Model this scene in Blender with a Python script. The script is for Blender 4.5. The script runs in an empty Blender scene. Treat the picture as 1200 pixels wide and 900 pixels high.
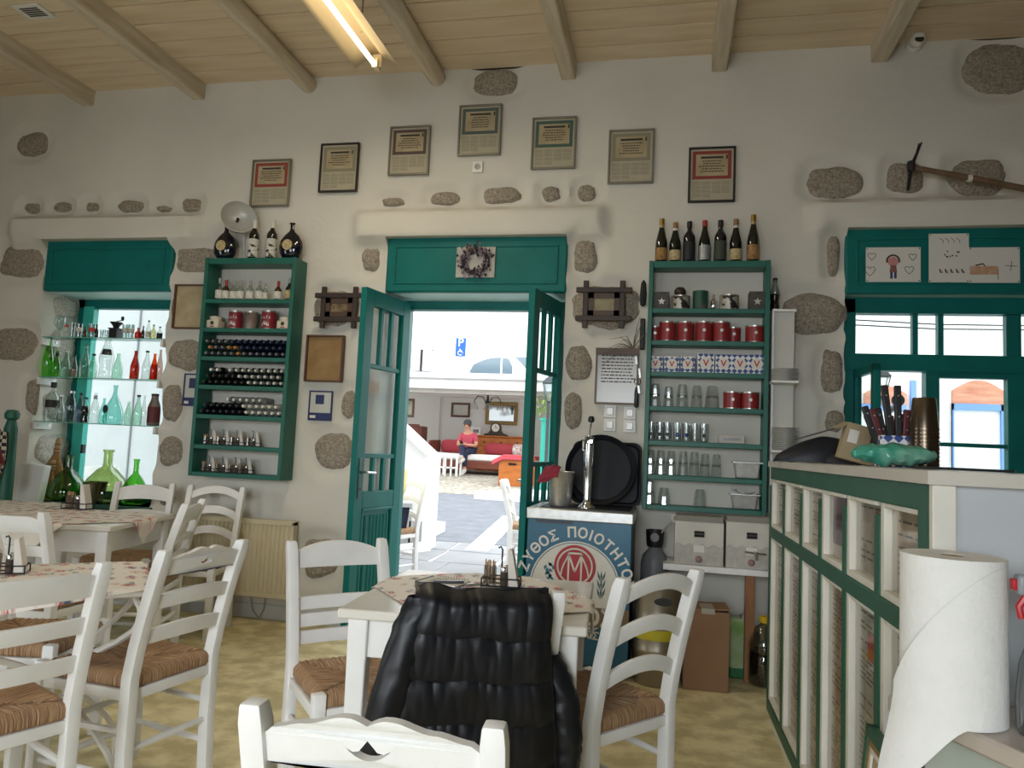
import bpy, bmesh, math, random
from mathutils import Vector, Matrix, noise
random.seed(7)
PI = math.pi
SC = bpy.context.scene
COL = SC.collection
# ---------------------------------------------------------------- camera
EYE = 1.25
FPX = 880.0
CAMROT = ((0.97865728, 0.02774392, -0.20361777),
          (0.2003261, 0.09212274, 0.97538857),
          (0.04581893, -0.99536108, 0.08459876))
cd = bpy.data.cameras.new('camera'); cam = bpy.data.objects.new('camera', cd); COL.objects.link(cam)
cd.sensor_width = 36; cd.lens = FPX/1200*36; cd.clip_start = .02; cd.clip_end = 300
cam.matrix_world = Matrix(((CAMROT[0][0], -CAMROT[0][1], -CAMROT[0][2], 0),
                           (CAMROT[1][0], -CAMROT[1][1], -CAMROT[1][2], 0),
                           (CAMROT[2][0], -CAMROT[2][1], -CAMROT[2][2], EYE), (0, 0, 0, 1)))
SC.camera = cam
# ---------------------------------------------------------------- sky, daylight, exposure
w = bpy.data.worlds.new('overcast_sky'); SC.world = w; w.use_nodes = True
w.node_tree.nodes['Background'].inputs[0].default_value = (.93, .97, 1, 1)
w.node_tree.nodes['Background'].inputs[1].default_value = 3.6
def area(name, loc, target, sx, sy, power, col=(1, 1, 1)):
    l = bpy.data.lights.new(name, 'AREA'); l.shape = 'RECTANGLE'; l.size = sx; l.size_y = sy; l.energy = power; l.color = col
    o = bpy.data.objects.new(name, l); COL.objects.link(o); o.location = loc
    o.rotation_euler = (Vector(target)-Vector(loc)).to_track_quat('-Z', 'Y').to_euler()
    return o
# daylight entering through the windows of the back wall and of the left wall (behind the photographer); it falls from the sky, so it comes in slanting downwards
def daylight(name, loc, target, sx, sy, power):
    o = area(name, loc, target, sx, sy, power, (.87, .945, 1)); o.data.spread = math.radians(105); return o
daylight('daylight_back_window_a', (-3.4, -2.45, 1.75), (-3.0, 2.2, -.6), 1.5, 1.5, 13)
daylight('daylight_back_window_b', (-.6, -2.45, 1.75), (-.6, 2.2, -.6), 1.5, 1.5, 46)
daylight('daylight_left_window', (-5.75, 1.2, 1.7), (-1.5, 1.6, -.5), 1.5, 1.5, 4)
SC.view_settings.view_transform = 'Standard'; SC.view_settings.look = 'None'
SC.view_settings.exposure = 0.0; SC.view_settings.gamma = 1
SC.view_settings.use_curve_mapping = False
# ---------------------------------------------------------------- pixel of the photograph -> point of the place
def ray(px, py):
    d = Vector((px-600, py-450, FPX))
    return Vector([Vector(r).dot(d) for r in CAMROT])
def onY(px, py, Y):
    r = ray(px, py); return Vector((0, 0, EYE))+r*(Y/r.y)
def onZ(px, py, z):
    r = ray(px, py); return Vector((0, 0, EYE))+r*((z-EYE)/r.z)
def onX(px, py, x):
    r = ray(px, py); return Vector((0, 0, EYE))+r*(x/r.x)
def mpp(Y, px=600, py=450):     # metres per pixel of a plane at distance Y
    return (onY(px+1, py, Y)-onY(px, py, Y)).length
# ---------------------------------------------------------------- materials
def lin(c):
    c = c/255.0
    return c/12.92 if c <= .04045 else ((c+.055)/1.055)**2.4
def rgb(h):
    if isinstance(h, str): h = tuple(int(h[i:i+2], 16) for i in (0, 2, 4))
    return tuple(lin(x) for x in h)+(1,)
MATS = {}
def mat(name, col, rough=.55, metal=0, var=0, vs=6, col2=None, bump=0, bs=40, stretch=None, spec=.5, coat=0, emit=0, detail=4, thr=None):
    """procedural material: colour broken up by noise towards col2, optional bump"""
    if name in MATS: return MATS[name]
    m = bpy.data.materials.new(name); m.use_nodes = True; MATS[name] = m
    N = m.node_tree.nodes; L = m.node_tree.links; b = N['Principled BSDF']
    b.inputs['Base Color'].default_value = rgb(col); b.inputs['Roughness'].default_value = rough
    b.inputs['Metallic'].default_value = metal; b.inputs['Specular IOR Level'].default_value = spec
    if coat: b.inputs['Coat Weight'].default_value = coat
    if emit:
        b.inputs['Emission Color'].default_value = rgb(col); b.inputs['Emission Strength'].default_value = emit
    tc = N.new('ShaderNodeTexCoord'); src = tc.outputs['Object']
    if stretch:
        mp = N.new('ShaderNodeMapping'); mp.inputs['Scale'].default_value = stretch; L.new(src, mp.inputs[0]); src = mp.outputs[0]
    if var or col2:
        n = N.new('ShaderNodeTexNoise'); n.inputs['Scale'].default_value = vs; n.inputs['Detail'].default_value = detail; L.new(src, n.inputs['Vector'])
        rmp = N.new('ShaderNodeValToRGB'); c = rgb(col)
        e = rmp.color_ramp.elements
        lo, hi = thr or (.3, .7)
        e[0].position = lo; e[1].position = hi
        if col2: e[0].color = c; e[1].color = rgb(col2)
        else:
            e[0].color = tuple(x*(1-var) for x in c[:3])+(1,); e[1].color = tuple(min(1, x*(1+var)) for x in c[:3])+(1,)
        L.new(n.outputs[0], rmp.inputs[0]); L.new(rmp.outputs[0], b.inputs['Base Color'])
    if bump:
        n2 = N.new('ShaderNodeTexNoise'); n2.inputs['Scale'].default_value = bs; n2.inputs['Detail'].default_value = 5; L.new(src, n2.inputs['Vector'])
        bp = N.new('ShaderNodeBump'); bp.inputs['Strength'].default_value = bump; bp.inputs['Distance'].default_value = .01
        L.new(n2.outputs[0], bp.inputs['Height']); L.new(bp.outputs[0], b.inputs['Normal'])
    return m
def glass(name, col, gloss=.12, edge=.35):
    """thin tinted glass: what lies behind shows through, tinted, with a reflection on top"""
    if name in MATS: return MATS[name]
    m = bpy.data.materials.new(name); m.use_nodes = True; MATS[name] = m
    N = m.node_tree.nodes; L = m.node_tree.links; N.clear()
    out = N.new('ShaderNodeOutputMaterial'); t = N.new('ShaderNodeBsdfTransparent'); g = N.new('ShaderNodeBsdfGlossy')
    mx = N.new('ShaderNodeMixShader'); lw = N.new('ShaderNodeLayerWeight'); lw.inputs[0].default_value = .35
    mr = N.new('ShaderNodeMath'); mr.operation = 'MULTIPLY_ADD'; mr.inputs[1].default_value = .5*min(1, gloss*6); mr.inputs[2].default_value = gloss*.5
    g.inputs['Roughness'].default_value = .06; c = rgb(col)
    cr = N.new('ShaderNodeValToRGB'); e = cr.color_ramp.elements; e[0].position = .45; e[0].color = c; e[1].position = 1; e[1].color = tuple(x*x*edge for x in c[:3])+(1,)     # light is lost where the wall of the glass is seen edge-on
    L.new(lw.outputs['Facing'], cr.inputs[0]); L.new(cr.outputs[0], t.inputs[0])
    L.new(lw.outputs['Facing'], mr.inputs[0]); L.new(mr.outputs[0], mx.inputs[0]); L.new(t.outputs[0], mx.inputs[1]); L.new(g.outputs[0], mx.inputs[2]); L.new(mx.outputs[0], out.inputs[0])
    return m
# ---------------------------------------------------------------- mesh building
class G:
    def __init__(s): s.v = []; s.f = []; s.m = []
    def add(s, vs, fs, m=0):
        o = len(s.v); s.v += [tuple(p) for p in vs]; s.f += [tuple(i+o for i in f) for f in fs]; s.m += [m]*len(fs); return s
    def box(s, x0, y0, z0, x1, y1, z1, m=0):
        if x0 > x1: x0, x1 = x1, x0
        if y0 > y1: y0, y1 = y1, y0
        if z0 > z1: z0, z1 = z1, z0
        return s.add([(x0, y0, z0), (x1, y0, z0), (x1, y1, z0), (x0, y1, z0), (x0, y0, z1), (x1, y0, z1), (x1, y1, z1), (x0, y1, z1)],
                     [(0, 3, 2, 1), (4, 5, 6, 7), (0, 1, 5, 4), (1, 2, 6, 5), (2, 3, 7, 6), (3, 0, 4, 7)], m)
    def bar(s, a, b, wx, wy, up=(0, 0, 1), wx2=None, wy2=None, m=0):
        """square bar from a to b; wx across, wy along up"""
        a = Vector(a); b = Vector(b); d = (b-a).normalized(); u = Vector(up)
        if abs(d.dot(u)) > .98: u = Vector((0, 1, 0))
        r = d.cross(u).normalized(); u = r.cross(d)
        wx2 = wx if wx2 is None else wx2; wy2 = wy if wy2 is None else wy2
        vs = []
        for p, x, y in ((a, wx, wy), (b, wx2, wy2)):
            vs += [p-r*x/2-u*y/2, p+r*x/2-u*y/2, p+r*x/2+u*y/2, p-r*x/2+u*y/2]
        return s.add(vs, [(0, 1, 2, 3), (7, 6, 5, 4), (0, 4, 5, 1), (1, 5, 6, 2), (2, 6, 7, 3), (3, 7, 4, 0)], m)
    def tube(s, pts, r, n=8, cap=True, m=0, closed=False):
        pts = [Vector(p) for p in pts]; k = len(pts)
        rs = r if isinstance(r, (list, tuple)) else [r]*k
        ref = None; rings = []
        for i, p in enumerate(pts):
            if closed: d = pts[(i+1) % k]-pts[i-1]
            else: d = pts[min(i+1, k-1)]-pts[max(i-1, 0)]
            d.normalize()
            if ref is None: ref = Vector((0, 0, 1)) if abs(d.z) < .9 else Vector((1, 0, 0))
            u = (ref-d*ref.dot(d)).normalized(); ref = u; v = d.cross(u)
            rings.append([p+(u*math.cos(2*PI*j/n)+v*math.sin(2*PI*j/n))*rs[i] for j in range(n)])
        vs = [q for R in rings for q in R]; fs = []
        for i in range(k if closed else k-1):
            i2 = (i+1) % k
            for j in range(n):
                j2 = (j+1) % n; fs.append((i*n+j, i*n+j2, i2*n+j2, i2*n+j))
        if cap and not closed: fs += [tuple(range(n-1, -1, -1)), tuple((k-1)*n+j for j in range(n))]
        return s.add(vs, fs, m)
    def lathe(s, prof, n=14, c=(0, 0, 0), m=0, cap=True, a0=0, a1=2*PI, sx=1, sy=1):
        """profile [(r,z)..] turned round the z axis"""
        full = abs(a1-a0-2*PI) < 1e-6; k = n if full else n+1
        vs = []; fs = []
        for r, z in prof:
            for j in range(k):
                a = a0+(a1-a0)*j/n; vs.append((c[0]+r*math.cos(a)*sx, c[1]+r*math.sin(a)*sy, c[2]+z))
        for i in range(len(prof)-1):
            for j in range(n):
                j2 = (j+1) % k if full else j+1
                fs.append((i*k+j, i*k+j2, (i+1)*k+j2, (i+1)*k+j))
        if cap and full:
            if prof[0][0] > 1e-5: fs.append(tuple(range(k-1, -1, -1)))
            if prof[-1][0] > 1e-5: fs.append(tuple((len(prof)-1)*k+j for j in range(k)))
        return s.add(vs, fs, m)
    def prism(s, poly, y0, y1, ax='xz', m=0):
        """polygon in a plane, given thickness along the third axis"""
        def P(a, b, t): return {'xz': (a, t, b), 'xy': (a, b, t), 'yz': (t, a, b)}[ax]
        n = len(poly); vs = [P(a, b, y0) for a, b in poly]+[P(a, b, y1) for a, b in poly]
        fs = [tuple(range(n)), tuple(range(2*n-1, n-1, -1))]+[(i, i+n, (i+1) % n+n, (i+1) % n) for i in range(n)]
        return s.add(vs, fs, m)
    def sheet(s, f, nu, nv, m=0, thick=0):
        """surface f(u,v) over the unit square; thick gives it two sides"""
        vs = [Vector(f(i/nu, j/nv)) for j in range(nv+1) for i in range(nu+1)]
        W = nu+1; fs = [(j*W+i, j*W+i+1, (j+1)*W+i+1, (j+1)*W+i) for j in range(nv) for i in range(nu)]
        if thick:
            nor = [Vector((0, 0, 0)) for _ in vs]
            for a, b, c, d in fs:
                q = (vs[c]-vs[a]).cross(vs[d]-vs[b])
                if q.length > 1e-12: q.normalize()
                for t in (a, b, c, d): nor[t] += q
            n = len(vs); vs = vs+[p-(q.normalized() if q.length else q)*thick for p, q in zip(vs, nor)]
            fs2 = [tuple(n+t for t in reversed(q)) for q in fs]
            rim = [i for i in range(W)]+[j*W+nu for j in range(1, nv+1)]+[nv*W+i for i in range(nu-1, -1, -1)]+[j*W for j in range(nv-1, 0, -1)]
            fs3 = [(rim[k], rim[k]+n, rim[(k+1) % len(rim)]+n, rim[(k+1) % len(rim)]) for k in range(len(rim))]
            fs = fs+fs2+fs3
        return s.add(vs, fs, m)
    def xf(s, M):
        s.v = [tuple(M @ Vector(p)) for p in s.v]; return s
    def mesh(s, name, mats, smooth=40):
        me = bpy.data.meshes.new(name); me.from_pydata(s.v, [], s.f)
        for m in (mats if isinstance(mats, (list, tuple)) else [mats]): me.materials.append(m)
        if len(set(s.m)) > 1: me.polygons.foreach_set('material_index', s.m)
        bm = bmesh.new(); bm.from_mesh(me); bmesh.ops.recalc_face_normals(bm, faces=bm.faces); bm.to_mesh(me); bm.free()
        if smooth:
            me.polygons.foreach_set('use_smooth', [True]*len(me.polygons)); me.set_sharp_from_angle(angle=math.radians(smooth))
        me.update(); return me
    def obj(s, name, mats, parent=None, loc=(0, 0, 0), rot=(0, 0, 0), smooth=40, bev=0):
        o = bpy.data.objects.new(name, s.mesh(name, mats, smooth)); COL.objects.link(o)
        o.location = loc; o.rotation_euler = rot
        if parent is not None: o.parent = parent
        if bev:
            b = o.modifiers.new('bevel', 'BEVEL'); b.width = bev; b.segments = 2; b.limit_method = 'ANGLE'; b.angle_limit = .7
        return o
def tag(o, label, cat, group=None):
    o['label'] = label; o['category'] = cat
    if group: o['group'] = group
    return o
def thing(name, label, cat, group=None, loc=(0, 0, 0), rot=(0, 0, 0)):
    o = bpy.data.objects.new(name, None); COL.objects.link(o); o.empty_display_size = .05
    o.location = loc; o.rotation_euler = rot if isinstance(rot, tuple) else (0, 0, rot)
    return tag(o, label, cat, group)
def struct(o, label=None):
    o['kind'] = 'structure'
    if label: o['label'] = label
    return o
def plab(o, label): o['label'] = label; return o
def inst(name, me, parent=None, loc=(0, 0, 0), rot=(0, 0, 0), sc=None):
    o = bpy.data.objects.new(name, me); COL.objects.link(o); o.location = loc; o.rotation_euler = rot
    if sc: o.scale = sc
    if parent is not None: o.parent = parent
    return o
def dup(root, loc, rot=(0, 0, 0), label=None, group=None):
    r = root.copy(); COL.objects.link(r); r.location = loc; r.rotation_euler = rot if isinstance(rot, tuple) else (0, 0, rot)
    if label: r['label'] = label
    if group: r['group'] = group
    for ch in list(root.children):
        c = ch.copy(); COL.objects.link(c); c.parent = r
        for g in ch.children:
            d = g.copy(); COL.objects.link(d); d.parent = c
    return r
def textg(txt, size, g, M, m=0, ext=.0006, bold=0.0):
    """letters as thin solid geometry, baseline centred on the origin of M, lying in its xy plane"""
    c = bpy.data.curves.new('t', 'FONT'); c.body = txt; c.size = size; c.align_x = 'CENTER'; c.extrude = ext; c.offset = bold
    c.resolution_u = 3
    o = bpy.data.objects.new('t', c); COL.objects.link(o)
    bpy.context.view_layer.update()
    me = o.to_mesh()
    vs = [M @ v.co for v in me.vertices]; fs = [tuple(p.vertices) for p in me.polygons]
    g.add(vs, fs, m); o.to_mesh_clear(); bpy.data.objects.remove(o); bpy.data.curves.remove(c)
    return g
def outline(polys, ext, res=1):
    """flat plate in the xy plane from outlines (holes allowed), thickness 2*ext; returns (verts, faces)"""
    c = bpy.data.curves.new('t', 'CURVE'); c.dimensions = '2D'; c.fill_mode = 'BOTH'; c.extrude = ext
    for poly in polys:
        sp = c.splines.new('POLY'); sp.points.add(len(poly)-1)
        for p, q in zip(sp.points, poly): p.co = (q[0], q[1], 0, 1)
        sp.use_cyclic_u = True
    o = bpy.data.objects.new('t', c); COL.objects.link(o); bpy.context.view_layer.update()
    me = o.to_mesh(); r = ([v.co.copy() for v in me.vertices], [tuple(p.vertices) for p in me.polygons])
    o.to_mesh_clear(); bpy.data.objects.remove(o); bpy.data.curves.remove(c)
    return r
XZ = Matrix(((1, 0, 0, 0), (0, 0, -1, 0), (0, 1, 0, 0), (0, 0, 0, 1)))   # xy plane stood up, facing -y
def at(M, x, y, z): return Matrix.Translation((x, y, z)) @ M
# ---------------------------------------------------------------- the colours of the place
plaster = mat('white_plaster', 'd4d0c6', .9, var=.05, vs=1.6, bump=.25, bs=25)
extwhite = mat('exterior_whitewash', 'f4f4f2', .9, var=.03, vs=2, bump=.2, bs=18)
teal = mat('teal_gloss_paint', '126d68', .40, var=.10, vs=5, bump=.05, bs=60, spec=.22)
tealdk = mat('green_shelf_paint', '155f52', .45, var=.14, vs=7, bump=.05, bs=60)
stone = mat('granite_stone', 'b9ae9e', .95, col2='7d7365', vs=75, bump=1.0, bs=120, detail=6)
stone_lt = mat('pale_granite', 'dcd7cb', .95, col2='a59f93', vs=70, bump=1.0, bs=110, detail=8)
whitewood = mat('white_painted_wood', 'e6e5e3', .45, var=.05, vs=8, bump=.05, bs=30)
plankwood = mat('pale_pine_plank', 'eddcc2', .7, col2='dcc6a5', vs=2.0, stretch=(.7, 7, 7), bump=.1, bs=20, detail=7)
beamwood = mat('limed_beam_wood', 'e2d6c2', .8, col2='c6b69c', vs=3, stretch=(9, .8, 9), bump=.35, bs=18, detail=6)
black = mat('black_plastic', '17181a', .45)
chrome = mat('chrome', 'd8d8d8', .12, 1)
steel = mat('brushed_steel', 'c6c6c4', .34, .75, var=.1, vs=30)
paperw = mat('white_paper', 'dcd9d2', .85)
paperold = mat('aged_paper', 'b9ab8c', .85, col2='a39271', vs=9)
ink = mat('dark_ink', '3b3833', .8)
inkred = mat('red_ink', 'b5453f', .8)
inkblue = mat('blue_ink', '2d4f9c', .8)
darkwood = mat('dark_brown_wood', '3a2a20', .5, col2='2a1e17', vs=14)
rush = None
# ================================================================ the room
D = 4.85          # inner face of the wall with the door
TH = .55          # its thickness
CZ = 3.87         # ceiling height
XL, XR, YB = -5.7, 3.3, -2.4
# openings: x0, x1, z0, z1
LW = (-4.73, -3.635, .70, 2.675)
DR = (-1.94, -.682, 0, 2.665)
RW = (1.05, 2.75, .90, 2.685)
HOLES = (LW, DR, RW)
# stones in the plaster: pixel boxes of the photograph
STONES = [(17,150,55,187),(26,236,45,251),(61,234,82,249),(98,235,113,248),(135,232,165,249),(181,239,198,248),(211,229,233,249),
 (-6,279,51,331),(203,284,252,323),(-12,378,43,427),(195,393,235,436),(199,340,216,379),(188,447,209,498),(184,509,209,549),(184,577,201,594),(28,437,40,489),
 (422,287,444,319),(366,336,410,385),(368,505,412,553),(352,628,396,681),(399,455,414,492),
 (445,230,473,241),(502,222,537,240),(562,217,611,238),(634,216,656,236),(676,214,698,235),(553,76,609,112),
 (671,273,699,322),(666,332,752,386),(661,402,693,447),(660,458,682,504),
 (944,191,1015,230),(1038,188,1087,225),(1112,184,1186,227),(1130,48,1212,108),(971,272,986,322),(917,343,991,391),(962,408,990,462),(968,480,991,506)]
SW = []
for x0, y0, x1, y1 in STONES:
    a = onY((x0+x1)/2, (y0+y1)/2, D); SW.append((a.x, a.z, (x1-x0)/2*mpp(D, (x0+x1)/2, 300), (y1-y0)/2*.00545))
# plaster lintels standing proud over the openings
LINT = []
for x0, y0, x1, y1 in ((12, 254, 238, 282), (412, 246, 716, 274), (944, 232, 1300, 262)):
    a = onY(x0, y0, D); b = onY(x1, y1, D); c = onY((x0+x1)/2, y0, D); e = onY((x0+x1)/2, y1, D)
    LINT.append((a.x, b.x, e.z, c.z))
def smooth(a, b, x):
    t = max(0, min(1, (x-a)/(b-a))); return t*t*(3-2*t)
def wall_y(x, z):
    y = noise.noise((x*1.1, z*1.1, 3))*.012+noise.noise((x*5, z*5, 9))*.003
    for cx, cz, a, b in SW:
        dx = abs(x-cx); dz = abs(z-cz)
        if dx < a*2+.1 and dz < b*2+.1:
            d = ((dx/(a+.035))**2.6+(dz/(b+.035))**2.6)**(1/2.6)
            y += .035*(1-smooth(.82, 1.25, d))
    for x0, x1, z0, z1 in LINT:
        k = smooth(x0-.01, x0+.10, x)*(1-smooth(x1-.10, x1+.01, x))
        arc = .03*(1-((x-(x0+x1)/2)/((x1-x0)/2+.01))**2) if False else 0
        y -= .075*k*smooth(z0-.10, z0+.0, z)*(1-smooth(z1-.035, z1+.02, z))
    return y
def lines(lo, hi, step, cuts):
    pts = sorted(set([lo, hi]+[c for c in cuts if lo < c < hi])); out = []
    for a, b in zip(pts, pts[1:]):
        n = max(1, round((b-a)/step)); out += [a+(b-a)*i/n for i in range(n)]
    return out+[hi]
def wall_front():
    xs = lines(XL, XR, .03, [c for h in HOLES for c in h[:2]]); zs = lines(0, CZ, .03, [c for h in HOLES for c in h[2:]])
    g = G(); idx = {}
    def inh(x, z): return any(h[0]-1e-6 < x < h[1]+1e-6 and h[2]-1e-6 < z < h[3]+1e-6 for h in HOLES)
    def jit(x, z):       # the plaster edge of an opening is not straight
        dx = 0
        for h in HOLES:
            if h is DR: continue
            if abs(x-h[0]) < 1e-6 and z < h[3]: dx = noise.noise((z*7, h[0], 1))*.016+noise.noise((z*22, h[0], 1))*.008
            if abs(x-h[1]) < 1e-6 and z < h[3]: dx = noise.noise((z*7, h[1], 5))*.02+noise.noise((z*22, h[1], 1))*.009
        return dx
    vs = []; fs = []
    def vid(i, j):
        if (i, j) not in idx:
            x, z = xs[i], zs[j]; idx[i, j] = len(vs); vs.append((x+jit(x, z), D+wall_y(x, z), z))
        return idx[i, j]
    edge = {}
    for i in range(len(xs)-1):
        for j in range(len(zs)-1):
            if inh((xs[i]+xs[i+1])/2, (zs[j]+zs[j+1])/2): continue
            q = (vid(i, j), vid(i+1, j), vid(i+1, j+1), vid(i, j+1)); fs.append(q)
            for a, b in zip(q, q[1:]+q[:1]): edge[frozenset((a, b))] = edge.get(frozenset((a, b)), 0)+1
    # the reveals: every border edge of an opening runs back through the thickness
    bk = {}
    def back(k, t):
        if (k, t) not in bk:
            p = vs[k]; bk[k, t] = len(vs); vs.append((p[0], D+TH*t, p[2]))
        return bk[k, t]
    for e, n in edge.items():
        if n == 1:
            a, b = tuple(e); pa, pb = vs[a], vs[b]
            if any(h[0]-.05 < (pa[0]+pb[0])/2 < h[1]+.05 and h[2]-.02 < (pa[2]+pb[2])/2 < h[3]+.02 for h in HOLES):
                fs.append((a, b, back(b, .5), back(a, .5))); fs.append((back(a, .5), back(b, .5), back(b, 1), back(a, 1)))
    g.add(vs, fs)
    xs2 = lines(XL, XR, 9, [c for h in HOLES for c in h[:2]]); zs2 = lines(0, CZ, 9, [c for h in HOLES for c in h[2:]])
    for i in range(len(xs2)-1):
        for j in range(len(zs2)-1):
            if not inh((xs2[i]+xs2[i+1])/2, (zs2[j]+zs2[j+1])/2):
                g.add([(xs2[i], D+TH, zs2[j]), (xs2[i+1], D+TH, zs2[j]), (xs2[i+1], D+TH, zs2[j+1]), (xs2[i], D+TH, zs2[j+1])], [(0, 1, 2, 3)])
    me = bpy.data.meshes.new('wall_front'); me.from_pydata(g.v, [], g.f); me.materials.append(plaster)
    me.polygons.foreach_set('use_smooth', [True]*len(me.polygons)); me.set_sharp_from_angle(angle=math.radians(50))
    o = bpy.data.objects.new('wall_front', me); COL.objects.link(o); return struct(o, 'white plastered wall with exposed stones and three openings')
wall = wall_front()
def stone_mesh(a, b, seed, th=.045, sq=2.8, nr=6, nt=36):
    """irregular rounded stone face in the xz plane looking along -y"""
    g = G(); vs = [(0, -th*.55, 0)]; 
    for k in range(1, nr+1):
        t = k/nr
        for j in range(nt):
            an = 2*PI*j/nt; c, s_ = math.cos(an), math.sin(an)
            rad = (abs(c)**sq+abs(s_)**sq)**(-1/sq)
            rad *= 1+.20*noise.noise((c*1.4+seed, s_*1.4, seed))+.05*noise.noise((c*4+seed, s_*4, 2))+.02*noise.noise((c*13+seed, s_*13, 2))
            x = a*rad*t*c; z = b*rad*t*s_
            y = -th*(.55*(1-t**4))+noise.noise((x*12+seed, z*12, 0))*.014*(1-t*.3)+noise.noise((x*38+seed, z*38, 0))*.008
            if k == nr: y = th*.5
            vs.append((x, y, z))
    fs = [(0, 1+j, 1+(j+1) % nt) for j in range(nt)]
    for k in range(nr-1):
        for j in range(nt): fs.append((1+k*nt+j, 1+(k+1)*nt+j, 1+(k+1)*nt+(j+1) % nt, 1+k*nt+(j+1) % nt))
    g.add(vs, fs); return g.mesh('stone', stone, 60)
for i, (cx, cz, a, b) in enumerate(SW):
    o = inst('stone', stone_mesh(a, b, i*3.7+1), wall, (cx, D+.024, cz))
# rough pale stones in the left reveal of the left window, facing right
for i, (x0, y0, x1, y1) in enumerate(((47, 342, 80, 372), (47, 378, 78, 432), (40, 455, 74, 494), (31, 508, 76, 545))):
    p = onX((x0+x1)/2, (y0+y1)/2, LW[0]+.015); sy = abs(onX(x1, y0, LW[0]).y-onX(x0, y0, LW[0]).y)/2; sz = (y1-y0)/2*.0060
    me = stone_mesh(min(sy, .2), sz, 90+i*5); me.materials[0] = stone_lt
    inst('stone', me, wall, (LW[0]+.006, 5.08, p.z), (0, 0, PI/2))
# ---------------- floor
fl = mat('worn_olive_concrete', 'e2d6aa', .75, col2='beb184', vs=7, bump=.3, bs=40, detail=10, thr=(.40, .60))
struct(G().box(XL-.3, YB-.3, -.12, XR+.3, D+TH*.5, 0).obj('floor', fl), 'worn olive yellow painted concrete floor')
G().box(DR[0], D+TH*.5, -.12, DR[1], D+TH+.06, .0).obj('floor_sill', mat('pale_marble_sill', 'd8d6d0', .5, var=.05))['kind'] = 'structure'
# ---------------- ceiling: planks along the wall, beams across
ceil = G().box(XL-.2, YB-.2, CZ+.03, XR+.2, D+TH, CZ+.12).obj('ceiling', mat('dark_board_back', '4a3a2a', .9)); struct(ceil, 'pale pine board ceiling with limed beams')
y = D+.02; k = 0
pm = {}
while y > YB:
    wd = (.205, .19, .215, .2)[k % 4]
    g = G(); g.box(XL, -wd+.006, 0, XR, -.006, .03); 
    o = g.obj('plank', plankwood, ceil, (0, y, CZ+random.uniform(-.001, .003)), smooth=0, bev=.002)
    y -= wd; k += 1
BEAMS = [(-30, 120, 's'), (104, 117, 's'), (233, 115, 's'), (362, 104, 'r'), (512, 98, 'r'), (666, 86, 's'), (843, 80, 's'), (1031, 66, 's'), (1250, 40, 's')]
for i, (px, py, sh) in enumerate(BEAMS):
    p = onY(px, py, D); wv = .098 if sh == 's' else .105; h = .12
    g = G()
    if sh == 's':
        n = 14
        for s_ in range(1):
            vs = []; fs = []
            for q in range(n+1):
                yy = D+.1-(D+.1-YB)*q/n; jx = noise.noise((i*3.1, yy*.8, 1))*.008; jz = noise.noise((i*3.1, yy*.8, 5))*.006
                vs += [(jx-wv/2, yy, -h+jz), (jx+wv/2, yy, -h+jz), (jx+wv/2+.004, yy, .02), (jx-wv/2-.004, yy, .02)]
            for q in range(n):
                for e in range(4): fs.append((q*4+e, q*4+(e+1) % 4, q*4+4+(e+1) % 4, q*4+4+e))
            g.add(vs, fs+[(0, 1, 2, 3), (n*4+3, n*4+2, n*4+1, n*4)])
        o = g.obj('beam', beamwood, ceil, (p.x, 0, CZ), bev=.010)
    else:
        pts = [(noise.noise((i, q*.7, 1))*.012, D+.1-(D+.1-YB)*q/14, -h/2+.005+noise.noise((i, q*.7, 6))*.008) for q in range(15)]
        g.tube(pts, wv/2+.01, 14); o = g.obj('beam', beamwood, ceil, (p.x, 0, CZ))
# ---------------- the other walls of the room, with the window openings that light it
def wall_with_hole(name, axis, pos, lo, hi, holes, lab):
    g = G(); xs = sorted(set([lo, hi]+[c for h in holes for c in h[:2]])); zs = sorted(set([0, CZ]+[c for h in holes for c in h[2:]]))
    for a, b in zip(xs, xs[1:]):
        for c, e in zip(zs, zs[1:]):
            if any(h[0] < (a+b)/2 < h[1] and h[2] < (c+e)/2 < h[3] for h in holes): continue
            if axis == 'y': g.box(a, pos-.3, c, b, pos, e)
            else: g.box(pos, a, c, pos+(.3 if pos > 0 else -.3), b, e)
    return struct(g.obj(name, mat('bare_stone_wall', '8a8070', .95, col2='756b5c', vs=5, bump=.5, bs=12), smooth=0), lab)  # dark tone added to these unseen walls to weaken bounced light
wall_with_hole('wall_back', 'y', YB, XL-.3, XR+.3, [(-4.2, -2.6, .75, 2.35), (-1.4, .2, .75, 2.35)], 'unseen darkened wall behind the photographer')
wall_with_hole('wall_left', 'x', XL, YB, D, [(.4, 2.0, .7, 2.3)], 'unseen darkened left side wall')
wall_with_hole('wall_right', 'x', XR, YB, D, [], 'unseen darkened right side wall')
# skirting of the wall below the radiator, a slightly cooler white
skm = mat('skirting_paint', 'cfd2d4', .7, var=.05)
def skirt(n, x0, x1): struct(G().box(x0, D-.012, 0, x1, D+.02, .10).obj(n, skm, bev=.004), 'pale grey painted skirting band')
skirt('baseboard_front', LW[0]-.9, DR[0]-.03); skirt('baseboard_right', DR[1]+.02, 1.0)
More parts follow.
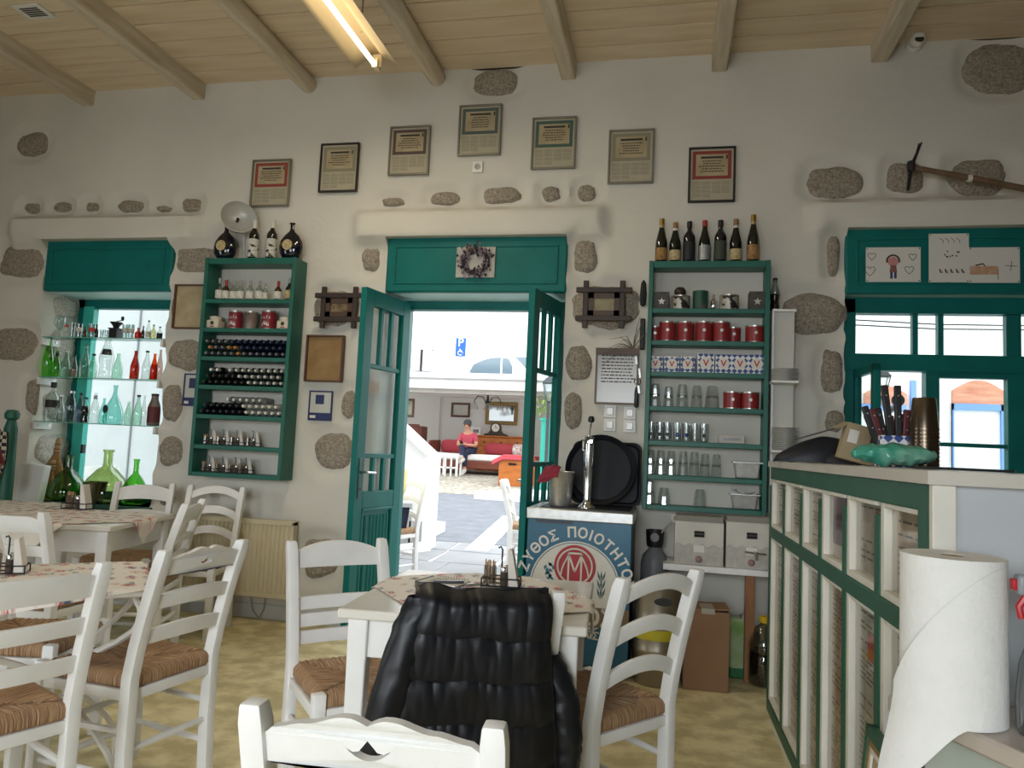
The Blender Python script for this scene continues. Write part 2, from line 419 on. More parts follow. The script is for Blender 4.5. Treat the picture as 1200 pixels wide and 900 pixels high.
# ---------------- panels over the openings
def panel(n, h, zb, lab, x0=None, x1=None):
    x0 = h[0] if x0 is None else x0; x1 = h[1] if x1 is None else x1
    t = G().box(x0-.004, D-.002, zb, x1+.004, D+.05, h[3]+.004).obj(n, teal, bev=.012); struct(t, lab)
    wv = x1-x0; zt = h[3]
    g = G()
    for a in ((x0+.055, zb+.055, x1-.055, zb+.068), (x0+.055, zt-.068, x1-.055, zt-.055), (x0+.055, zb+.068, x0+.068, zt-.068), (x1-.068, zb+.068, x1-.055, zt-.068)):
        g.box(a[0], D-.011, a[1], a[2], D, a[3])
    g.obj('molding', teal, t, bev=.003)
    return t
PZ = 2.287
panel('trim_1', LW, PZ, 'dark teal board over the bottle window'); pd = panel('trim_2', DR, PZ, 'teal panel over the open double door'); panel('trim_3', RW, PZ, 'teal panel with drawings over the counter window')
soff = mat('pale_teal_soffit', 'bfe0dc', .5, var=.04)
for i, h in enumerate(HOLES):
    o = G().box(h[0]+.0, D+.05, PZ+.006, h[1], D+TH-.02, PZ+.03).obj('trim_%d' % (4+i), soff); struct(o, 'pale soffit board under the panel')
# ---------------- left window: outer frame, sash, pane
YW = 5.22
t = G().box(LW[0]-.05, YW, LW[2], LW[0]+.055, YW+.07, PZ+.02).obj('window_1', teal); struct(t, 'teal window frame behind the glass bottle shelves')
G().box(LW[0]+.055, YW-.01, LW[2], LW[0]+.15, YW+.05, PZ-.05).obj('sash_stile', mat('light_teal_paint', '3cbcae', .35, var=.05), t, bev=.004)  # daylight falling on the stile is put into its lighter teal
G().box(LW[1]-.1, YW-.0, LW[2], LW[1]+.02, YW+.07, PZ).obj('frame_side', teal, t)
G().box(LW[0]-.05, YW, PZ-.065, LW[1]+.05, YW+.07, PZ+.02).obj('frame_head', teal, t, bev=.004)
G().box(LW[0]+.05, YW+.0, LW[2], LW[1], YW+.05, LW[2]+.06).obj('frame_bottom', teal, t)
G().box(LW[0]+.15, YW+.02, LW[2]+.06, LW[1]-.1, YW+.026, PZ-.065).obj('pane', glass('clear_pane', 'f4f8f7', .03, .9), t)
G().box(LW[0]+.165, YW-.03, 1.05, LW[0]+.185, YW, 1.12).obj('handle', black, t)
G().box(LW[0]-.01, D-.03, LW[2]-.04, LW[1]+.01, YW, LW[2]).obj('sill', mat('dark_green_sill', '1f4d43', .5), t, bev=.006)
# ---------------- right window: frame, transom lights, side-hung lower sash standing ajar
YR = 5.02
def rp(px, py): return onY(px, py, YR)
t = thing('window_2', 'teal framed window with transom lights behind the counter', 'window'); del t['category']; struct(t)
x0, x1 = RW[0]-.05, RW[1]+.02
g = G().box(x0, YR-.02, RW[2], rp(1002, 400).x, YR+.07, PZ)
g.obj('frame_side', teal, t, bev=.004); G().box(x1-.06, YR-.02, RW[2], x1, YR+.07, PZ).obj('frame_side', teal, t)
zt1 = rp(1080, 368).z; zt0 = rp(1080, 416).z; zl1 = rp(1050, 435).z
G().box(x0, YR-.02, zt1, x1, YR+.07, PZ+.02).obj('frame_head', teal, t, bev=.004)
G().box(x0, YR-.03, zl1, x1, YR+.07, zt0).obj('transom_rail', teal, t, bev=.005)
xa = rp(999, 400).x; xb = rp(1070, 400).x; xc = rp(1075, 400).x; xd = rp(1100, 400).x; xe = rp(1105, 400).x; xf_ = rp(1180, 400).x
for a, b in ((xb, xc), (xd, xe), (xf_, rp(1196, 400).x), (rp(1268, 400).x, rp(1274, 400).x)):
    G().box(a-.004, YR-.005, zt0, b+.004, YR+.05, zt1).obj('glazing_bar', teal, t, bev=.003)
pn = glass('clear_pane', 'f4f8f7', .03, .9)
for a, b in ((xa, xb), (xc, xd), (xe, xf_), (rp(1196, 400).x, rp(1268, 400).x)):
    G().box(a, YR+.02, zt0, b, YR+.026, zt1).obj('pane', pn, t)
zb = RW[2]
# middle post and the fixed right sash
xm0 = rp(1084, 470).x; xm1 = rp(1100, 470).x
G().box(xm0, YR-.02, zb, xm1, YR+.07, zl1+.01).obj('mullion', teal, t, bev=.004)
xr0 = rp(1180, 480).x; zr_ = rp(1140, 522).z
xr1 = rp(1204, 480).x; G().box(xr0, YR-.015, zb, xr1, YR+.05, zl1+.01).obj('sash_stile', teal, t, bev=.004); G().box(xr1, YR+.015, zb, x1-.06, YR+.021, zl1-.035).obj('pane', pn, t); G().box(xr1, YR-.01, zl1-.035, x1, YR+.05, zl1+.01).obj('sash_rail', teal, t); G().box(xr1, YR, zr_-.012, x1, YR+.04, zr_+.012).obj('glazing_bar', teal, t)
zr = rp(1140, 522).z
G().box(xm1, YR, zr-.012, xr0, YR+.04, zr+.012).obj('glazing_bar', teal, t, bev=.003)
G().box(xm1, YR-.01, zl1-.035, xr0, YR+.05, zl1+.01).obj('sash_rail', teal, t, bev=.003)
G().box(x0, YR-.02, zb-.05, x1, YR+.07, zb+.05).obj('frame_bottom', teal, t)
G().box(xm1, YR+.015, zb, xr0, YR+.021, zl1-.035).obj('pane', pn, t)
# left sash opens inwards
sash = thing('sash', 'x', 'x'); del sash['category']; del sash['label']; sash.parent = t
hx = xa+.0; sash.location = (hx, YR-.02, 0); sash.rotation_euler = (0, 0, math.radians(-87)); LWD = .40; zs1 = zl1-.0
for nm, b in (('sash_stile', (0, 0, zb, .045, .04, zs1)), ('sash_stile', (LWD-.06, 0, zb, LWD, .04, zs1)), ('sash_rail', (0, 0, zs1-.05, LWD, .04, zs1)), ('sash_rail', (0, 0, zb, LWD, .04, zb+.07))):
    G().box(*b).obj(nm, teal, sash, bev=.004)
G().box(.045, .016, zb+.07, LWD-.06, .022, zs1-.05).obj('pane', pn, sash)
# ---------------- the doorway: frame and two leaves swung into the room
YD = 5.20
t = G().box(DR[0], YD, 0, DR[0]+.06, YD+.09, PZ).obj('door_1', teal, bev=.005); struct(t, 'teal frame of the open double door')
G().box(DR[1]-.06, YD, 0, DR[1], YD+.09, PZ).obj('frame_side', teal, t, bev=.005)
G().box(DR[0], YD, PZ-.055, DR[1], YD+.09, PZ+.01).obj('frame_head', teal, t, bev=.005)
def door_leaf(nm, lab, hinge, free, w, h, face):
    """leaf in local x (hinge to free edge), thickness in y; face = sign of y of the outer, panelled side"""
    d = Vector((free[0]-hinge[0], free[1]-hinge[1], 0)); a = math.atan2(d.y, d.x)
    L = thing(nm, lab, 'door'); del L['category']; struct(L); L.location = (hinge[0], hinge[1], .008); L.rotation_euler = (0, 0, a)
    T = .045; st = .095
    def b(n, x0, z0, x1, z1, y0=-T/2, y1=T/2, m=teal, bev=.004): return G().box(x0, y0, z0, x1, y1, z1).obj(n, m, L, bev=bev)
    b('stile', 0, 0, st, h); b('stile', w-st, 0, w, h)
    b('top_rail', st, h-.11, w-st, h); b('bottom_rail', st, 0, w-st, .16)
    z1, z2, z3 = .80, 1.13, 1.73     # panel top, small lights, tall light
    b('lock_rail', st, z1, w-st, z1+.11)
    b('glazing_bar', st, z2, w-st, z2+.03, -.014, .014); b('glazing_bar', st, z3, w-st, z3+.03, -.014, .014)
    for q in (1, 2):
        x = st+(w-2*st)*q/3
        b('glazing_bar', x-.016, z1+.11, x+.016, z2, -.014, .014); b('glazing_bar', x-.016, z3+.03, x+.016, h-.11, -.014, .014)
    for (za, zb_) in ((z1+.11, z2), (z2+.03, z3), (z3+.03, h-.11)): b('pane', st, za, w-st, zb_, -.002, .002, pn, 0)
    b('panel', st, .16, w-st, z1, -.010, .010)
    for s_ in (-1, 1):
        g = G(); x0, x1, za, zb_ = st, w-st, .16, z1
        for q in ((x0, za, x1, za+.022), (x0, zb_-.022, x1, zb_), (x0, za, x0+.022, zb_), (x1-.022, za, x1, zb_)):
            g.box(q[0], s_*.010, q[1], q[2], s_*.028, q[3])
        g.obj('molding', teal, L, bev=.005)
        g = G(); x0 += .05; x1 -= .05; za += .05; zb_ -= .05; n = 6
        pf = [(x0, 0), (x0+.008, .016)]
        for q in range(n):
            xa_ = x0+.02+(x1-x0-.04)*q/n; xb_ = x0+.02+(x1-x0-.04)*(q+1)/n
            pf += [(xa_, .016), (xa_+.006, .008), (xb_-.006, .008), (xb_, .016)]
        pf += [(x1-.008, .016), (x1, 0)]
        vs = []; n2 = len(pf)
        for zz in (za, zb_): vs += [(p, s_*(.010+q), zz) for p, q in pf]
        g.add(vs, [(i, i+1, n2+i+1, n2+i) for i in range(n2-1)]+[tuple(range(n2-1, -1, -1)), tuple(range(n2, 2*n2))]); g.obj('reeded_panel', teal, L, smooth=20)
    g = G(); xk = w-.05
    g.box(xk-.02, face*T/2, 1.0-.13, xk+.02, face*(T/2+.006), 1.0+.13); pl = g.obj('handle_plate', mat('dark_teal_lock', '124f48', .4), L, bev=.003)
    g = G().tube([(xk, face*.02, 1.04), (xk, face*.06, 1.04), (xk-.03, face*.065, 1.04), (xk-.12, face*.062, 1.035)], .009, 8); plab(g.obj('handle', chrome, L), 'chrome lever handle')
    g = G().tube([(xk, face*.02, .93), (xk, face*.03, .93)], .012, 8).obj('keyhole', black, L)
    return L
fe = onZ(398, 748, 0); hg = onY(479, 357, 5.14)
door_leaf('door_2', 'left teal door leaf standing open beside the radiator', (hg.x, 5.14), (fe.x+.015, fe.y+.02), .575, 2.255, 1)
hg2 = onY(660, 347, 5.14); fr = onY(624, 345, 4.60)
door_leaf('door_3', 'right teal door leaf standing open beside the drinks cooler', (hg2.x, 5.14), (fr.x, fr.y), .56, 2.255, -1)
# ================================================================ chairs
def rush_mat():
    m = bpy.data.materials.new('woven_rush'); m.use_nodes = True; N = m.node_tree.nodes; L = m.node_tree.links; b = N['Principled BSDF']
    b.inputs['Roughness'].default_value = .7
    at_ = N.new('ShaderNodeAttribute'); at_.attribute_name = 'strand'
    n = N.new('ShaderNodeTexNoise'); n.inputs['Scale'].default_value = 1; n.inputs['Detail'].default_value = 3; L.new(at_.outputs['Vector'], n.inputs['Vector'])
    r = N.new('ShaderNodeValToRGB'); e = r.color_ramp.elements; e[0].position = .32; e[0].color = rgb('6b4d36'); e[1].position = .68; e[1].color = rgb('cfae88')
    q = r.color_ramp.elements.new(.5); q.color = rgb('a07c5a')
    L.new(n.outputs[0], r.inputs[0]); L.new(r.outputs[0], b.inputs['Base Color'])
    bp = N.new('ShaderNodeBump'); bp.inputs['Strength'].default_value = .9; bp.inputs['Distance'].default_value = .006; L.new(n.outputs[0], bp.inputs['Height']); L.new(bp.outputs[0], b.inputs['Normal'])
    return m
rush = rush_mat()
def rush_seat(wf, wb, d, n=44):
    """woven seat: four triangular fields of strands meeting in the middle, rolled edges"""
    g = G(); vs = []; at_ = []
    for j in range(n+1):
        for i in range(n+1):
            u = i/n*2-1; v = j/n*2-1
            wd = (wb+(wf-wb)*(v+1)/2)/2
            e = max(abs(u), abs(v)); ang = 2 if abs(u) > abs(v) else 1
            s_ = (v if ang == 2 else u); 
            z = .018-.020*(1-e)**.8-.024*max(0, (e-.86)/.14)**2
            z -= .006*math.exp(-((abs(u)-abs(v))/.05)**2)*(1 if e < .95 else 0)
            z += .0022*math.sin(s_*wd/.004*1.0)
            x = u*wd; y = v*d/2; k = 1+.02*noise.noise((x*20, y*20, 1))
            vs.append((x*k, y*k, z)); at_.append((s_*wd*330 if ang == 2 else s_*wd*330+50, e*2.2+ang*9, ang*5))
    W = n+1; fs = [(j*W+i, j*W+i+1, (j+1)*W+i+1, (j+1)*W+i) for j in range(n) for i in range(n)]
    rim = [i for i in range(W)]+[j*W+n for j in range(1, n+1)]+[n*W+i for i in range(n-1, -1, -1)]+[j*W for j in range(n-1, 0, -1)]
    o = len(vs)
    for sc_, dz in ((1.0, -.030), (.93, -.040)):
        for k in rim:
            p = vs[k]; q = at_[k]; vs.append((p[0]*sc_, p[1]*sc_, dz)); at_.append((q[0], q[1]+.2, q[2]))
    R = len(rim)
    for k in range(R):
        k2 = (k+1) % R
        fs.append((rim[k], o+k, o+k2, rim[k2])); fs.append((o+k, o+R+k, o+R+k2, o+k2))
    fs.append(tuple(range(o+2*R-1, o+R-1, -1)))
    me = bpy.data.meshes.new('seat'); me.from_pydata(vs, [], fs); me.materials.append(rush)
    a = me.attributes.new('strand', 'FLOAT_VECTOR', 'POINT'); a.data.foreach_set('vector', [c for p in at_ for c in p])
    me.polygons.foreach_set('use_smooth', [True]*len(me.polygons)); return me
def bev_mesh(g, name, m, width=.006):
    me = g.mesh(name, m, 0); bm = bmesh.new(); bm.from_mesh(me)
    bmesh.ops.remove_doubles(bm, verts=bm.verts, dist=1e-5)
    es = [e for e in bm.edges if len(e.link_faces) == 2 and e.calc_face_angle(0) > .7]
    bmesh.ops.bevel(bm, geom=es, offset=width, segments=2, affect='EDGES', profile=.6); bm.to_mesh(me); bm.free()
    me.polygons.foreach_set('use_smooth', [True]*len(me.polygons)); me.set_sharp_from_angle(angle=math.radians(35)); return me
CH = {}
def chair_parts(style, H=.87, w=.38):
    key = (style, H)
    if key in CH: return CH[key]
    P = []; S = .45; d = .37; hb = w/2-.012; hf = w/2+.012; yb = -d/2; yf = d/2
    lean = .105
    def py(z): return yb if z <= S else yb-lean*((z-S)/(H-S))**1.25
    # back posts: straight leg, then a lean
    vs = []; zs = [0, S*.5, S, S+.1, S+.2, S+.3, H-.03, H]
    g = G()
    for z in zs:
        yy = py(z)-(.012 if z == 0 else 0); a = .019; b = .022
        if z == H: a = .016; b = .018
        vs += [(-a, yy-b, z), (a, yy-b, z), (a, yy+b, z), (-a, yy+b, z)]
    n = len(zs)-1; fs = [(q*4+e, q*4+(e+1) % 4, q*4+4+(e+1) % 4, q*4+4+e) for q in range(n) for e in range(4)]+[(3, 2, 1, 0), (n*4, n*4+1, n*4+2, n*4+3)]
    g.add(vs, fs); bp = bev_mesh(g, 'back_post', whitewood, .006)
    P += [('back_post', bp, (-hb, 0, 0)), ('back_post', bp, (hb, 0, 0))]
    fl_ = bev_mesh(G().box(-.02, -.02, 0, .02, .02, S+.012), 'leg', whitewood, .006)
    P += [('leg', fl_, (-hf, yf, 0)), ('leg', fl_, (hf, yf, 0))]
    P.append(('seat', rush_seat(w+.035, w-.02, d+.015), (0, 0, S)))
    # seat rails below the weave
    side = bev_mesh(G().bar((-hb, yb+.01, S-.055), (-hf, yf-.01, S-.055), .022, .035), 'seat_rail', whitewood, .004)
    side2 = bev_mesh(G().bar((hb, yb+.01, S-.055), (hf, yf-.01, S-.055), .022, .035), 'seat_rail', whitewood, .004)
    P += [('seat_rail', side, (0, 0, 0)), ('seat_rail', side2, (0, 0, 0))]
    P += [('seat_rail', bev_mesh(G().box(-hf, yf-.011, S-.072, hf, yf+.011, S-.037), 'seat_rail', whitewood, .004), (0, 0, 0)),
          ('seat_rail', bev_mesh(G().box(-hb, yb-.011, S-.072, hb, yb+.011, S-.037), 'seat_rail', whitewood, .004), (0, 0, 0))]
    for sg, zz in ((-1, .28), (1, .28), (-1, .14), (1, .14)):
        P.append(('stretcher', G().tube([(sg*hb, yb, zz), (sg*(hb+hf)/2, 0, zz), (sg*hf, yf, zz)], [.009, .0125, .009], 8).mesh('stretcher', whitewood), (0, 0, 0)))
    P.append(('stretcher', G().tube([(-hb, yb, .22), (0, yb, .22), (hb, yb, .22)], [.009, .0125, .009], 8).mesh('stretcher', whitewood), (0, 0, 0)))
    P.append(('stretcher', G().tube([(-hf, yf, .24), (0, yf, .24), (hf, yf, .24)], [.009, .0125, .009], 8).mesh('stretcher', whitewood), (0, 0, 0)))
    P.append(('stretcher', G().tube([(-hf, yf, .12), (0, yf, .12), (hf, yf, .12)], [.009, .0125, .009], 8).mesh('stretcher', whitewood), (0, 0, 0)))
    # slats between the posts
    def slat(name, low, high, th=.018, hole=None):
        """low/high: functions of x in -1..1 giving z; the board follows the lean of the posts and bows back a little"""
        k = 16; xi = hb-.008
        if hole is None:
            g = G(); vs = []
            for i in range(k+1):
                u = i/k*2-1; x = u*xi; bow = -.014*(1-u*u)
                for z in (low(u), high(u)):
                    for dy in (-th/2, th/2): vs.append((x, py(z)+bow+dy, z))
            fs = []
            for i in range(k):
                a = i*4; b = a+4
                fs += [(a, b, b+2, a+2), (a+1, a+3, b+3, b+1), (a, a+1, b+1, b), (a+2, b+2, b+3, a+3)]
            fs += [(0, 2, 3, 1), (k*4, k*4+1, k*4+3, k*4+2)]
            g.add(vs, fs); P.append((name, bev_mesh(g, name, whitewood, .004), (0, 0, 0)))
        else:
            outer = [(-xi+2*xi*i/30, high(i/30*2-1)) for i in range(31)]+[(xi-2*xi*i/30, low(1-i/30*2)) for i in range(31)]
            v, f = outline([outer, hole], th/2)
            vs = [(p.x, py(p.y)-.014*(1-(p.x/xi)**2)-p.z, p.y) for p in v]
            g = G().add(vs, f); P.append((name, g.mesh(name, whitewood, 30), (0, 0, 0)))
    if style == 'arched':
        for k in range(3):
            zc = H-.094-.130*k; slat('slat', lambda u, z=zc: z+.046*(1-u*u), lambda u, z=zc: z+.050+.046*(1-u*u))
    elif style == 'ladder':
        slat('top_rail', lambda u: H-.096, lambda u: H-.042+.038*(1-abs(u)**2.2))
        for zc in (H-.240, H-.298, H-.356): slat('slat', lambda u, z=zc: z, lambda u, z=zc: z+.045)
    elif style == 'plain':
        slat('top_rail', lambda u: H-.100, lambda u: H-.040+.016*smooth(1, .66, abs(u)))
        for zc in (H-.205, H-.318): slat('slat', lambda u, z=zc: z-.002, lambda u, z=zc: z+.047)
    elif style == 'shallow':
        slat('top_rail', lambda u: H-.125+.015*(1-u*u), lambda u: H-.045+.03*(1-u*u))
        for zc in (H-.235, H-.335): slat('slat', lambda u, z=zc: z+.012*(1-u*u), lambda u, z=zc: z+.045+.012*(1-u*u))
    elif style == 'carved':
        def top(u):
            a = abs(u)
            return H-.050+.018*smooth(1, .84, a)+.012*smooth(.86, .55, a)+.016*smooth(.55, .2, a)-.010*math.exp(-(a/.07)**2)
        zc = H-.045; hole = []
        wv = .042
        for i in range(25):                      # lower arc of the crescent
            u = i/24*2-1; hole.append((u*wv, zc+.006-.028*(1-abs(u)**2.0)))
        up = [(-1, .006), (-.8, -.004), (-.55, -.010), (-.32, -.008), (-.14, .002), (0, .009), (.14, .002), (.32, -.008), (.55, -.010), (.8, -.004)]
        hole += [(u*wv, zc+dz) for u, dz in reversed(up[1:])]
        slat('top_rail', lambda u: H-.090, top, .02, hole)
        for zc2 in (H-.200, H-.315): slat('slat', lambda u, z=zc2: z-.002+.006*(1-u*u), lambda u, z=zc2: z+.046+.014*(1-u*u))
    CH[key] = P; return P
def chair(style, label, x, y, facing, H=.87, group='white rush seat chairs of the tavern', z=0):
    """facing: direction (degrees, 0 = +x, 90 = +y) in which a sitter looks"""
    t = thing('chair', label, 'chair', group, (x, y, z), math.radians(facing-90))
    for nm, me, loc in chair_parts(style, H): inst(nm, me, t, loc)
    return t
JX, JY, JA = -.56, 2.24, 115
# positions (seat centre), facing
chair('ladder', 'white chair with one arched and three straight slats, left of the paper covered middle table', -1.02, 2.52, -46, .87)
chair('arched', 'white chair with three arched slats in front of the blue cooler', -.23, 2.56, 142, .89)
chair('plain', 'white chair at left edge with straight slats, nearest the lower left corner', -1.905, 1.859, 158, .87)
chair('carved', 'white chair with crescent cut top rail and brown rush seat, left foreground', -1.83, 2.42, 170, .87)
chair('carved', 'nearest white chair, only its crescent cut top rail showing at bottom', -.422, 1.34, 94, .865)
chair('plain', 'white chair under the black quilted jacket', JX, JY, JA, .87)
chair('shallow', 'white chair seen side-on between the left tables, slats facing left', -2.87, 3.74, 200, .87)
chair('arched', 'white chair with arched slats against the wall beside the radiator', -2.93, 4.36, -80, .90)
chair('shallow', 'white chair behind the far table, below the bottle window', -3.39, 4.30, -72, .90)
chair('plain', 'white chair at left edge drawn up to the far paper covered table', -2.91, 3.17, 95, .87)
chair('ladder', 'white rush chair pushed under the scroll legged table, only its seat showing', -2.40, 2.56, 15, .82)
# ================================================================ tables
clothm = None
def printed_paper():
    m = bpy.data.materials.new('printed_paper_cover'); m.use_nodes = True; N = m.node_tree.nodes; L = m.node_tree.links; b = N['Principled BSDF']
    b.inputs['Roughness'].default_value = .6
    tc = N.new('ShaderNodeTexCoord')
    def blot(sx, sy, off, scale, lo, hi):
        mp = N.new('ShaderNodeMapping'); mp.inputs['Scale'].default_value = (sx, sy, 1); mp.inputs['Location'].default_value = (off, off*.7, 0); L.new(tc.outputs['Object'], mp.inputs[0])
        v = N.new('ShaderNodeTexVoronoi'); v.inputs['Scale'].default_value = scale; v.inputs['Randomness'].default_value = .55; L.new(mp.outputs[0], v.inputs['Vector'])
        n = N.new('ShaderNodeTexNoise'); n.inputs['Scale'].default_value = scale*9; n.inputs['Detail'].default_value = 2; L.new(mp.outputs[0], n.inputs['Vector'])
        a = N.new('ShaderNodeMapRange'); a.inputs[1].default_value = hi; a.inputs[2].default_value = lo; L.new(v.outputs['Distance'], a.inputs[0])
        c = N.new('ShaderNodeMapRange'); c.inputs[1].default_value = .42; c.inputs[2].default_value = .52; L.new(n.outputs[0], c.inputs[0])
        mu = N.new('ShaderNodeMath'); mu.operation = 'MULTIPLY'; L.new(a.outputs[0], mu.inputs[0]); L.new(c.outputs[0], mu.inputs[1]); return mu.outputs[0]
    cur = None
    for col, args in (((.50, .10, .09, 1), (8, 5, 0, 1.7, .16, .34)), ((.08, .10, .16, 1), (9, 5, 3.3, 1.7, .14, .30)), ((.45, .12, .12, 1), (4.5, 3.5, 7.1, 1.5, .10, .20))):
        f = blot(*args); mx = N.new('ShaderNodeMix'); mx.data_type = 'RGBA'; L.new(f, mx.inputs[0])
        if cur is None: mx.inputs[6].default_value = rgb('e9e2d8')
        else: L.new(cur, mx.inputs[6])
        mx.inputs[7].default_value = col; cur = mx.outputs[2]
    L.new(cur, b.inputs['Base Color'])
    n = N.new('ShaderNodeTexNoise'); n.inputs['Scale'].default_value = 7; L.new(tc.outputs['Object'], n.inputs['Vector'])
    bp = N.new('ShaderNodeBump'); bp.inputs['Strength'].default_value = .5; bp.inputs['Distance'].default_value = .02; L.new(n.outputs[0], bp.inputs['Height']); L.new(bp.outputs[0], b.inputs['Normal'])
    return m
clothm = printed_paper()
tabwhite = mat('glossy_white_tabletop', 'dbd6cc', .22, var=.05, vs=5)
def table(label, x, y, rz, a=.74, b=.78, h=.76, apron=.115):
    t = thing('table', label, 'table', 'white wooden tables of the tavern', (x, y, 0), math.radians(rz))
    G().box(-a/2, -b/2, h-.028, a/2, b/2, h).obj('tabletop', tabwhite, t, bev=.006)
    i = .055
    for s_ in (-1, 1):
        G().box(-a/2+i, s_*(b/2-i)-.012, h-.028-apron, a/2-i, s_*(b/2-i)+.012, h-.028).obj('apron', whitewood, t, bev=.004)
        G().box(s_*(a/2-i)-.012, -b/2+i, h-.028-apron, s_*(a/2-i)+.012, b/2-i, h-.028).obj('apron', whitewood, t, bev=.004)
        for q in (-1, 1):
            G().bar((s_*(a/2-i), q*(b/2-i), 0), (s_*(a/2-i), q*(b/2-i), h-.03), .045, .045, wx2=.06, wy2=.06).obj('leg', whitewood, t, bev=.005)
    return t
def paper_cover(label, x, y, rz, a, b, h, hang, rot2=0, seed=1):
    """square paper sheet laid over the table (turned by rot2), its free edges hanging down"""
    t = G(); n = 46; ca, sa = math.cos(rot2), math.sin(rot2); ha, hb_ = a[0]/2, a[1]/2
    def f(u, v):
        lx = (u-.5)*b[0]; ly = (v-.5)*b[1]
        X = lx*ca-ly*sa; Y = lx*sa+ly*ca
        ox = max(0, abs(X)-ha); oy = max(0, abs(Y)-hb_); dr = ox+oy
        sx = 1 if X > 0 else -1; sy = 1 if Y > 0 else -1
        Xc = max(-ha, min(ha, X)); Yc = max(-hb_, min(hb_, Y))
        k = min(dr, .5)
        z = h+.0035+.003*(noise.noise((X*9, Y*9, seed))+.4) - k*.96
        if ox > 0: Xc += sx*(.010+.10*min(ox, .12)*0+.012*noise.noise((Y*14, ox*5, seed)))
        if oy > 0: Yc += sy*(.010+.012*noise.noise((X*14, oy*5, seed)))
        return (Xc, Yc, z)
    t.sheet(f, n, n, 0, .0012)
    return tag(t.obj('paper_tablecloth', clothm, None, (x, y, 0), (0, 0, math.radians(rz)), 60), label, 'tablecloth', 'printed paper covers on the tables')
MT = (-.585, 2.47, 4)
table('white wooden table in the middle, black jacket hanging in front of it', *MT, a=.72, b=.74, h=.765)
paper_cover('printed paper cover on the middle table, under the notepad', MT[0], MT[1], MT[2], (.72, .74), (.62, .70), .765, 0, .62, 1)
AT = (-3.20, 3.64, 11)
table('white table at far left, paper corners hanging over its apron', AT[0], AT[1], AT[2], a=.80, b=.72, h=.76)
paper_cover('printed paper cover on the far left table with drooping corners', AT[0], AT[1], AT[2], (.80, .72), (.76, .76), .76, 0, .74, 2)
table('white table at the left edge, joined behind the far left table', -4.01, 3.80, 11, a=.78, b=.72, h=.76)
paper_cover('printed paper cover on the left edge table before the brooms', -4.01, 3.80, 11, (.78, .72), (.78, .86), .76, 0, .1, 5)
# the table with white iron scroll legs
BT = (-2.17, 2.41, 40)
t = thing('table', 'small table on curved white iron legs between the left chairs', 'table', 'white wooden tables of the tavern', (BT[0], BT[1], 0), math.radians(BT[2]))
a, b, h = .60, .62, .70
G().box(-a/2, -b/2, h-.025, a/2, b/2, h).obj('tabletop', tabwhite, t, bev=.006)
ironw = mat('white_iron', 'e2ded6', .4)
for sx in (-1, 1):
    for sy in (-1, 1):
        pts = []
        for k in range(17):
            q = k/16; z = (h-.03)*(1-q)
            r = .05+.20*abs(math.cos(PI*q))**1.3+.05*math.sin(3*PI*q)*(q < .5)
            pts.append((sx*r, sy*r*.9, z))
        G().tube(pts, .012, 6).obj('leg', ironw, t)
G().tube([(.08*math.cos(q*PI/8), .08*math.sin(q*PI/8), .38) for q in range(16)], .008, 6, closed=True).obj('ring', ironw, t)
for sx in (-1, 1): G().tube([(sx*.24, -.22, .03), (sx*.24, .22, .03)], .008, 6).obj('foot_bar', ironw, t)
paper_cover('printed paper cover with curling corner on the scroll legged table', BT[0], BT[1], BT[2], (.60, .62), (.74, .70), .70, 0, .15, 3)
# ================================================================ table caddies
woodstick = mat('toothpick_wood', 'b8936d', .7, var=.2, vs=40)
napkin = mat('paper_napkin', 'dcd6ce', .9)
greyglass = glass('shaker_glass', 'c9cbc8', .25)
pepper = mat('ground_pepper', '4a4038', .9); salt = mat('salt', 'e6e4df', .9)
blackiron = mat('black_wire', '201f20', .4, .6)
def caddy(label, x, y, z, rz, sc=1, group='cruet caddies'):
    t = thing('cruet_caddy', label, 'caddy', group, (x, y, z), math.radians(rz)); t.scale = (sc, sc, sc)
    g = G().tube([(-.075, -.035, .03), (.055, -.035, .03), (.055, .035, .03), (-.075, .035, .03)], .0025, 6, closed=True)
    g.tube([(-.075, -.035, .004), (.055, -.035, .004), (.055, .035, .004), (-.075, .035, .004)], .0025, 6, closed=True)
    for q in ((-.075, -.035), (.055, -.035), (.055, .035), (-.075, .035)): g.tube([(q[0], q[1], 0), (q[0], q[1], .03)], .0025, 6)
    g.tube([(-.01, 0, .004), (-.01, 0, .125), (-.016, 0, .135), (-.024, 0, .13)], .003, 6); g.obj('wire_rack', blackiron, t)
    g = G().lathe([(.022, .004), (.022, .07)], 12, (-.05, 0, 0)); g.obj('pick_glass', greyglass, t)
    g = G(); random.seed(3)
    for k in range(16):
        r = .017*math.sqrt(random.random()); an = random.random()*6.3
        g.tube([(-.05+r*math.cos(an), r*math.sin(an), .006), (-.05+1.15*r*math.cos(an), 1.15*r*math.sin(an), .085+random.uniform(-.004, .006))], .0017, 5)
    o = g.obj('toothpicks', woodstick, t); o['kind'] = 'stuff'
    for yy, cm in ((-.017, pepper), (.017, salt)):
        G().lathe([(.012, .004), (.013, .03), (.012, .052)], 12, (0, yy, 0)).obj('shaker', cm, t)
        G().lathe([(.0125, .052), (.0125, .066), (.009, .072), (0, .073)], 12, (0, yy, 0)).obj('shaker_lid', chrome, t)
    g = G().prism([(.018, .004), (.052, .004), (.026, .13), (.010, .125)], -.03, .03, 'xz'); g.obj('napkins', napkin, t, bev=.003)
    return t
p = onZ(589, 689, .769); caddy('cruet caddy with toothpicks and napkins on the middle table', p.x, p.y+.02, .771, 6, 1.0)
p = onZ(93, 597, .765); caddy('cruet caddy with folded napkins on the far left table', p.x, p.y, .767, 10, 1.15)
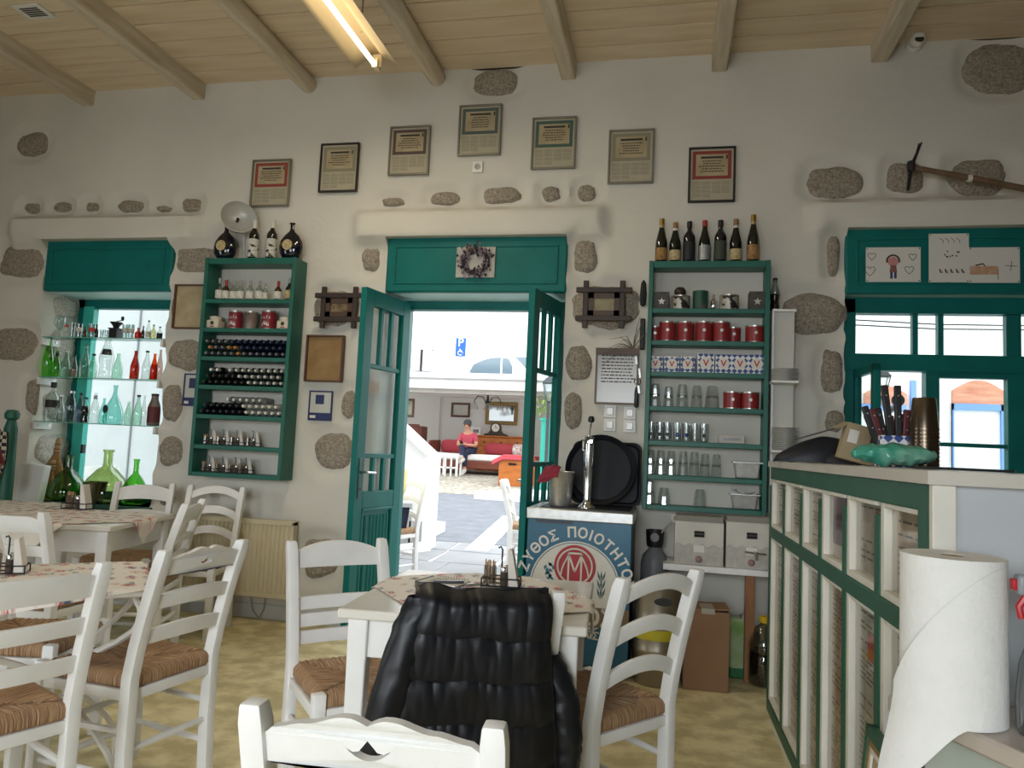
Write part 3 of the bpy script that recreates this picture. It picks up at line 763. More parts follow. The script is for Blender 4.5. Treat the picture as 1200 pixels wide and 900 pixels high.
p = onZ(6, 672, .705); caddy('cruet caddy cut by the left edge on the scroll legged table', p.x+.02, p.y, .708, 30, 1.0)
# notepad, phone-like case, pen on the middle table
p = onZ(520, 684, .769)
t = thing('notepad', 'spiral notepad lying open on the middle table', 'notepad', None, (p.x, p.y, .772), math.radians(-12))
G().box(-.075, -.06, 0, .075, .06, .006).obj('pages', paperw, t, bev=.001)
G().box(-.079, -.062, -.001, -.073, .062, .008).obj('cover_edge', black, t)
g = G()
for k in range(12): g.tube([(-.06+k*.011, .058, .003), (-.06+k*.011, .066, .008), (-.06+k*.011, .058, .011)], .0011, 5)
o = g.obj('spiral', blackiron, t); o['kind'] = 'stuff'
g = G()
for k in range(6): g.box(-.05, .035-k*.014, .006, .02+.03*((k*7) % 3)/2, .037-k*.014, .0064)
o = g.obj('writing', ink, t); o['kind'] = 'stuff'
t = tag(G().prism([(-.05, -.006), (.02, -.010), (.055, .0), (.055, .012), (.03, .012), (-.05, .006)], 0, .008, 'xy').obj('folding_knife', mat('dark_slate', '3b3f45', .35), None, (p.x+.025, p.y-.035, .779), (0, 0, math.radians(18)), bev=.002), 'dark folded case lying on the spiral notepad', 'case')
q = onZ(559, 688, .769)
t = thing('pen', 'silver pen on the paper cover beside the notepad', 'pen', None, (q.x, q.y, .777), math.radians(52))
G().tube([(-.05, 0, 0), (.04, 0, 0), (.055, 0, 0)], [.005, .005, .0015], 8).obj('barrel', steel, t); G().box(-.045, -.0015, .004, -.015, .0015, .007).obj('clip', chrome, t)
# ================================================================ quilted black jacket over the chair
jm = mat('black_quilted_nylon', '070a14', .46, var=.2, vs=14, bump=.12, bs=26, spec=.5)
def jacket():
    t = thing('jacket', 'black quilted jacket draped over a chair back at the middle table', 'jacket', None, (JX, JY, 0), math.radians(JA-90))
    ztop = .868
    def quilt(v, s_, n, amp):
        ph = (v*n+.05*s_*s_+.03*noise.noise((s_*3, v*2, 1))) % 1
        return amp*(1-abs(2*ph-1)**3.0)
    def backf(u, v):            # panel hanging on the camera side of the chair back
        z = ztop-.60*v; s_ = u*2-1
        xl = -.205-.055*smooth(0, .35, v)-.03*v; xr = .150+.035*smooth(.1, .9, v)
        x = xl+(xr-xl)*u
        yy = -.352+.018*v+.03*smooth(.75, 1, abs(s_))
        q = quilt(v+.015*math.sin(u*5), s_, 5.6, .008)
        wr = .0045*noise.noise((x*26, z*7, 4))+.008*noise.noise((x*9+z*7, z*8-x*3, 8))+.0035*noise.noise((x*60, z*14, 2))
        if v < .05: yy += .055*(1-v/.05)**2
        zz = z+.014*smooth(.45, .8, -s_)*(1-v)**4-.006*noise.noise((u*5, 1, 1))
        return (x, yy-q-wr, zz)
    G().sheet(backf, 80, 120, 0, .012).obj('back_panel', jm, t, smooth=80)
    def frontf(u, v):           # the part thrown over to the seat side
        s_ = u*2-1; z = ztop+.002-.34*v; x = -.20+.35*u
        yy = -.262+.10*v+quilt(v, s_, 3.2, .012)+.006*noise.noise((x*20, z*8, 14))
        if v < .06: yy -= .042*(1-v/.06)**2
        return (x, yy, z+.014*smooth(.45, .8, -s_)*(1-v)**4)
    G().sheet(frontf, 40, 60, 0, -.012).obj('front_panel', jm, t, smooth=80)
    def sleeve(path, r0, flat):
        n = 46; m = 22
        def f(u, v):
            k = v*(len(path)-1); i = min(int(k), len(path)-2); w_ = k-i; a = Vector(path[i]).lerp(Vector(path[i+1]), w_); an = u*2*PI
            r = r0*(.80+.28*math.sin(PI*min(1, .15+v*.95)))*(1-.07*abs(math.cos(v*PI*5.5+math.cos(an)*.6))**8)+.006*noise.noise((math.cos(an)*3, math.sin(an)*3, v*13))
            return (a.x+r*math.cos(an), a.y+r*flat*math.sin(an), a.z)
        G().sheet(f, m, n).obj('sleeve', jm, t, smooth=80)
    sleeve([(-.185, -.312, .862), (-.215, -.325, .79), (-.252, -.338, .66), (-.285, -.338, .52), (-.300, -.325, .38), (-.300, -.315, .33)], .046, .8)
    sleeve([(.165, -.25, .70), (.205, -.275, .60), (.222, -.29, .48), (.222, -.29, .36)], .042, .8)
    g = G().tube([(-.15, -.296, ztop-.004), (-.06, -.302, ztop-.004), (.06, -.302, ztop-.004), (.14, -.296, ztop-.006)], [.010, .013, .013, .010], 10); g.obj('collar', jm, t, smooth=80)
jacket()
# ================================================================ outside
def gz(Y): return 0 if Y < 5.6 else .0444*(Y-5.6)
pave = mat('pale_flagstone', '97999b', .85, col2='86888b', vs=3, bump=.3, bs=20, detail=7)
asph = mat('grey_asphalt', '6c7077', .9, col2='7c8087', vs=5, bump=.3, bs=60, detail=8)
cobb = bpy.data.materials.new('pebble_paving'); cobb.use_nodes = True; MATS['cobb'] = cobb
N = cobb.node_tree.nodes; L = cobb.node_tree.links; vv = N.new('ShaderNodeTexVoronoi'); vv.inputs['Scale'].default_value = 9; rr = N.new('ShaderNodeValToRGB')
rr.color_ramp.elements[0].color = rgb('c9c3b6'); rr.color_ramp.elements[1].color = rgb('8d8678'); rr.color_ramp.elements[1].position = .7
tcx = N.new('ShaderNodeTexCoord'); L.new(tcx.outputs['Object'], vv.inputs['Vector']); L.new(vv.outputs['Distance'], rr.inputs[0]); L.new(rr.outputs[0], N['Principled BSDF'].inputs['Base Color']); N['Principled BSDF'].inputs['Roughness'].default_value = .9
whitepaint = mat('road_white_paint', 'e9eaea', .8)
def ramp(name, x0, x1, Y0, Y1, m, dz=0, lab=None, n=1, parent=None):
    g = G(); g.add([(x0, Y0, gz(Y0)+dz), (x1, Y0, gz(Y0)+dz), (x1, Y1, gz(Y1)+dz), (x0, Y1, gz(Y1)+dz), (x0, Y0, gz(Y0)-.2), (x1, Y0, gz(Y0)-.2), (x1, Y1, gz(Y1)-.2), (x0, Y1, gz(Y1)-.2)],
                   [(0, 1, 2, 3), (7, 6, 5, 4), (0, 4, 5, 1), (1, 5, 6, 2), (2, 6, 7, 3), (3, 7, 4, 0)])
    o = g.obj(name, m, parent); 
    if parent is None: struct(o, lab)
    return o
pv = ramp('pavement', -14, 12, D+TH-.02, 8.6, mat('mortar_white', 'dedede', .9), -.012, 'pale flagstone pavement outside the door')
random.seed(5)
yy = D+TH+.08; r = 0
while yy < 8.5:
    dyv = random.uniform(.5, .75); xx = -4.2+random.uniform(0, .4)
    while xx < 3:
        dx = random.uniform(.6, 1.1); y1 = min(8.58, yy+dyv-.035)
        g = G(); c = [(xx, yy), (xx+dx-.035, yy), (xx+dx-.035, y1), (xx, y1)]
        c = [(a+random.uniform(-.02, .02), b+random.uniform(-.015, .015)) for a, b in c]
        vs = [(a, b, gz(b)+random.uniform(-.001, .002)) for a, b in c]+[(a, b, gz(b)-.05) for a, b in c]
        g.add(vs, [(0, 1, 2, 3), (7, 6, 5, 4), (0, 4, 5, 1), (1, 5, 6, 2), (2, 6, 7, 3), (3, 7, 4, 0)]).obj('slab', pave, pv, bev=.004)
        xx += dx
    yy += dyv
ramp('street', -30, 25, 8.6, 13.6, asph, -.006, 'grey street beyond the door')
g = G(); a = onZ(555, 642, gz(8.7)); b = onZ(597, 605, gz(11)); 
g.add([(a.x-.1, a.y, gz(a.y)+.002), (a.x+.16, a.y, gz(a.y)+.002), (b.x+.16, b.y, gz(b.y)+.002), (b.x-.1, b.y, gz(b.y)+.002), (a.x-.1, a.y, gz(a.y)-.02), (a.x+.16, a.y, gz(a.y)-.02), (b.x+.16, b.y, gz(b.y)-.02), (b.x-.1, b.y, gz(b.y)-.02)], [(0, 1, 2, 3), (0, 4, 5, 1), (1, 5, 6, 2), (2, 6, 7, 3), (3, 7, 4, 0)])
struct(g.obj('road_marking', whitepaint), 'white painted line on the grey street')
ramp('cobbled_forecourt', -30, 25, 13.6, 21, cobb, 0, 'pebbled forecourt before the open seating room')
a = onZ(534, 590, gz(13.2)); b = onZ(640, 600, gz(13.2))
g = G().prism([(a.x-.1, 13.0), (a.x+2.6, 12.7), (a.x+2.6, 14.4), (a.x+.5, 14.5)], gz(13)-.1, gz(13.8)+.10, 'xy'); struct(g.obj('kerb', extwhite, bev=.04), 'whitewashed kerb block at the street edge')
# stairs with a white sloping parapet to the left of the door
YS = 8.0
e1 = onY(510, 530, YS); e0 = onY(475, 497, YS); sl = (e0.z-e1.z)/(e1.x-e0.x)
st = thing('outdoor_stair', 'white outdoor stair with sloping parapet left of the doorway', 'stair')
xe_ = e1.x; L3 = .98
G().prism([(xe_-L3, gz(YS)-.05), (xe_-.10, gz(YS)-.05), (xe_-.10, e1.z-.04+.08*sl), (xe_-L3, e1.z+L3*sl-.04)], YS, YS+.18).obj('parapet_wall', extwhite, st)
G().bar((xe_-.06, YS+.09, e1.z-.03), (xe_-L3, YS+.09, e1.z-.03+(L3-.06)*sl), .26, .07).obj('coping', mat('bright_whitewash', 'fbfbfa', .8), st, bev=.012)
G().box(xe_-.10, YS-.03, gz(YS)-.05, xe_, YS+.21, e1.z).obj('end_post', MATS['bright_whitewash'], st, bev=.012)
grt = mat('grey_tile_band', 'a8a9ab', .7, var=.05)
x1_ = onY(503, 600, YS).x
G().box(x1_-.22, YS-.012, gz(YS)-.02, x1_, YS, onY(490, 611, YS).z).obj('tile_band', grt, st)
G().box(x1_-.55, YS-.012, gz(YS)-.02, x1_-.2, YS, onY(480, 590, YS).z).obj('tile_band', grt, st)
G().bar((xe_-.02, YS-.06, gz(8)+.03), (xe_-.9, 6.6, gz(6.6)+.03), .16, .10).obj('kerb_edge', MATS['bright_whitewash'], st, bev=.02)
rk = []
for k in range(4):
    g = G().box(xe_-.5-.28*k, YS+.18, gz(YS)-.05, xe_-.22-.28*k, YS+1.3, gz(YS)+.17*(k+1)); g.obj('step', extwhite, st)
# the white house wall close to the left window
hw = struct(G().box(-14, 7.75, -.1, -3.55, 8.0, 5.2).obj('wall_outside', mat('weathered_limewash', 'b4b7b8', .9, var=.05, vs=3, bump=.3, bs=20)), 'bright whitewashed wall outside the bottle window')  # white wall toned down to grey so it does not burn out
jx = onY(152, 520, 7.75).x
G().box(jx-.008, 7.735, .0, jx+.008, 7.76, 3.2).obj('seam', mat('joint_grey', '7d8082', .9), hw)
G().box(jx+.5, 7.73, 0, -3.5, 7.76, 2.6).obj('rough_patch', mat('rough_whitewash', 'aeb1b2', .95, var=.06, vs=20, bump=.8, bs=40), hw)
chair('shallow', 'white chair outside, glimpsed through the bottle window', -5.35, 6.55, 100, .87, 'chairs on the pavement outside', gz(6.55))
p = onZ(600, 568, .89); chair('arched', 'white chair outside, edge-on right of the doorway', p.x+.22, p.y-.05, 5, .87, 'chairs on the pavement outside', gz(7.2))
# ---------------- open seating room across the street
YP, YQ = 17.0, 20.2; zf = gz(18)
pav = thing('seating_pavilion', 'open whitewashed seating room with flat roof across the street', 'building')
bwm = mat('warm_grey_plaster', 'd9d6d1', .9, var=.04, vs=1)
zr0 = onY(540, 456, YP).z; zr1 = onY(540, 438, YP).z
G().box(-11, YQ, zf-.3, 2.5, YQ+.3, zr0+.4).obj('back_wall', bwm, pav)
xq = onY(514, 480, YQ).x; G().box(xq-.05, YQ-.06, zf-.3, xq+.05, YQ, zr0).obj('pilaster', bwm, pav)
G().box(-11.5, YP, zr0, 4, YQ+.3, zr1).obj('roof_slab', MATS['bright_whitewash'], pav, bev=.03)
G().box(-11.5, YP-.05, zr0+.22, 4, YP+.1, zr0+.26).obj('roof_ledge', mat('grey_ledge', '9a9a98', .9), pav)
G().box(-11.5, YP+.1, zr0-.10, 4, YP+.35, zr0).obj('eave_beam', mat('weathered_eave', 'a29d98', .9, var=.1), pav)
orange = mat('honey_pine', 'c9762f', .5, col2='a8591f', vs=4, stretch=(1, 6, 8))
redwood = mat('reddish_wood', '7a3a26', .5, col2='5b2a1b', vs=6, stretch=(1, 6, 6))
redcl = mat('red_striped_cloth', 'b8474f', .85, col2='a23640', vs=30, stretch=(8, 1, 1)); whitecl = mat('white_bedspread', 'e8e6e2', .9, var=.04, bump=.4, bs=8)
def pj(px, py, Y=18.2): return onY(px, py, Y)
# daybed
a = pj(510, 545); b = pj(612, 545); zs = zf
t = thing('daybed', 'wooden daybed with white spread in the seating room across the street', 'daybed')
xa_, xb_ = a.x-.1, b.x+.1; yd0, yd1 = 17.9, 18.9
G().box(xa_, yd0, zs+.14, xb_, yd1, zs+.34).obj('frame', redwood, t, bev=.02)
G().box(xa_+.05, yd0-.02, zs+.34, xb_-.05, yd1, zs+.50).obj('mattress', whitecl, t, bev=.05)
for xx in (xa_+.08, xb_-.08):
    for yy in (yd0+.08, yd1-.08): G().bar((xx, yy, zs-.02), (xx, yy, zs+.2), .09, .09).obj('leg', redwood, t)
g = G().prism([(yd0, zs+.3), (yd0, zs+.62), (yd0+.2, zs+.80), (yd1, zs+.82), (yd1, zs+.3)], xa_-.06, xa_, 'yz'); g.obj('armrest', redwood, t, bev=.01)
g = G().prism([(yd0, zs+.3), (yd0, zs+.62), (yd0+.2, zs+.80), (yd1, zs+.82), (yd1, zs+.3)], xb_, xb_+.06, 'yz'); g.obj('armrest', redwood, t, bev=.01)
def cushion(lab, x0, x1, z0, h, y, m=redcl, dp=.2):
    g = G(); n = 10
    def f(u, v):
        an = v*2*PI; k = (1-abs(u*2-1)**6)**.5
        return (x0+(x1-x0)*u, y+dp/2*math.cos(an)*k, z0+h/2+h/2*math.sin(an)*k)
    g.sheet(f, 14, 12); return tag(g.obj('cushion', m), lab, 'cushion', 'red cushions across the street')
xm = pj(549, 540).x
cushion('long red cushion on the daybed, left of the seated man', xa_+.05, xm-.25, zs+.5, .34, 18.72)
cushion('long red cushion on the daybed, right of the seated man', xm+.25, xb_-.35, zs+.5, .30, 18.72)
cushion('small patterned cushion at the right end of the daybed', xb_-.42, xb_-.05, zs+.5, .3, 18.45, mat('patterned_wool', 'a5766c', .9, col2='e4dcd6', vs=18))
# sideboard behind, with clock and picture; mirror, pictures, lamp
x0 = pj(560, 520, 19.8).x; x1 = pj(620, 520, 19.8).x
t = thing('sideboard', 'honey coloured pine sideboard behind the daybed across the street', 'sideboard')
G().box(x0, 19.5, zs, x1, 20.1, zs+.96).obj('carcass', orange, t, bev=.02)
G().box(x0-.05, 19.45, zs+.96, x1+.05, 20.12, zs+1.0).obj('top', orange, t, bev=.01)
for k in range(3):
    q0 = x0+.06+(x1-x0-.06)*k/3; q1 = x0+(x1-x0-.06)*(k+1)/3; dr = G().box(q0, 19.48, zs+.72, q1, 19.5, zs+.92).obj('drawer', orange, t, bev=.006)
    G().lathe([(.03, 0), (.02, .03)], 8).xf(Matrix.Translation(((q0+q1)/2, 19.48, zs+.82)) @ Matrix.Rotation(PI/2, 4, 'X')).obj('knob', darkwood, dr)
    G().box(q0, 19.48, zs+.08, q1, 19.5, zs+.69).obj('door', orange, t, bev=.006)
p = onY(581, 508, 19.75); zc = zs+1.0
t = thing('mantel_clock', 'dark wooden mantel clock on the pine sideboard', 'clock', None, (p.x, 19.75, zc)); t.scale = (.72, .72, .72)
v = [(-.45, 0), (.45, 0), (.45, .05), (.28, .10), (.20, .2)]+[(.2*math.cos(q*PI/8), .30+.2*math.sin(q*PI/8)) for q in range(0, 9)]+[(-.20, .2), (-.28, .10), (-.45, .05)]
G().prism(v, -.08, .08).obj('case', darkwood, t); G().lathe([(.15, 0), (.15, .01)], 20).xf(at(Matrix.Rotation(PI/2, 4, 'X'), 0, -.08, .30)).obj('dial', mat('clock_dial', 'e6e2d6', .6), t)
G().box(-.008, -.10, .30, .008, -.09, .41).obj('hand', black, t); G().box(0, -.10, .292, .08, -.09, .308).obj('hand', black, t)
def picture(lab, px0, py0, px1, py1, Y, fm, inner, fw=.06, extra=None, nm='picture', cat='picture', lean=0, th=.04, mat_in=None, group=None):
    """framed picture hung flat against a wall whose face is Y; pixel box of the photograph"""
    p0 = onY(px0, (py0+py1)/2, Y); p1 = onY(px1, (py0+py1)/2, Y); pt = onY((px0+px1)/2, py0, Y); pb = onY((px0+px1)/2, py1, Y)
    wv = (p1.x-p0.x); hv = pt.z-pb.z; t = thing(nm, lab, cat, group, ((p0.x+p1.x)/2, Y-.004, pb.z))
    for b in ((-wv/2, 0, wv/2, fw), (-wv/2, hv-fw, wv/2, hv), (-wv/2, fw, -wv/2+fw, hv-fw), (wv/2-fw, fw, wv/2, hv-fw)):
        G().box(b[0], -th, b[1], b[2], 0, b[3]).obj('frame_bar', fm, t, bev=fw*.2)
    G().box(-wv/2+fw*.8, -th*.45, fw*.8, wv/2-fw*.8, 0, hv-fw*.8).obj('sheet', inner, t)
    return t, wv, hv
brownfr = mat('walnut_frame', '5d3d2b', .5); goldfr = mat('dull_gold_frame', '8d7346', .45, .3)
picture('landscape picture in thin frame on the wall above the seated man', 529, 472, 551, 489, 20.2, brownfr, mat('grey_engraving', 'a9a9a0', .8, col2='d2d0c6', vs=3))
t, _, _ = picture('dark framed green picture left of the daybed, cut by the door', 472, 467, 486, 489, 18.2, brownfr, mat('green_picture', '6d7a5c', .8, col2='cfcab9', vs=4))
picture('wide wooden framed mirror above the pine sideboard', 569, 471, 607, 498, 20.2, goldfr, mat('mirror_silver', 'eef0f0', .08, 1), .11, nm='mirror', cat='mirror')
t, _, _ = picture('small white mounted photo standing on the pine sideboard', 552, 500, 564, 509, 19.8, whitewood, mat('photo_print', '9b958c', .8, col2='5b564f', vs=5)); t.location.z = zc
a0 = pj(484, 506, 19.0); t = thing('cabinet', 'reddish wooden cabinet half hidden by the stair parapet', 'cabinet', None, (a0.x, 19.0, 0))
G().box(-.5, -.25, zs, .32, .25, onY(484, 499, 18.8).z).obj('body', redwood, t, bev=.02); G().box(-.44, -.27, zs+.1, .26, -.25, zs+1.2).obj('door', redwood, t, bev=.01)
# chandelier
p = onY(572, 460, 18.6); t = thing('chandelier', 'small iron chandelier with glass bells hanging across the street', 'lamp', None, (p.x, 18.6, p.z))
G().tube([(0, 0, zr0-p.z-.0), (0, 0, -.35)], .025, 8).obj('stem', blackiron, t)
G().lathe([(0, -.42), (.05, -.38), (.03, -.3), (.06, -.25), (.02, -.18)], 10).obj('hub', blackiron, t)
for k in range(4):
    c, s_ = math.cos(k*PI/2+.3), math.sin(k*PI/2+.3); arm = G().tube([(c*r_, s_*r_, z_) for r_, z_ in ((.03, -.3), (.12, -.12), (.26, -.10), (.34, -.22), (.32, -.30))], .012, 6).obj('arm', blackiron, t)
    G().lathe([(.03, .02), (.06, -.04), (.10, -.14)], 10, (c*.32, s_*.32, -.30), cap=False).obj('bell_shade', glass('milk_glass', 'e8e8e6', .2), arm)
# white stool table
p = onY(527, 557, 17.3); t = thing('side_table', 'small white slatted table before the daybed across the street', 'table', None, (p.x, 17.3, gz(17.3)))
G().box(-.24, -.2, .46, .24, .2, .50).obj('tabletop', whitewood, t)
for sx in (-1, 1):
    for sy in (-1, 1): G().bar((sx*.21, sy*.17, 0), (sx*.21, sy*.17, .46), .045, .045).obj('leg', whitewood, t)
for sx in (-.07, .07): G().bar((sx, -.17, .0), (sx, -.17, .46), .035, .035).obj('slat', whitewood, t)
G().bar((-.21, -.17, .2), (.21, -.17, .2), .035, .035).obj('stretcher', whitewood, t)
# honey chest with red cloth
p = onZ(600, 570, gz(15.3)); t = thing('chest', 'honey coloured wooden chest at the door edge across the street', 'chest', None, (p.x, 15.9, gz(15.9)-.02))
G().box(-.26, -.3, 0, .42, .3, .62).obj('body', orange, t, bev=.02); G().box(-.05, -.32, .45, .12, -.3, .49).obj('handle', blackiron, t)
g = G().sheet(lambda u, v: (-.40+.9*u, -.36+.72*v, .645-.22*max(0, (.25-u))*2.2-.1*max(0, abs(v-.5)-.42)/.08), 20, 14, 0, .02); tag(g.obj('cloth', redcl, None, (p.x, 15.9, gz(15.9))), 'red striped cloth spread over the honey wooden chest', 'cloth')
# teal planter column with plant, street lantern on a post, seen through the right door leaf
p = onY(641, 520, 15.3); t = thing('planter_column', 'round teal column planter with leafy plant seen through the right door leaf', 'planter', None, (p.x, 15.3, gz(15.3)-.02))
zt = onY(641, 492, 15.3).z-gz(15.3)
G().lathe([(.14, 0), (.14, zt), (.17, zt), (.17, zt+.05), (.1, zt+.05)], 16).obj('column', mat('bright_teal_paint', '37b8a4', .5), t)
g = G(); random.seed(11); leafm = mat('sunny_leaf', '7fa24e', .6, col2='b9b57a', vs=5)  # leaf green broken up with straw yellow
for k in range(150):
    an = random.random()*6.3; el = random.uniform(.1, 1.4); L_ = random.uniform(.15, .5); c = Vector((math.cos(an)*math.cos(el), math.sin(an)*math.cos(el), math.sin(el)))*L_+Vector((0, 0, zt+.1))
    s_ = random.uniform(.04, .08); u = Vector((random.uniform(-1, 1), random.uniform(-1, 1), random.uniform(-.5, 1))).normalized(); w_ = u.cross(Vector((0, .3, 1))).normalized()
    g.add([c-u*s_, c+w_*s_*.45, c+u*s_, c-w_*s_*.45], [(0, 1, 2, 3)])
o = g.obj('foliage', leafm, t, smooth=0); o['kind'] = 'stuff'
def lantern(lab, x, Y, z, s_, wall_dx=None, post=None):
    t = thing('street_lantern', lab, 'lantern', None, (x, Y, z)); lt = mat('grey_lantern_iron', '4d5054', .5, .3)
    G().lathe([(.07, 0), (.03, -.06), (.05, -.1)], 4, a0=PI/4, a1=2*PI+PI/4).xf(Matrix.Scale(s_, 4)).obj('base', lt, t, smooth=0); g = G().lathe([(.17, .36), (.19, .37), (.10, .46), (.04, .50), (.02, .56), (0, .6)], 4, a0=PI/4, a1=2*PI+PI/4); g.xf(Matrix.Scale(s_, 4)); g.obj('cap', lt, t, smooth=0)
    g = G()
    for k in range(4):
        an = PI/4+k*PI/2; g.tube([(.07*math.cos(an), .07*math.sin(an), 0), (.165*math.cos(an), .165*math.sin(an), .36)], .009, 5)
    g.xf(Matrix.Scale(s_, 4)); g.obj('cage', lt, t)
    g = G().lathe([(.066, 0), (.16, .36)], 4, a0=PI/4, a1=2*PI+PI/4, cap=False).xf(Matrix.Scale(s_, 4)); g.obj('glazing', glass('lantern_glass', 'e6ebec', .15), t, smooth=0)
    if post is not None: G().tube([(0, 0, -.1*s_), (0, 0, post-z)], .035, 8).obj('post', lt, t)
    if wall_dx: 
        G().tube([(0, 0, -.1*s_), (wall_dx*.4, .0, -.35*s_), (wall_dx*.9, 0, -.22*s_), (wall_dx, 0, -.1*s_)], .018, 6).obj('bracket', lt, t)
        G().lathe([(.11*s_, -.01), (.11*s_, .01)], 10).xf(at(Matrix.Rotation(PI/2, 4, 'Y'), wall_dx, 0, -.15*s_)).obj('wall_plate', lt, t)
    return t
p = onY(643, 470, 14.5); lantern('iron lantern on a post seen through the right door leaf', p.x, 14.5, p.z, .95, post=gz(14.5))
# ---------------- upper road: parked car, disabled parking sign, white house
zup = 2.45
up_ = struct(G().box(-30, YQ+.3, zup-.4, 25, 40, zup).obj('upper_road', asph), 'upper road behind the flat roof')
hb_ = thing('white_house', 'large blank white house filling the doorway view behind the car', 'building')
G().box(-26, 29, 0, -.2, 30, 12.5).obj('wall', extwhite, hb_)
p = onY(484, 420, 29); p1 = onY(506, 420, 29); pt = onY(495, 410, 29).z; pb = onY(495, 435, 29).z
wn = G().box(p.x+.25, 28.97, pb, p1.x-.25, 29.02, pt).obj('window', mat('dark_interior', '3a3a42', .6), hb_)
G().box(p.x-.1, 28.9, pt, p1.x+.1, 29.02, pt+.1).obj('lintel', bwm, wn)
for sx, q in ((1, p.x), (-1, p1.x)): G().box(q, 28.85, pb, q+sx*.34, 28.97, pt).obj('shutter', mat('pale_shutter', 'c9c9c4', .8), wn)
p = onY(582, 416, 29); G().tube([(p.x, 28.9, p.z-.7), (p.x, 28.9, p.z), (p.x+.3, 28.7, p.z+.1)], .04, 6).obj('wall_lamp', bwm, hb_)
p = onY(540, 407, 23.5); t = thing('parking_sign', 'blue disabled parking sign on a thin post', 'sign', None, (p.x, 23.5, p.z)); mp_ = mpp(23.5, 540, 407)
ws, hs = 12*mp_, 21*mp_
G().box(-ws/2, -.02, -hs/2, ws/2, 0, hs/2).obj('plate', mat('sign_blue', '0f56a0', .5), t, bev=.02); G().tube([(0, .03, hs/2), (0, .03, zup-p.z)], .04, 8).obj('post', mat('galvanised_post', 'b9bbbd', .5), t)
swh = mat('sign_white', 'd5dadf', .6)
g = textg('P', hs*.62, G(), at(XZ, 0, -.026, .03), ext=.004, bold=.004); g.obj('letter', swh, t)
g = G(); k = hs*.16
g.lathe([(k*.16, -.004), (k*.16, .004)], 10, (0, 0, 0)); g.xf(at(Matrix.Rotation(PI/2, 4, 'X'), -.02, -.03, -hs*.10))
g.bar((-.02, -.03, -hs*.13), (-.01, -.03, -hs*.24), .03, .006); g.bar((-.01, -.03, -hs*.24), (.06, -.03, -hs*.24), .006, .03); g.bar((.06, -.03, -hs*.24), (.10, -.03, -hs*.34), .03, .006); g.bar((-.01, -.03, -hs*.18), (.05, -.03, -hs*.18), .006, .02)
g.tube([(-.01+k*.75*math.cos(q), -.03, -hs*.31+k*.75*math.sin(q)) for q in [PI*.55+i*PI*1.25/10 for i in range(11)]], .013, 6); g.obj('wheelchair_symbol', swh, t)
# car
c0 = onY(557, 440, 22.5); c1 = onY(607, 440, 22.5); t = thing('car', 'white hatchback parked on the upper road, side windows showing', 'car', None, ((c0.x+c1.x)/2, 22.5, zup))
cw = mat('white_car_paint', 'f2f3f4', .25, coat=.5); cg = mat('car_window', '5f7480', .08, 0, spec=1); zb_ = c0.z-zup
half = (c1.x-c0.x)/2
prof = [(-half-.75, .28), (-half-.85, .55), (-half-.7, .78), (-half+.0, zb_-.02), (-half*.2, zb_+.47), (half*.35, zb_+.55), (half*.95, zb_+.50), (half+.45, zb_+.02), (half+.62, .6), (half+.55, .28)]
G().prism(prof, -.8, .8).obj('body', cw, t, bev=.06)
wp = [(-half*.98, zb_+.0)]+[(-half+2*half*q, zb_+.48*math.sin(PI*min(1, .08+.62*q))**.8) for q in (.1, .2, .32, .45, .58, .7, .82, .9)]+[(half*.98, zb_+.2), (half*.98, zb_)]
G().prism(wp, -.82, -.79).obj('side_window', cg, t)
G().box(half*.45, -.83, zb_-.02, half*.52, -.78, zb_+.5).obj('pillar', cw, t)
G().prism([(half+.02, zb_+.52), (half+.5, zb_+.52), (half+.5, zb_+.05)], -.7, -.6).obj('tail_window', cg, t)
for sx in (-half-.25, half+.1):
    for sy in (-.78, .6): G().lathe([(.0, 0), (.3, 0), (.3, .18), (0, .18)], 18).xf(at(Matrix.Rotation(-PI/2, 4, 'X'), sx, sy, .3)).obj('wheel', black, t)
# ---------------- house opposite the right window: blue framed window with a reddish fanlight
YH = 9.2
h2 = thing('neighbour_house', 'white house with blue window frame seen through the counter window', 'building')
G().box(onY(1000, 450, YH).x-.6, YH, 0, 12, YH+.3, 7).obj('wall', extwhite, h2)
def hb2(px0, py0, px1, py1): a = onY(px0, (py0+py1)/2, YH); b = onY(px1, (py0+py1)/2, YH); return a.x, onY((px0+px1)/2, py1, YH).z, b.x, onY((px0+px1)/2, py0, YH).z
blu = mat('pale_blue_frame', '6c93cf', .6); terr = mat('terracotta_fanlight', 'b9755c', .7, col2='cf9a80', vs=5, stretch=(1, 1, 4))
for (q, w2) in (((1115, 446, 1176, 474), 0), ((1012, 452, 1062, 474), 1)):
    x0, z0, x1, z1 = hb2(*q); arc = [(x0, z0), (x1, z0)]+[(x1-(x1-x0)*i/12, z0+(z1-z0)*(.55+.45*math.sin(PI*i/12))) for i in range(13)]
    f_ = G().prism(arc, YH-.04, YH+.02).obj('fanlight', terr, h2)
x0, z0, x1, z1 = hb2(1115, 474, 1182, 640)
wn = G().box(x0, YH-.03, z0, x1, YH+.02, z1).obj('window', mat('pale_curtain', 'd9dcda', .8, var=.04), h2)
for b in ((x0, z1-.07, x1, z1), (x0, z0, x0+.01, z1), (x1-.09, z0, x1, z1), ): G().box(b[0], YH-.06, b[1], b[2], YH, b[3]).obj('blue_frame', blu, wn)
x0, z0, x1, z1 = hb2(1000, 474, 1060, 640); wn = G().box(x0, YH-.03, z0, x1, YH+.02, z1).obj('window', MATS['pale_curtain'], h2)
G().box(x0, YH-.06, z1-.07, x1, YH, z1).obj('blue_frame', blu, wn); x0, z0, x1, z1 = hb2(1066, 446, 1072, 640); G().box(x0, YH-.06, z0, x1, YH, z1).obj('blue_frame', blu, wn)
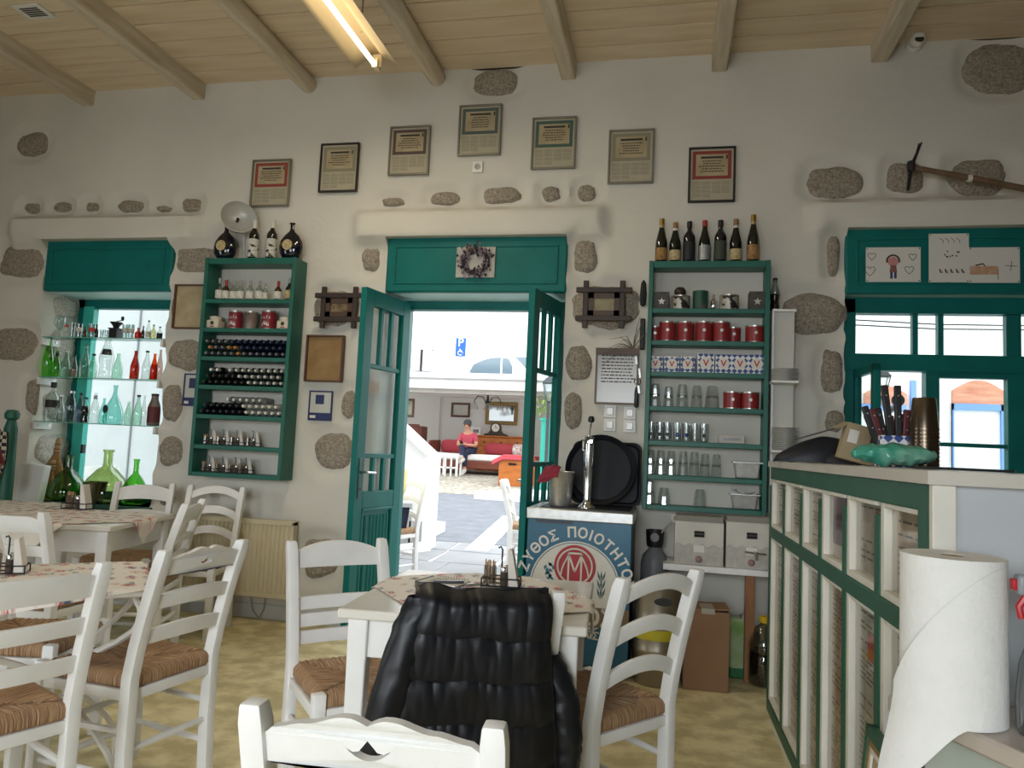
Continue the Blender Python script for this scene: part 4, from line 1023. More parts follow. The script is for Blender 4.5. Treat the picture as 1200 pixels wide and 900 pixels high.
for k, dy in enumerate((0, 6)):
    a = onY(985, 374+dy, 8.3); b = onY(1215, 382+dy*.8, 8.3); m_ = (a+b)/2-Vector((0, 0, .02)); tag(G().tube([a+(a-b)*.25, a, m_, b, b+(b-a)*2], .008, 5).obj('overhead_cable', black), ('upper', 'lower')[k]+' dark cable crossing outside the counter window', 'cable', 'cables outside')
p = onY(1034, 464, 5.78); lantern('grey wall lantern outside the counter window', p.x, 5.78, p.z, .38, wall_dx=-.37).rotation_euler = (0, 0, PI/2)
# ================================================================ people outside
skin = mat('skin', 'c99478', .6, var=.06)
def skinned(name, J, E, R, m, parent, root, sub=2):
    names = list(J); me = bpy.data.meshes.new(name); me.from_pydata([J[n] for n in names], [(names.index(a), names.index(b)) for a, b in E], [])
    me.materials.append(m); o = bpy.data.objects.new(name, me); COL.objects.link(o); o.parent = parent
    sk = o.modifiers.new('skin', 'SKIN'); sk.use_smooth_shade = True
    for i, n in enumerate(names):
        r = R[n]; me.skin_vertices[0].data[i].radius = r if isinstance(r, tuple) else (r, r); me.skin_vertices[0].data[i].use_root = (n == root)
    sb = o.modifiers.new('sub', 'SUBSURF'); sb.levels = sub; sb.render_levels = sub
    return o
def seated(name, label, loc, yaw, shirt, trousers, shoe, cap=None, crossed=False, hair='3a2a20', sleeve_long=False, hip=.48):
    """seated figure; local +y is forward, z = 0 is the floor"""
    t = thing(name, label, 'person', None, loc, math.radians(yaw-90)); h = hip
    J = dict(pel=(0, 0, h+.09), sp=(0, -.01, h+.26), ch=(0, .03, h+.42), nk=(0, .08, h+.56), hb=(0, .11, h+.63), hd=(0, .14, h+.71), tp=(0, .135, h+.78),
             nose=(0, .245, h+.68))
    R = dict(pel=(.15, .12), sp=(.135, .105), ch=(.155, .11), nk=.055, hb=.065, hd=(.078, .092), tp=(.062, .07), nose=.013)
    E = [('pel', 'sp'), ('sp', 'ch'), ('ch', 'nk'), ('nk', 'hb'), ('hb', 'hd'), ('hd', 'tp'), ('hd', 'nose')]
    for s_, k in ((-1, 'l'), (1, 'r')):
        J[k+'sh'] = (s_*.18, .02, h+.46); J[k+'el'] = (s_*.25, .10, h+.22); J[k+'wr'] = (s_*.10, .33, h+.22); J[k+'ha'] = (s_*.05, .39, h+.24)
        R[k+'sh'] = .065; R[k+'el'] = .042; R[k+'wr'] = .028; R[k+'ha'] = (.034, .018)
        E += [('ch', k+'sh'), (k+'sh', k+'el'), (k+'el', k+'wr'), (k+'wr', k+'ha')]
        for f in range(5):                                  # fingers closing round what is held; thumb from the side of the palm
            a, b = k+'f%d' % f, k+'g%d' % f
            if f == 4: J[a] = (s_*.06, .385, h+.275); J[b] = (s_*.025, .41, h+.30)
            else: J[a] = (s_*.03, .425-.012*f, h+.255-.017*f); J[b] = (s_*.0, .445-.014*f, h+.262-.017*f)
            R[a] = .0095; R[b] = .008; E += [((k+'wr') if f == 4 else (k+'ha'), a), (a, b)]
        J[k+'hp'] = (s_*.09, .04, h+.06); R[k+'hp'] = .09; E.append(('pel', k+'hp'))
        kn = (s_*.12, .46, h+.06); an = (s_*.11, .44, .10); to = (s_*.12, .58, .04)
        if crossed and s_ > 0: kn = (-.02, .48, h+.17); an = (-.13, .62, h-.14); to = (-.12, .74, h-.18)
        J[k+'kn'] = kn; J[k+'an'] = an; J[k+'to'] = to; R[k+'kn'] = .062; R[k+'an'] = .038; R[k+'to'] = (.042, .03); E += [(k+'hp', k+'kn'), (k+'kn', k+'an'), (k+'an', k+'to')]
    skinned('body', J, E, R, skin, t, 'pel')
    grow = lambda n, k: tuple(x*k for x in R[n]) if isinstance(R[n], tuple) else R[n]*k
    # clothes follow the body
    K = {n: J[n] for n in ('pel', 'sp', 'ch', 'lsh', 'rsh')}; K['nkb'] = (0, .06, h+.51); RR = {n: grow(n, 1.12) for n in K if n in R}; RR['nkb'] = .08
    ED = [('pel', 'sp'), ('sp', 'ch'), ('ch', 'nkb'), ('ch', 'lsh'), ('ch', 'rsh')]
    for k in 'lr':
        q = Vector(J[k+'sh']).lerp(Vector(J[k+'el']), .75 if not sleeve_long else 1); K[k+'sl'] = tuple(q); RR[k+'sl'] = .066; ED.append((k+'sh', k+'sl'))
    skinned('shirt', K, ED, RR, shirt, t, 'pel')
    K = {'pel': J['pel']}; RR = {'pel': grow('pel', 1.08)}; ED = []
    for k in 'lr':
        for n in ('hp', 'kn', 'an'): K[k+n] = J[k+n] if n != 'an' else tuple(Vector(J[k+'kn']).lerp(Vector(J[k+'an']), .85)); RR[k+n] = R[k+n]*(1.22 if n != 'an' else 1.6)
        ED += [('pel', k+'hp'), (k+'hp', k+'kn'), (k+'kn', k+'an')]
    skinned('trousers', K, ED, RR, trousers, t, 'pel')
    for k in 'lr':
        a = Vector(J[k+'an']); b = Vector(J[k+'to']); d = (b-a); d.normalize()
        G().tube([a-d*.04, a+d*.04, a+(b-a)*.7, b+d*.05, b+d*.07], [.045, .055, .052, .045, .02], 10).obj('shoe', shoe, t)
    for s_ in (-1, 1): G().lathe([(0, -.011), (.009, -.006), (.011, 0), (.009, .006), (0, .011)], 8, (s_*.032, .222, h+.715)).obj('eye', mat('eye_dark', '2a201a', .3), t)
    G().tube([(-.025, .226, h+.645), (0, .232, h+.642), (.025, .226, h+.645)], .005, 6).obj('mouth', mat('lips', 'a5655a', .6), t)
    for s_ in (-1, 1): G().lathe([(0, -.028), (.014, -.02), (.018, 0), (.012, .022), (0, .028)], 8, (s_*.082, .135, h+.70), sx=.6).obj('ear', skin, t)
    if cap:
        g = G().lathe([(.098, 0), (.101, .03), (.088, .075), (.05, .105), (0, .112)], 16, (0, .13, h+.745)); cp_ = g.obj('cap', cap, t); G().sheet(lambda u, v: ((u-.5)*.17, .20+.10*v*(1-(2*u-1)**2*.6), h+.752-.012*v), 8, 4, 0, .006).obj('visor', cap, cp_)
    G().lathe([(.09, -.06), (.094, 0), (.088, .05), (.05, .095), (0, .10)], 14, (0, .115, h+.735), sy=1.02).obj('hair', mat('dark_hair', hair, .6), t)
    return t
p = onY(549, 540, 18.3)
redt = mat('red_tshirt', 'bf4a5c', .85, var=.05); navy = mat('navy_cloth', '23283f', .85); sneaker = mat('pale_sneaker', 'cfc7bc', .7)
per = seated('person', 'man in red shirt and dark cap on the daybed across the street, reading his phone', (p.x+.02, 18.15, zf), -98, redt, navy, sneaker, mat('grey_cap', '4b4d52', .8), True, hip=.50)
q = per.matrix_world
t = tag(G().box(-.035, -.006, -.065, .035, .006, .065).obj('phone', black, None, (p.x-.045, 18.15-.45, zf+.50+.27), (math.radians(50), 0, math.radians(-8)), bev=.003), 'dark phone held by the man on the daybed', 'phone')
# the second sitter, mostly hidden behind the open left door leaf
pp = onY(451, 605, 6.4)
seated('person', 'person in navy and yellow sitting just outside, mostly hidden by the left door leaf', (pp.x, 6.4, gz(6.4)), 245, mat('pale_yellow_shirt', 'd9c58a', .85), navy, sneaker, None, False)
chair('arched', 'white chair outside carrying the person hidden by the left door leaf', pp.x+.02, 6.43, 245, .87, 'chairs on the pavement outside', gz(6.4))
# ================================================================ shelf units on the wall
def wallshelf(label, x0, x1, z0, z1, yf, shelf_py, px, arr=None):
    t = thing('wall_shelf', label, 'shelf', None, (x0, yf, z0)); dp = D-.012-yf; th = .028; wv = x1-x0; hv = z1-z0
    G().box(0, 0, 0, th, dp, hv).obj('side_panel', tealdk, t, bev=.003); G().box(wv-th, 0, 0, wv, dp, hv).obj('side_panel', tealdk, t, bev=.003)
    zs = []
    for k, py in enumerate(shelf_py):
        z = onY(px, py, yf).z-z0; zs.append(z+z0)
        if k == 0: G().box(th, .004, hv-.045, wv-th, dp, hv-.002).obj('top_board', tealdk, t, bev=.003); continue
        zz = max(0, z-.032) if k < len(shelf_py)-1 else 0
        G().box(th, .002, zz, wv-th, dp, zz+.03).obj('shelf_board', tealdk, t, bev=.003)
        zs[-1] = zz+.03+z0
    return t, zs
# front faces of the two units
LS = dict(x0=-3.235, x1=-2.535, z0=.957, z1=2.492, yf=4.672)
lshelf, LZ = wallshelf('green wall shelf with stacked wine bottles, left of the door', LS['x0'], LS['x1'], LS['z0'], LS['z1'], LS['yf'], [303, 350.0, 384, 418, 452, 487, 523, 559], 290)
RS = dict(x0=-.137, x1=.590, z0=.915, z1=2.460, yf=4.700)
rshelf, RZ = wallshelf('green wall shelf with tins and glasses, right of the door', RS['x0'], RS['x1'], RS['z0'], RS['z1'], RS['yf'], [305, 361, 399, 436, 477, 518, 558.5, 599], 825)
# ---------------- bottle kit
PROF = dict(
 wine=[(.0, 0), (.9, 0), (1, .012), (1, .60), (.93, .66), (.62, .73), (.40, .78), (.36, .82), (.36, .955), (.42, .96), (.42, .985), (.36, 1)],
 slope=[(0, 0), (.9, 0), (1, .012), (1, .45), (.9, .53), (.66, .66), (.46, .78), (.36, .88), (.34, .96), (.40, .965), (.40, 1)],
 mini=[(0, 0), (.9, 0), (1, .02), (1, .50), (.9, .58), (.5, .68), (.38, .72), (.36, .97), (.36, 1)],
 soda=[(0, 0), (.85, 0), (.92, .02), (.90, .12), (.80, .30), (1, .45), (.98, .55), (.75, .70), (.48, .82), (.40, .95), (.46, .96), (.46, 1)],
 tear=[(0, 0), (.80, 0), (.94, .02), (1, .14), (.93, .32), (.60, .55), (.30, .70), (.20, .80), (.19, .95), (.24, .96), (.24, 1)],
 flask=[(0, 0), (.62, 0), (.70, .02), (.94, .20), (1, .34), (.90, .50), (.50, .64), (.22, .70), (.19, .76), (.19, .95), (.27, .955), (.27, 1)],
 demi=[(0, 0), (.70, 0), (.92, .03), (1, .12), (.99, .24), (.80, .44), (.42, .62), (.22, .68), (.19, .74), (.19, .96), (.24, .965), (.24, 1)],
 milk=[(0, 0), (.9, 0), (1, .02), (1, .55), (.90, .66), (.62, .80), (.55, .88), (.55, 1)])
def bottle(label, x, y, z, h, r, kind, gm, cap=None, lab=None, lz=(.12, .42), group=None, name='bottle', fill=None, fz=.5, n=14, sy=1, cat='bottle', rot=(0, 0, 0), capz=.94, capr=None, neck=None, rz=None):
    t = thing(name, label, cat, group, (x, y, z), rot); pf = PROF[kind]
    G().lathe([(a*r, b*h) for a, b in pf], n, sy=sy).obj('glass_body', gm, t, smooth=60)
    def rad(zz):
        for (a, b), (c, d) in zip(pf, pf[1:]):
            if b <= zz <= d: return a+(c-a)*((zz-b)/(d-b) if d > b else 0)
        return pf[-1][0]
    if fill: G().lathe([(0, .008*h)]+[(rad(q)*r*.95, q*h) for q in [.015+.0+(fz-.015)*i/8 for i in range(9)]]+[(0, fz*h)], n, sy=sy).obj('liquid', fill, t)
    if lab: G().lathe([(rad(q)*r*1.02+.0004, q*h) for q in [lz[0]+(lz[1]-lz[0])*i/4 for i in range(5)]], n, cap=False, sy=sy).obj('label', lab, t)
    if neck: G().lathe([(rad(q)*r*1.03+.0004, q*h) for q in [.80, .86, .92]], n, cap=False, sy=sy).obj('neck_label', neck, t)
    if cap:
        cr = capr or max(rad(.97), rad(.99))*r*1.08; G().lathe([(cr, capz*h), (cr, h*1.004), (cr*.8, h*1.012), (0, h*1.012)], n, sy=sy).obj('cap', cap, t)
    return t
gd = mat('dark_wine_glass', '0f1712', .12, spec=.8); gb = mat('blue_black_glass', '0c1220', .1, spec=.8)
gclear = glass('clear_glass', 'e4ecea', .16); gclear2 = glass('pale_clear_glass', 'eef4f2', .12)
gpale = glass('pale_green_glass', 'd2ecdf', .12); gteal = glass('aqua_glass', 'bdeae3', .12); ggreen = glass('bottle_green_glass', '8fd873', .12); gdemi = glass('olive_demijohn_glass', 'c6d8a4', .12)
gred = glass('amber_red_glass', 'cf5a3c', .12); gor = glass('orange_soda_glass', 'ee8432', .1)
lcream = mat('cream_label', 'c9b98f', .8, col2='9c8659', vs=50); lwhite = mat('white_label', 'd5d2c8', .8, col2='8f8d86', vs=60, thr=(.5, .75)); lblack = mat('black_label', '1c1d1e', .6)
ltan = mat('tan_label', 'b18a55', .8, col2='6d4f2c', vs=45); lsilver = mat('silver_label', 'a5a7a8', .35, .6, col2='55585a', vs=45) if False else mat('silver_label', 'a5a7a8', .4, .5)
cgold = mat('gold_foil', '9a7a3d', .35, .7); cred = mat('red_cap', '9e2f2c', .45); cblk = mat('black_cap', '1b1b1b', .5); ccork = mat('cork', '8f6f4b', .8); csil = mat('silver_cap', 'b9babb', .3, .8); cwhite = mat('white_seal', 'd2cfc8', .6)
def lx(px, Y, py=400): return onY(px, py, Y).x
zt = LS['z1']+.001; Yt = 4.755
def flagon(label, px):
    t = thing('flagon', label, 'bottle', 'round black flagons on the left shelf', (lx(px, Yt, 290), Yt, zt)); h = 44*.0060
    G().lathe([(a*.088, b*h*.80) for a, b in [(0, 0), (.5, 0), (.62, .02), (.92, .22), (1, .42), (.92, .62), (.62, .82), (.26, .95), (.2, 1.0), (.17, 1.06), (.17, 1.2), (.25, 1.21), (.25, 1.25), (0, 1.25)]], 18, sy=.6).obj('body', gb, t, smooth=60)
    g = G().lathe([(0, 0), (.038, 0), (.038, .003), (0, .004)], 18).xf(at(Matrix.Rotation(PI/2, 4, 'X'), 0, -.0545, h*.36)); g.obj('label', lcream, t)
    return t
flagon('round black flagon on the left shelf top, left of two wine bottles', 264); flagon('round black flagon on the left shelf top, right of two wine bottles', 341)
lwine = mat('white_art_label', 'cfccc4', .8, col2='2a2a2a', vs=34, thr=(.55, .6))
bottle('wine bottle with white label on the left shelf top, nearer the reflector lamp', lx(297, Yt, 290), Yt, zt, .285, .036, 'wine', gd, cwhite, lwine, (.06, .52), 'wine bottles on the left shelf top', capz=.80)
bottle('wine bottle with white label on the left shelf top, second from the lamp', lx(318, Yt, 290), Yt, zt, .285, .036, 'wine', gd, cwhite, lwine, (.06, .52), 'wine bottles on the left shelf top', capz=.80)
# shelf 1: miniature bottles
Ym = 4.74; z = LZ[1]+.001
names = [(257, 'm', 38, csil, 'first'), (265, 'r', 35, cred, 'second'), (274, 'm', 33, csil, 'third'), (282, 'm', 34, csil, 'fourth'), (293, 'm', 34, csil, 'fifth'), (304, 'm', 34, csil, 'sixth'), (311, 's', 30, csil, 'seventh'), (326, 'r', 33, cred, 'eighth'), (339, 'd', 38, csil, 'ninth')]
for px, k, hh, cp, w_ in names:
    bottle('%s small spirit bottle from the left on the top inner shelf%s' % (w_, ', red capped' if k == 'r' else ''), lx(px, Ym, 340), Ym, z, hh*.0042, .026 if k != 's' else .02, 'mini', {'m': gclear, 'r': glass('amber_glass', '9a7a52', .15), 's': gclear, 'd': gd}[k], cp, lwhite if k != 'd' else lcream, (.08, .46), 'small spirit bottles on the left shelf', fill=None, n=10, capz=.78 if k != 'r' else .70)
# shelf 2: tins and crocks
z = LZ[2]+.001
tinred = mat('dark_red_tin', '7d1f2c', .4, var=.1, vs=8); tinsil = mat('tin_rim', 'b7b3aa', .3, .8); crock = mat('cream_crock', 'cfc6b2', .5, var=.06); tindark = mat('dark_brown_tin', '4b3a36', .45, col2='8e8278', vs=12)
def tin(label, x, y, z, r, h, m, letters=None, lid=tinsil, group=None, n=20, tm=None, knob=False):
    t = thing('tin', label, 'tin', group, (x, y, z))
    G().lathe([(0, 0), (r, 0), (r, h*.94), (0, h*.94)], n).obj('body', m, t); G().lathe([(r*1.02, h*.92), (r*1.03, h), (r*.95, h), (r*.93, h*.97), (0, h*.97)], n).obj('lid', lid, t); G().lathe([(r*1.02, 0), (r*1.02, h*.05)], n, cap=False).obj('rim', lid, t)
    if letters:
        g = G()
        W = sum(.62 for c in letters); sz = min(h*.30, r*1.5/max(1, len(letters))/.62)
        for k, c in enumerate(letters):
            an = (k-(len(letters)-1)/2)*sz*.62/r
            textg(c, sz, g, Matrix.Translation((0, 0, h*.56)) @ Matrix.Rotation(an, 4, 'Z') @ at(XZ, 0, -r-.0006, 0))
        g.obj('lettering', tm or cwhite, t)
        g = G()
        for k in range(5):
            an = (k-2)*.22; zz = h*(.16+.10*((k*3) % 4)/3); g.add([Matrix.Rotation(an, 4, 'Z') @ Vector((-.006, -r-.0006, zz)), Matrix.Rotation(an, 4, 'Z') @ Vector((.006, -r-.0006, zz)), Matrix.Rotation(an, 4, 'Z') @ Vector((.0, -r-.0006, zz+h*.22))], [(0, 1, 2)])
        o = g.obj('ornament', tm or cwhite, t, smooth=0); o['kind'] = 'stuff'
    return t
Ym = 4.75
def crockjar(label, px):
    t = thing('crock', label, 'jar', 'square cream crocks on the left shelf', (lx(px, Ym, 378), Ym, z))
    G().box(-.048, -.045, 0, .048, .045, .062).obj('body', crock, t, bev=.010); G().lathe([(.038, .060), (.044, .075), (.046, .085), (.02, .092), (0, .092)], 16).obj('lid', crock, t)
    G().lathe([(0, 0), (.014, 0), (.014, .001), (0, .001)], 12).xf(at(Matrix.Rotation(PI/2, 4, 'X'), 0, -.0455, .038)).obj('emblem', ink, t); G().box(-.016, -.0462, .010, .016, -.045, .018).obj('caption', inkred, t)
crockjar('square cream crock at the left end of the tin shelf', 253); crockjar('square cream crock at the right end of the tin shelf', 335)
tin('dark red coffee tin, left one on the left wall shelf', lx(276, Ym, 378), Ym, z, .048, .128, tinred, 'café')
tin('brown patterned tin between the two dark red coffee tins', lx(294, Ym, 378), Ym, z, .046, .125, tindark)
tin('dark red coffee tin, right one on the left wall shelf', lx(315, Ym, 378), Ym, z, .050, .130, tinred, 'café')
# shelves 3-5: lying bottles seen from their necks
lying = {}
def lie(label, px, py, Yf, r, m, capm, group, tilt=0, L=.16):
    key = (r, m.name, capm.name)
    if key not in lying:
        pf = [(a*r, b*.24) for a, b in PROF['wine'][:-2]]
        lying[key] = (G().lathe(pf, 12).mesh('glass_body', m, 60), G().lathe([(r*.46, .19), (r*.46, .232), (r*.40, .242), (0, .242)], 10).mesh('cap', capm, 60))
    p = onY(px, py, Yf); t = thing('lying_bottle', label, 'bottle', group, (p.x, Yf+.185, p.z), (PI/2, 0, 0)); t.scale = (1, 1, .80)
    inst('glass_body', lying[key][0], t); inst('cap', lying[key][1], t); return t
Yf = 4.682
cb = mat('navy_cap', '222c44', .4); ctan = mat('tan_wax_seal', 'a9794c', .7); cpale = mat('pale_metal_cap', 'c4c2bc', .3, .4); cdim = mat('grey_cap_metal', '6e6f72', .35, .5); gnavy = mat('navy_glass', '131a30', .12, spec=.8); gsage = mat('dark_sage_glass', '2c3a34', .15, spec=.7); gfrost = mat('frosted_clear_glass', '8f938f', .2)
rr_ = .024
def zr(k): return LZ[k]+rr_+.001
def row(k, level, pxs, fn):
    yb = onY(285, 420, Yf)
    for i, px in enumerate(pxs):
        x = lx(px, Yf, (418, 452, 487)[k-3]); fn(i, x, zr(k)+level*rr_*1.72)
def lieat(label, x, z, m, cm, group):
    key = (m.name, cm.name)
    if key not in lying:
        pf = [(a*rr_, b*.24) for a, b in PROF['wine'][:-2]]
        lying[key] = (G().lathe(pf, 12).mesh('glass_body', m, 60), G().lathe([(rr_*.50, .19), (rr_*.50, .232), (rr_*.42, .242), (0, .242)], 10).mesh('cap', cm, 60))
    t = thing('lying_bottle', label, 'bottle', group, (x, Yf+.165, z), (PI/2, 0, 0)); t.scale = (1, 1, .66)
    inst('glass_body', lying[key][0], t); inst('cap', lying[key][1], t)
pitch = rr_*2+.001
ORD = ('first', 'second', 'third', 'fourth', 'fifth', 'sixth', 'seventh', 'eighth', 'ninth', 'tenth', 'eleventh', 'twelfth', 'thirteenth', 'fourteenth', 'fifteenth', 'sixteenth')
def stack(k, n0, lvls, pick):
    for lv in range(lvls):
        n = n0-(lv % 2)
        for i in range(n):
            x = LS['x0']+.028+rr_+.001+i*pitch+(lv % 2)*pitch/2
            if x > LS['x1']-.028-rr_: continue
            c = pick(lv, i, n)
            if c: lieat('%s, %s from the left in the %s row' % (c[0], ORD[i], ('bottom', 'middle', 'top')[lv]), x, zr(k)+lv*rr_*1.76, c[1], c[2], c[3])
def pick3(lv, i, n):
    if (lv, i) in ((1, 0), (1, 3), (1, 4), (0, 5)): return ('tan sealed bottle lying on uppermost bottle shelf', gsage, ctan, 'tan sealed lying bottles')
    if i < 5-(lv == 2): return ('grey capped bottle lying on uppermost bottle shelf', gsage, cdim, 'grey capped lying bottles')
    return ('navy bottle lying on uppermost bottle shelf', gnavy, cb if lv else cdim, 'navy lying bottles')
def pick4(lv, i, n):
    if i >= 7-(lv > 0): return ('pale capped bottle lying on middle bottle shelf', gsage, cpale, 'pale capped lying bottles')
    if lv == 2 or (lv == 1 and i > 4): return ('silver capped bottle lying on middle bottle shelf', gd, cpale, 'silver capped lying bottles') if i not in (0, 3) else None
    return ('dark bottle lying on middle bottle shelf', gd, cblk, 'dark lying bottles')
def pick5(lv, i, n):
    if lv == 2: return None if (i < 4 or i > 9) else ('frosted bottle lying on lowest bottle shelf', gfrost, cpale, 'frosted top lying bottles')
    if i < 7-lv: return ('black bottle lying on lowest bottle shelf', gb, cblk, 'black lying bottles')
    return ('clear bottle lying on lowest bottle shelf', gfrost, cwhite, 'clear lying bottles')
stack(3, 13, 3, pick3); stack(4, 13, 3, pick4); stack(5, 13, 3, pick5)
# shelves 6, 7: cruet caddies with napkins
Yc = 4.755
for k, (pxs, py) in ((6, ((248, 263, 279, 298), 515)), (7, ((246, 262, 277, 289), 550))):
    for i, px in enumerate(pxs):
        c = caddy('%s cruet caddy from the left on the %s shelf of the left unit' % (('first', 'second', 'third', 'fourth')[i], ('second lowest', 'lowest')[k-6]), lx(px, Yc, py), Yc, LZ[k]+.001, 28, .80, 'spare cruet caddies on the left shelf')
# ================================================================ right shelf contents
Yt = 4.775; zt = RS['z1']+.001
for px, hh, cp, lb, lzz, w_, k, nk in ((775, 55, cgold, ltan, (.05, .33), 'first', 'slope', lcream), (791, 50, ccork, lcream, (.05, .30), 'second', 'slope', lwhite), (807.5, 51, cblk, lblack, (.05, .50), 'third', 'wine', None), (825.5, 52, cred, lsilver, (.05, .40), 'fourth', 'slope', None), (844, 52, cblk, mat('olive_label', '3c4438', .7), (.05, .50), 'fifth', 'wine', None), (862, 53, ccork, lcream, (.05, .30), 'sixth', 'slope', lwhite), (882.5, 58, cgold, ltan, (.05, .36), 'seventh', 'slope', lcream)):
    bottle('%s wine bottle from the left on top of the right shelf' % w_, lx(px, Yt, 290), Yt, zt, hh*.0052, .037, k, gd if k == 'slope' else gb, cp, lb, lzz, 'wine bottles on top of the right shelf', capz=.86, neck=nk, n=18)
def mtin(label, px, wpx, hpx, k, m, **kw):
    Y = 4.775; return tin(label, lx(px, Y, 400), Y, RZ[k]+.001, wpx/2*.0052, hpx*.0052, m, **kw)
dkbox = mat('dark_pattern_tin', '4d463c', .5, col2='2e2a25', vs=30)
def boxtin(label, px, wpx, hpx, k, m, dp=.09, front=None, name='box', group=None):
    Y = 4.78; wv = wpx*.0052; hv = hpx*.0052; t = thing(name, label, 'box', group, (lx(px, Y, 400), Y, RZ[k]+.001))
    G().box(-wv/2, -dp/2, 0, wv/2, dp/2, hv).obj('body', m, t, bev=.003)
    if front: front(t, wv, hv, -dp/2-.0006)
    return t
def star(t, w_, h_, y):
    g = G(); pts = []
    for k in range(10): a = PI/2+k*PI/5; r = w_*(.26 if k % 2 == 0 else .11); pts.append((r*math.cos(a), h_*.45+r*math.sin(a)))
    g.prism(pts, y-.0006, y+.0004); g.obj('emblem', cpale, t)
boxtin('dark square tin with pale figure at the left of the top tin shelf', 774, 18, 21, 1, dkbox, front=star, name='tea_tin')
polka = mat('polka_dot_tin', 'b9b5aa', .35, .4, col2='3a3533', vs=24, thr=(.52, .56))
mtin('dotted silver tin at the left of the top tin shelf', 796.5, 21, 17, 1, polka, lid=tinsil)
tag(G().lathe([(0, 0), (.024, .002), (.036, .02), (.036, .036), (.024, .054), (0, .058)], 14).obj('wooden_ball', darkwood, None, (lx(797, 4.775, 345), 4.775, RZ[1]+17*.0052+.002)), 'dark round ball resting on the dotted silver tin', 'ball')
mtin('dark green tin with reddish motif on the top tin shelf', 819.5, 18, 23, 1, mat('dark_green_tin', '1f4a3c', .4, col2='7b5648', vs=14, thr=(.60, .68)), lid=mat('green_lid', '24543f', .4))
bottle('small chrome shaker between the green and dotted tins', lx(836, 4.775, 350), 4.775, RZ[1]+.001, 20*.0052, .017, 'mini', chrome, csil, n=12, name='shaker', cat='shaker')
mtin('wide dotted silver tin at the right of the top tin shelf', 853.5, 22, 18, 1, polka, lid=tinsil)
boxtin('dark square tin with pale star at the right end of the top tin shelf', 886, 19, 22, 1, dkbox, front=star, name='tea_tin')
redt2 = mat('red_coffee_tin', '8a2a2b', .35, var=.12, vs=10)
for px, wv, hv, w_, dY in ((767.5, 11, 19, 'first', .03), (782, 20, 24, 'second', 0), (803, 20.5, 24, 'third', 0), (824.5, 20, 24.5, 'fourth', 0), (845, 20, 24.5, 'fifth', 0), (860, 10, 19, 'sixth', .03), (884.5, 22, 20, 'seventh', 0)):
    t = mtin('%s red tin from the left on the red tin shelf' % w_, px, max(wv, 16), hv, 2, redt2, group='red tins on the right shelf'); t.location.y += dY
    r = max(wv, 16)/2*.0052
    g = G().lathe([(0, 0), (.010, 0), (.010, .001), (0, .001)], 10).xf(at(Matrix.Rotation(PI/2, 4, 'X'), 0, -r-.001, hv*.0052*.55)); g.obj('emblem', cpale, t)
# blue and white tile pattern boxes with a red V
tilem = bpy.data.materials.new('blue_tile_print'); tilem.use_nodes = True; N = tilem.node_tree.nodes; L = tilem.node_tree.links
tcx = N.new('ShaderNodeTexCoord'); mp = N.new('ShaderNodeMapping'); mp.inputs['Rotation'].default_value = (0, PI/4, 0); ck = N.new('ShaderNodeTexChecker'); ck.inputs['Scale'].default_value = 44; ck.inputs['Color1'].default_value = rgb('e4e4e2'); ck.inputs['Color2'].default_value = rgb('2f4a8c')
L.new(tcx.outputs['Object'], mp.inputs[0]); L.new(mp.outputs[0], ck.inputs[0]); L.new(ck.outputs[0], N['Principled BSDF'].inputs['Base Color']); N['Principled BSDF'].inputs['Roughness'].default_value = .5
def vbox(t, w_, h_, y):
    n = 20; g = G().prism([(w_*.36*math.cos(2*PI*i/n), h_*.52+w_*.36*math.sin(2*PI*i/n)) for i in range(n)], y-.0006, y+.0006); g.obj('medallion', paperw, t)
    g = textg('V', h_*.48, G(), at(XZ, 0, y-.0012, h_*.36), bold=.0012); g.obj('letter', inkred, t)
for i, (px, wv, hv) in enumerate(((769, 18, 19), (788, 18, 19), (806.5, 17, 19.5), (827.5, 20, 23), (848, 19, 22.5), (867, 19.5, 22.5), (886.5, 19, 23))):
    boxtin('%s blue and white patterned box with red V from the left' % ('first', 'second', 'third', 'fourth', 'fifth', 'sixth', 'seventh')[i], px, wv*.98, hv, 3, tilem, .08, vbox, 'sweet_box', 'patterned boxes on the right shelf')
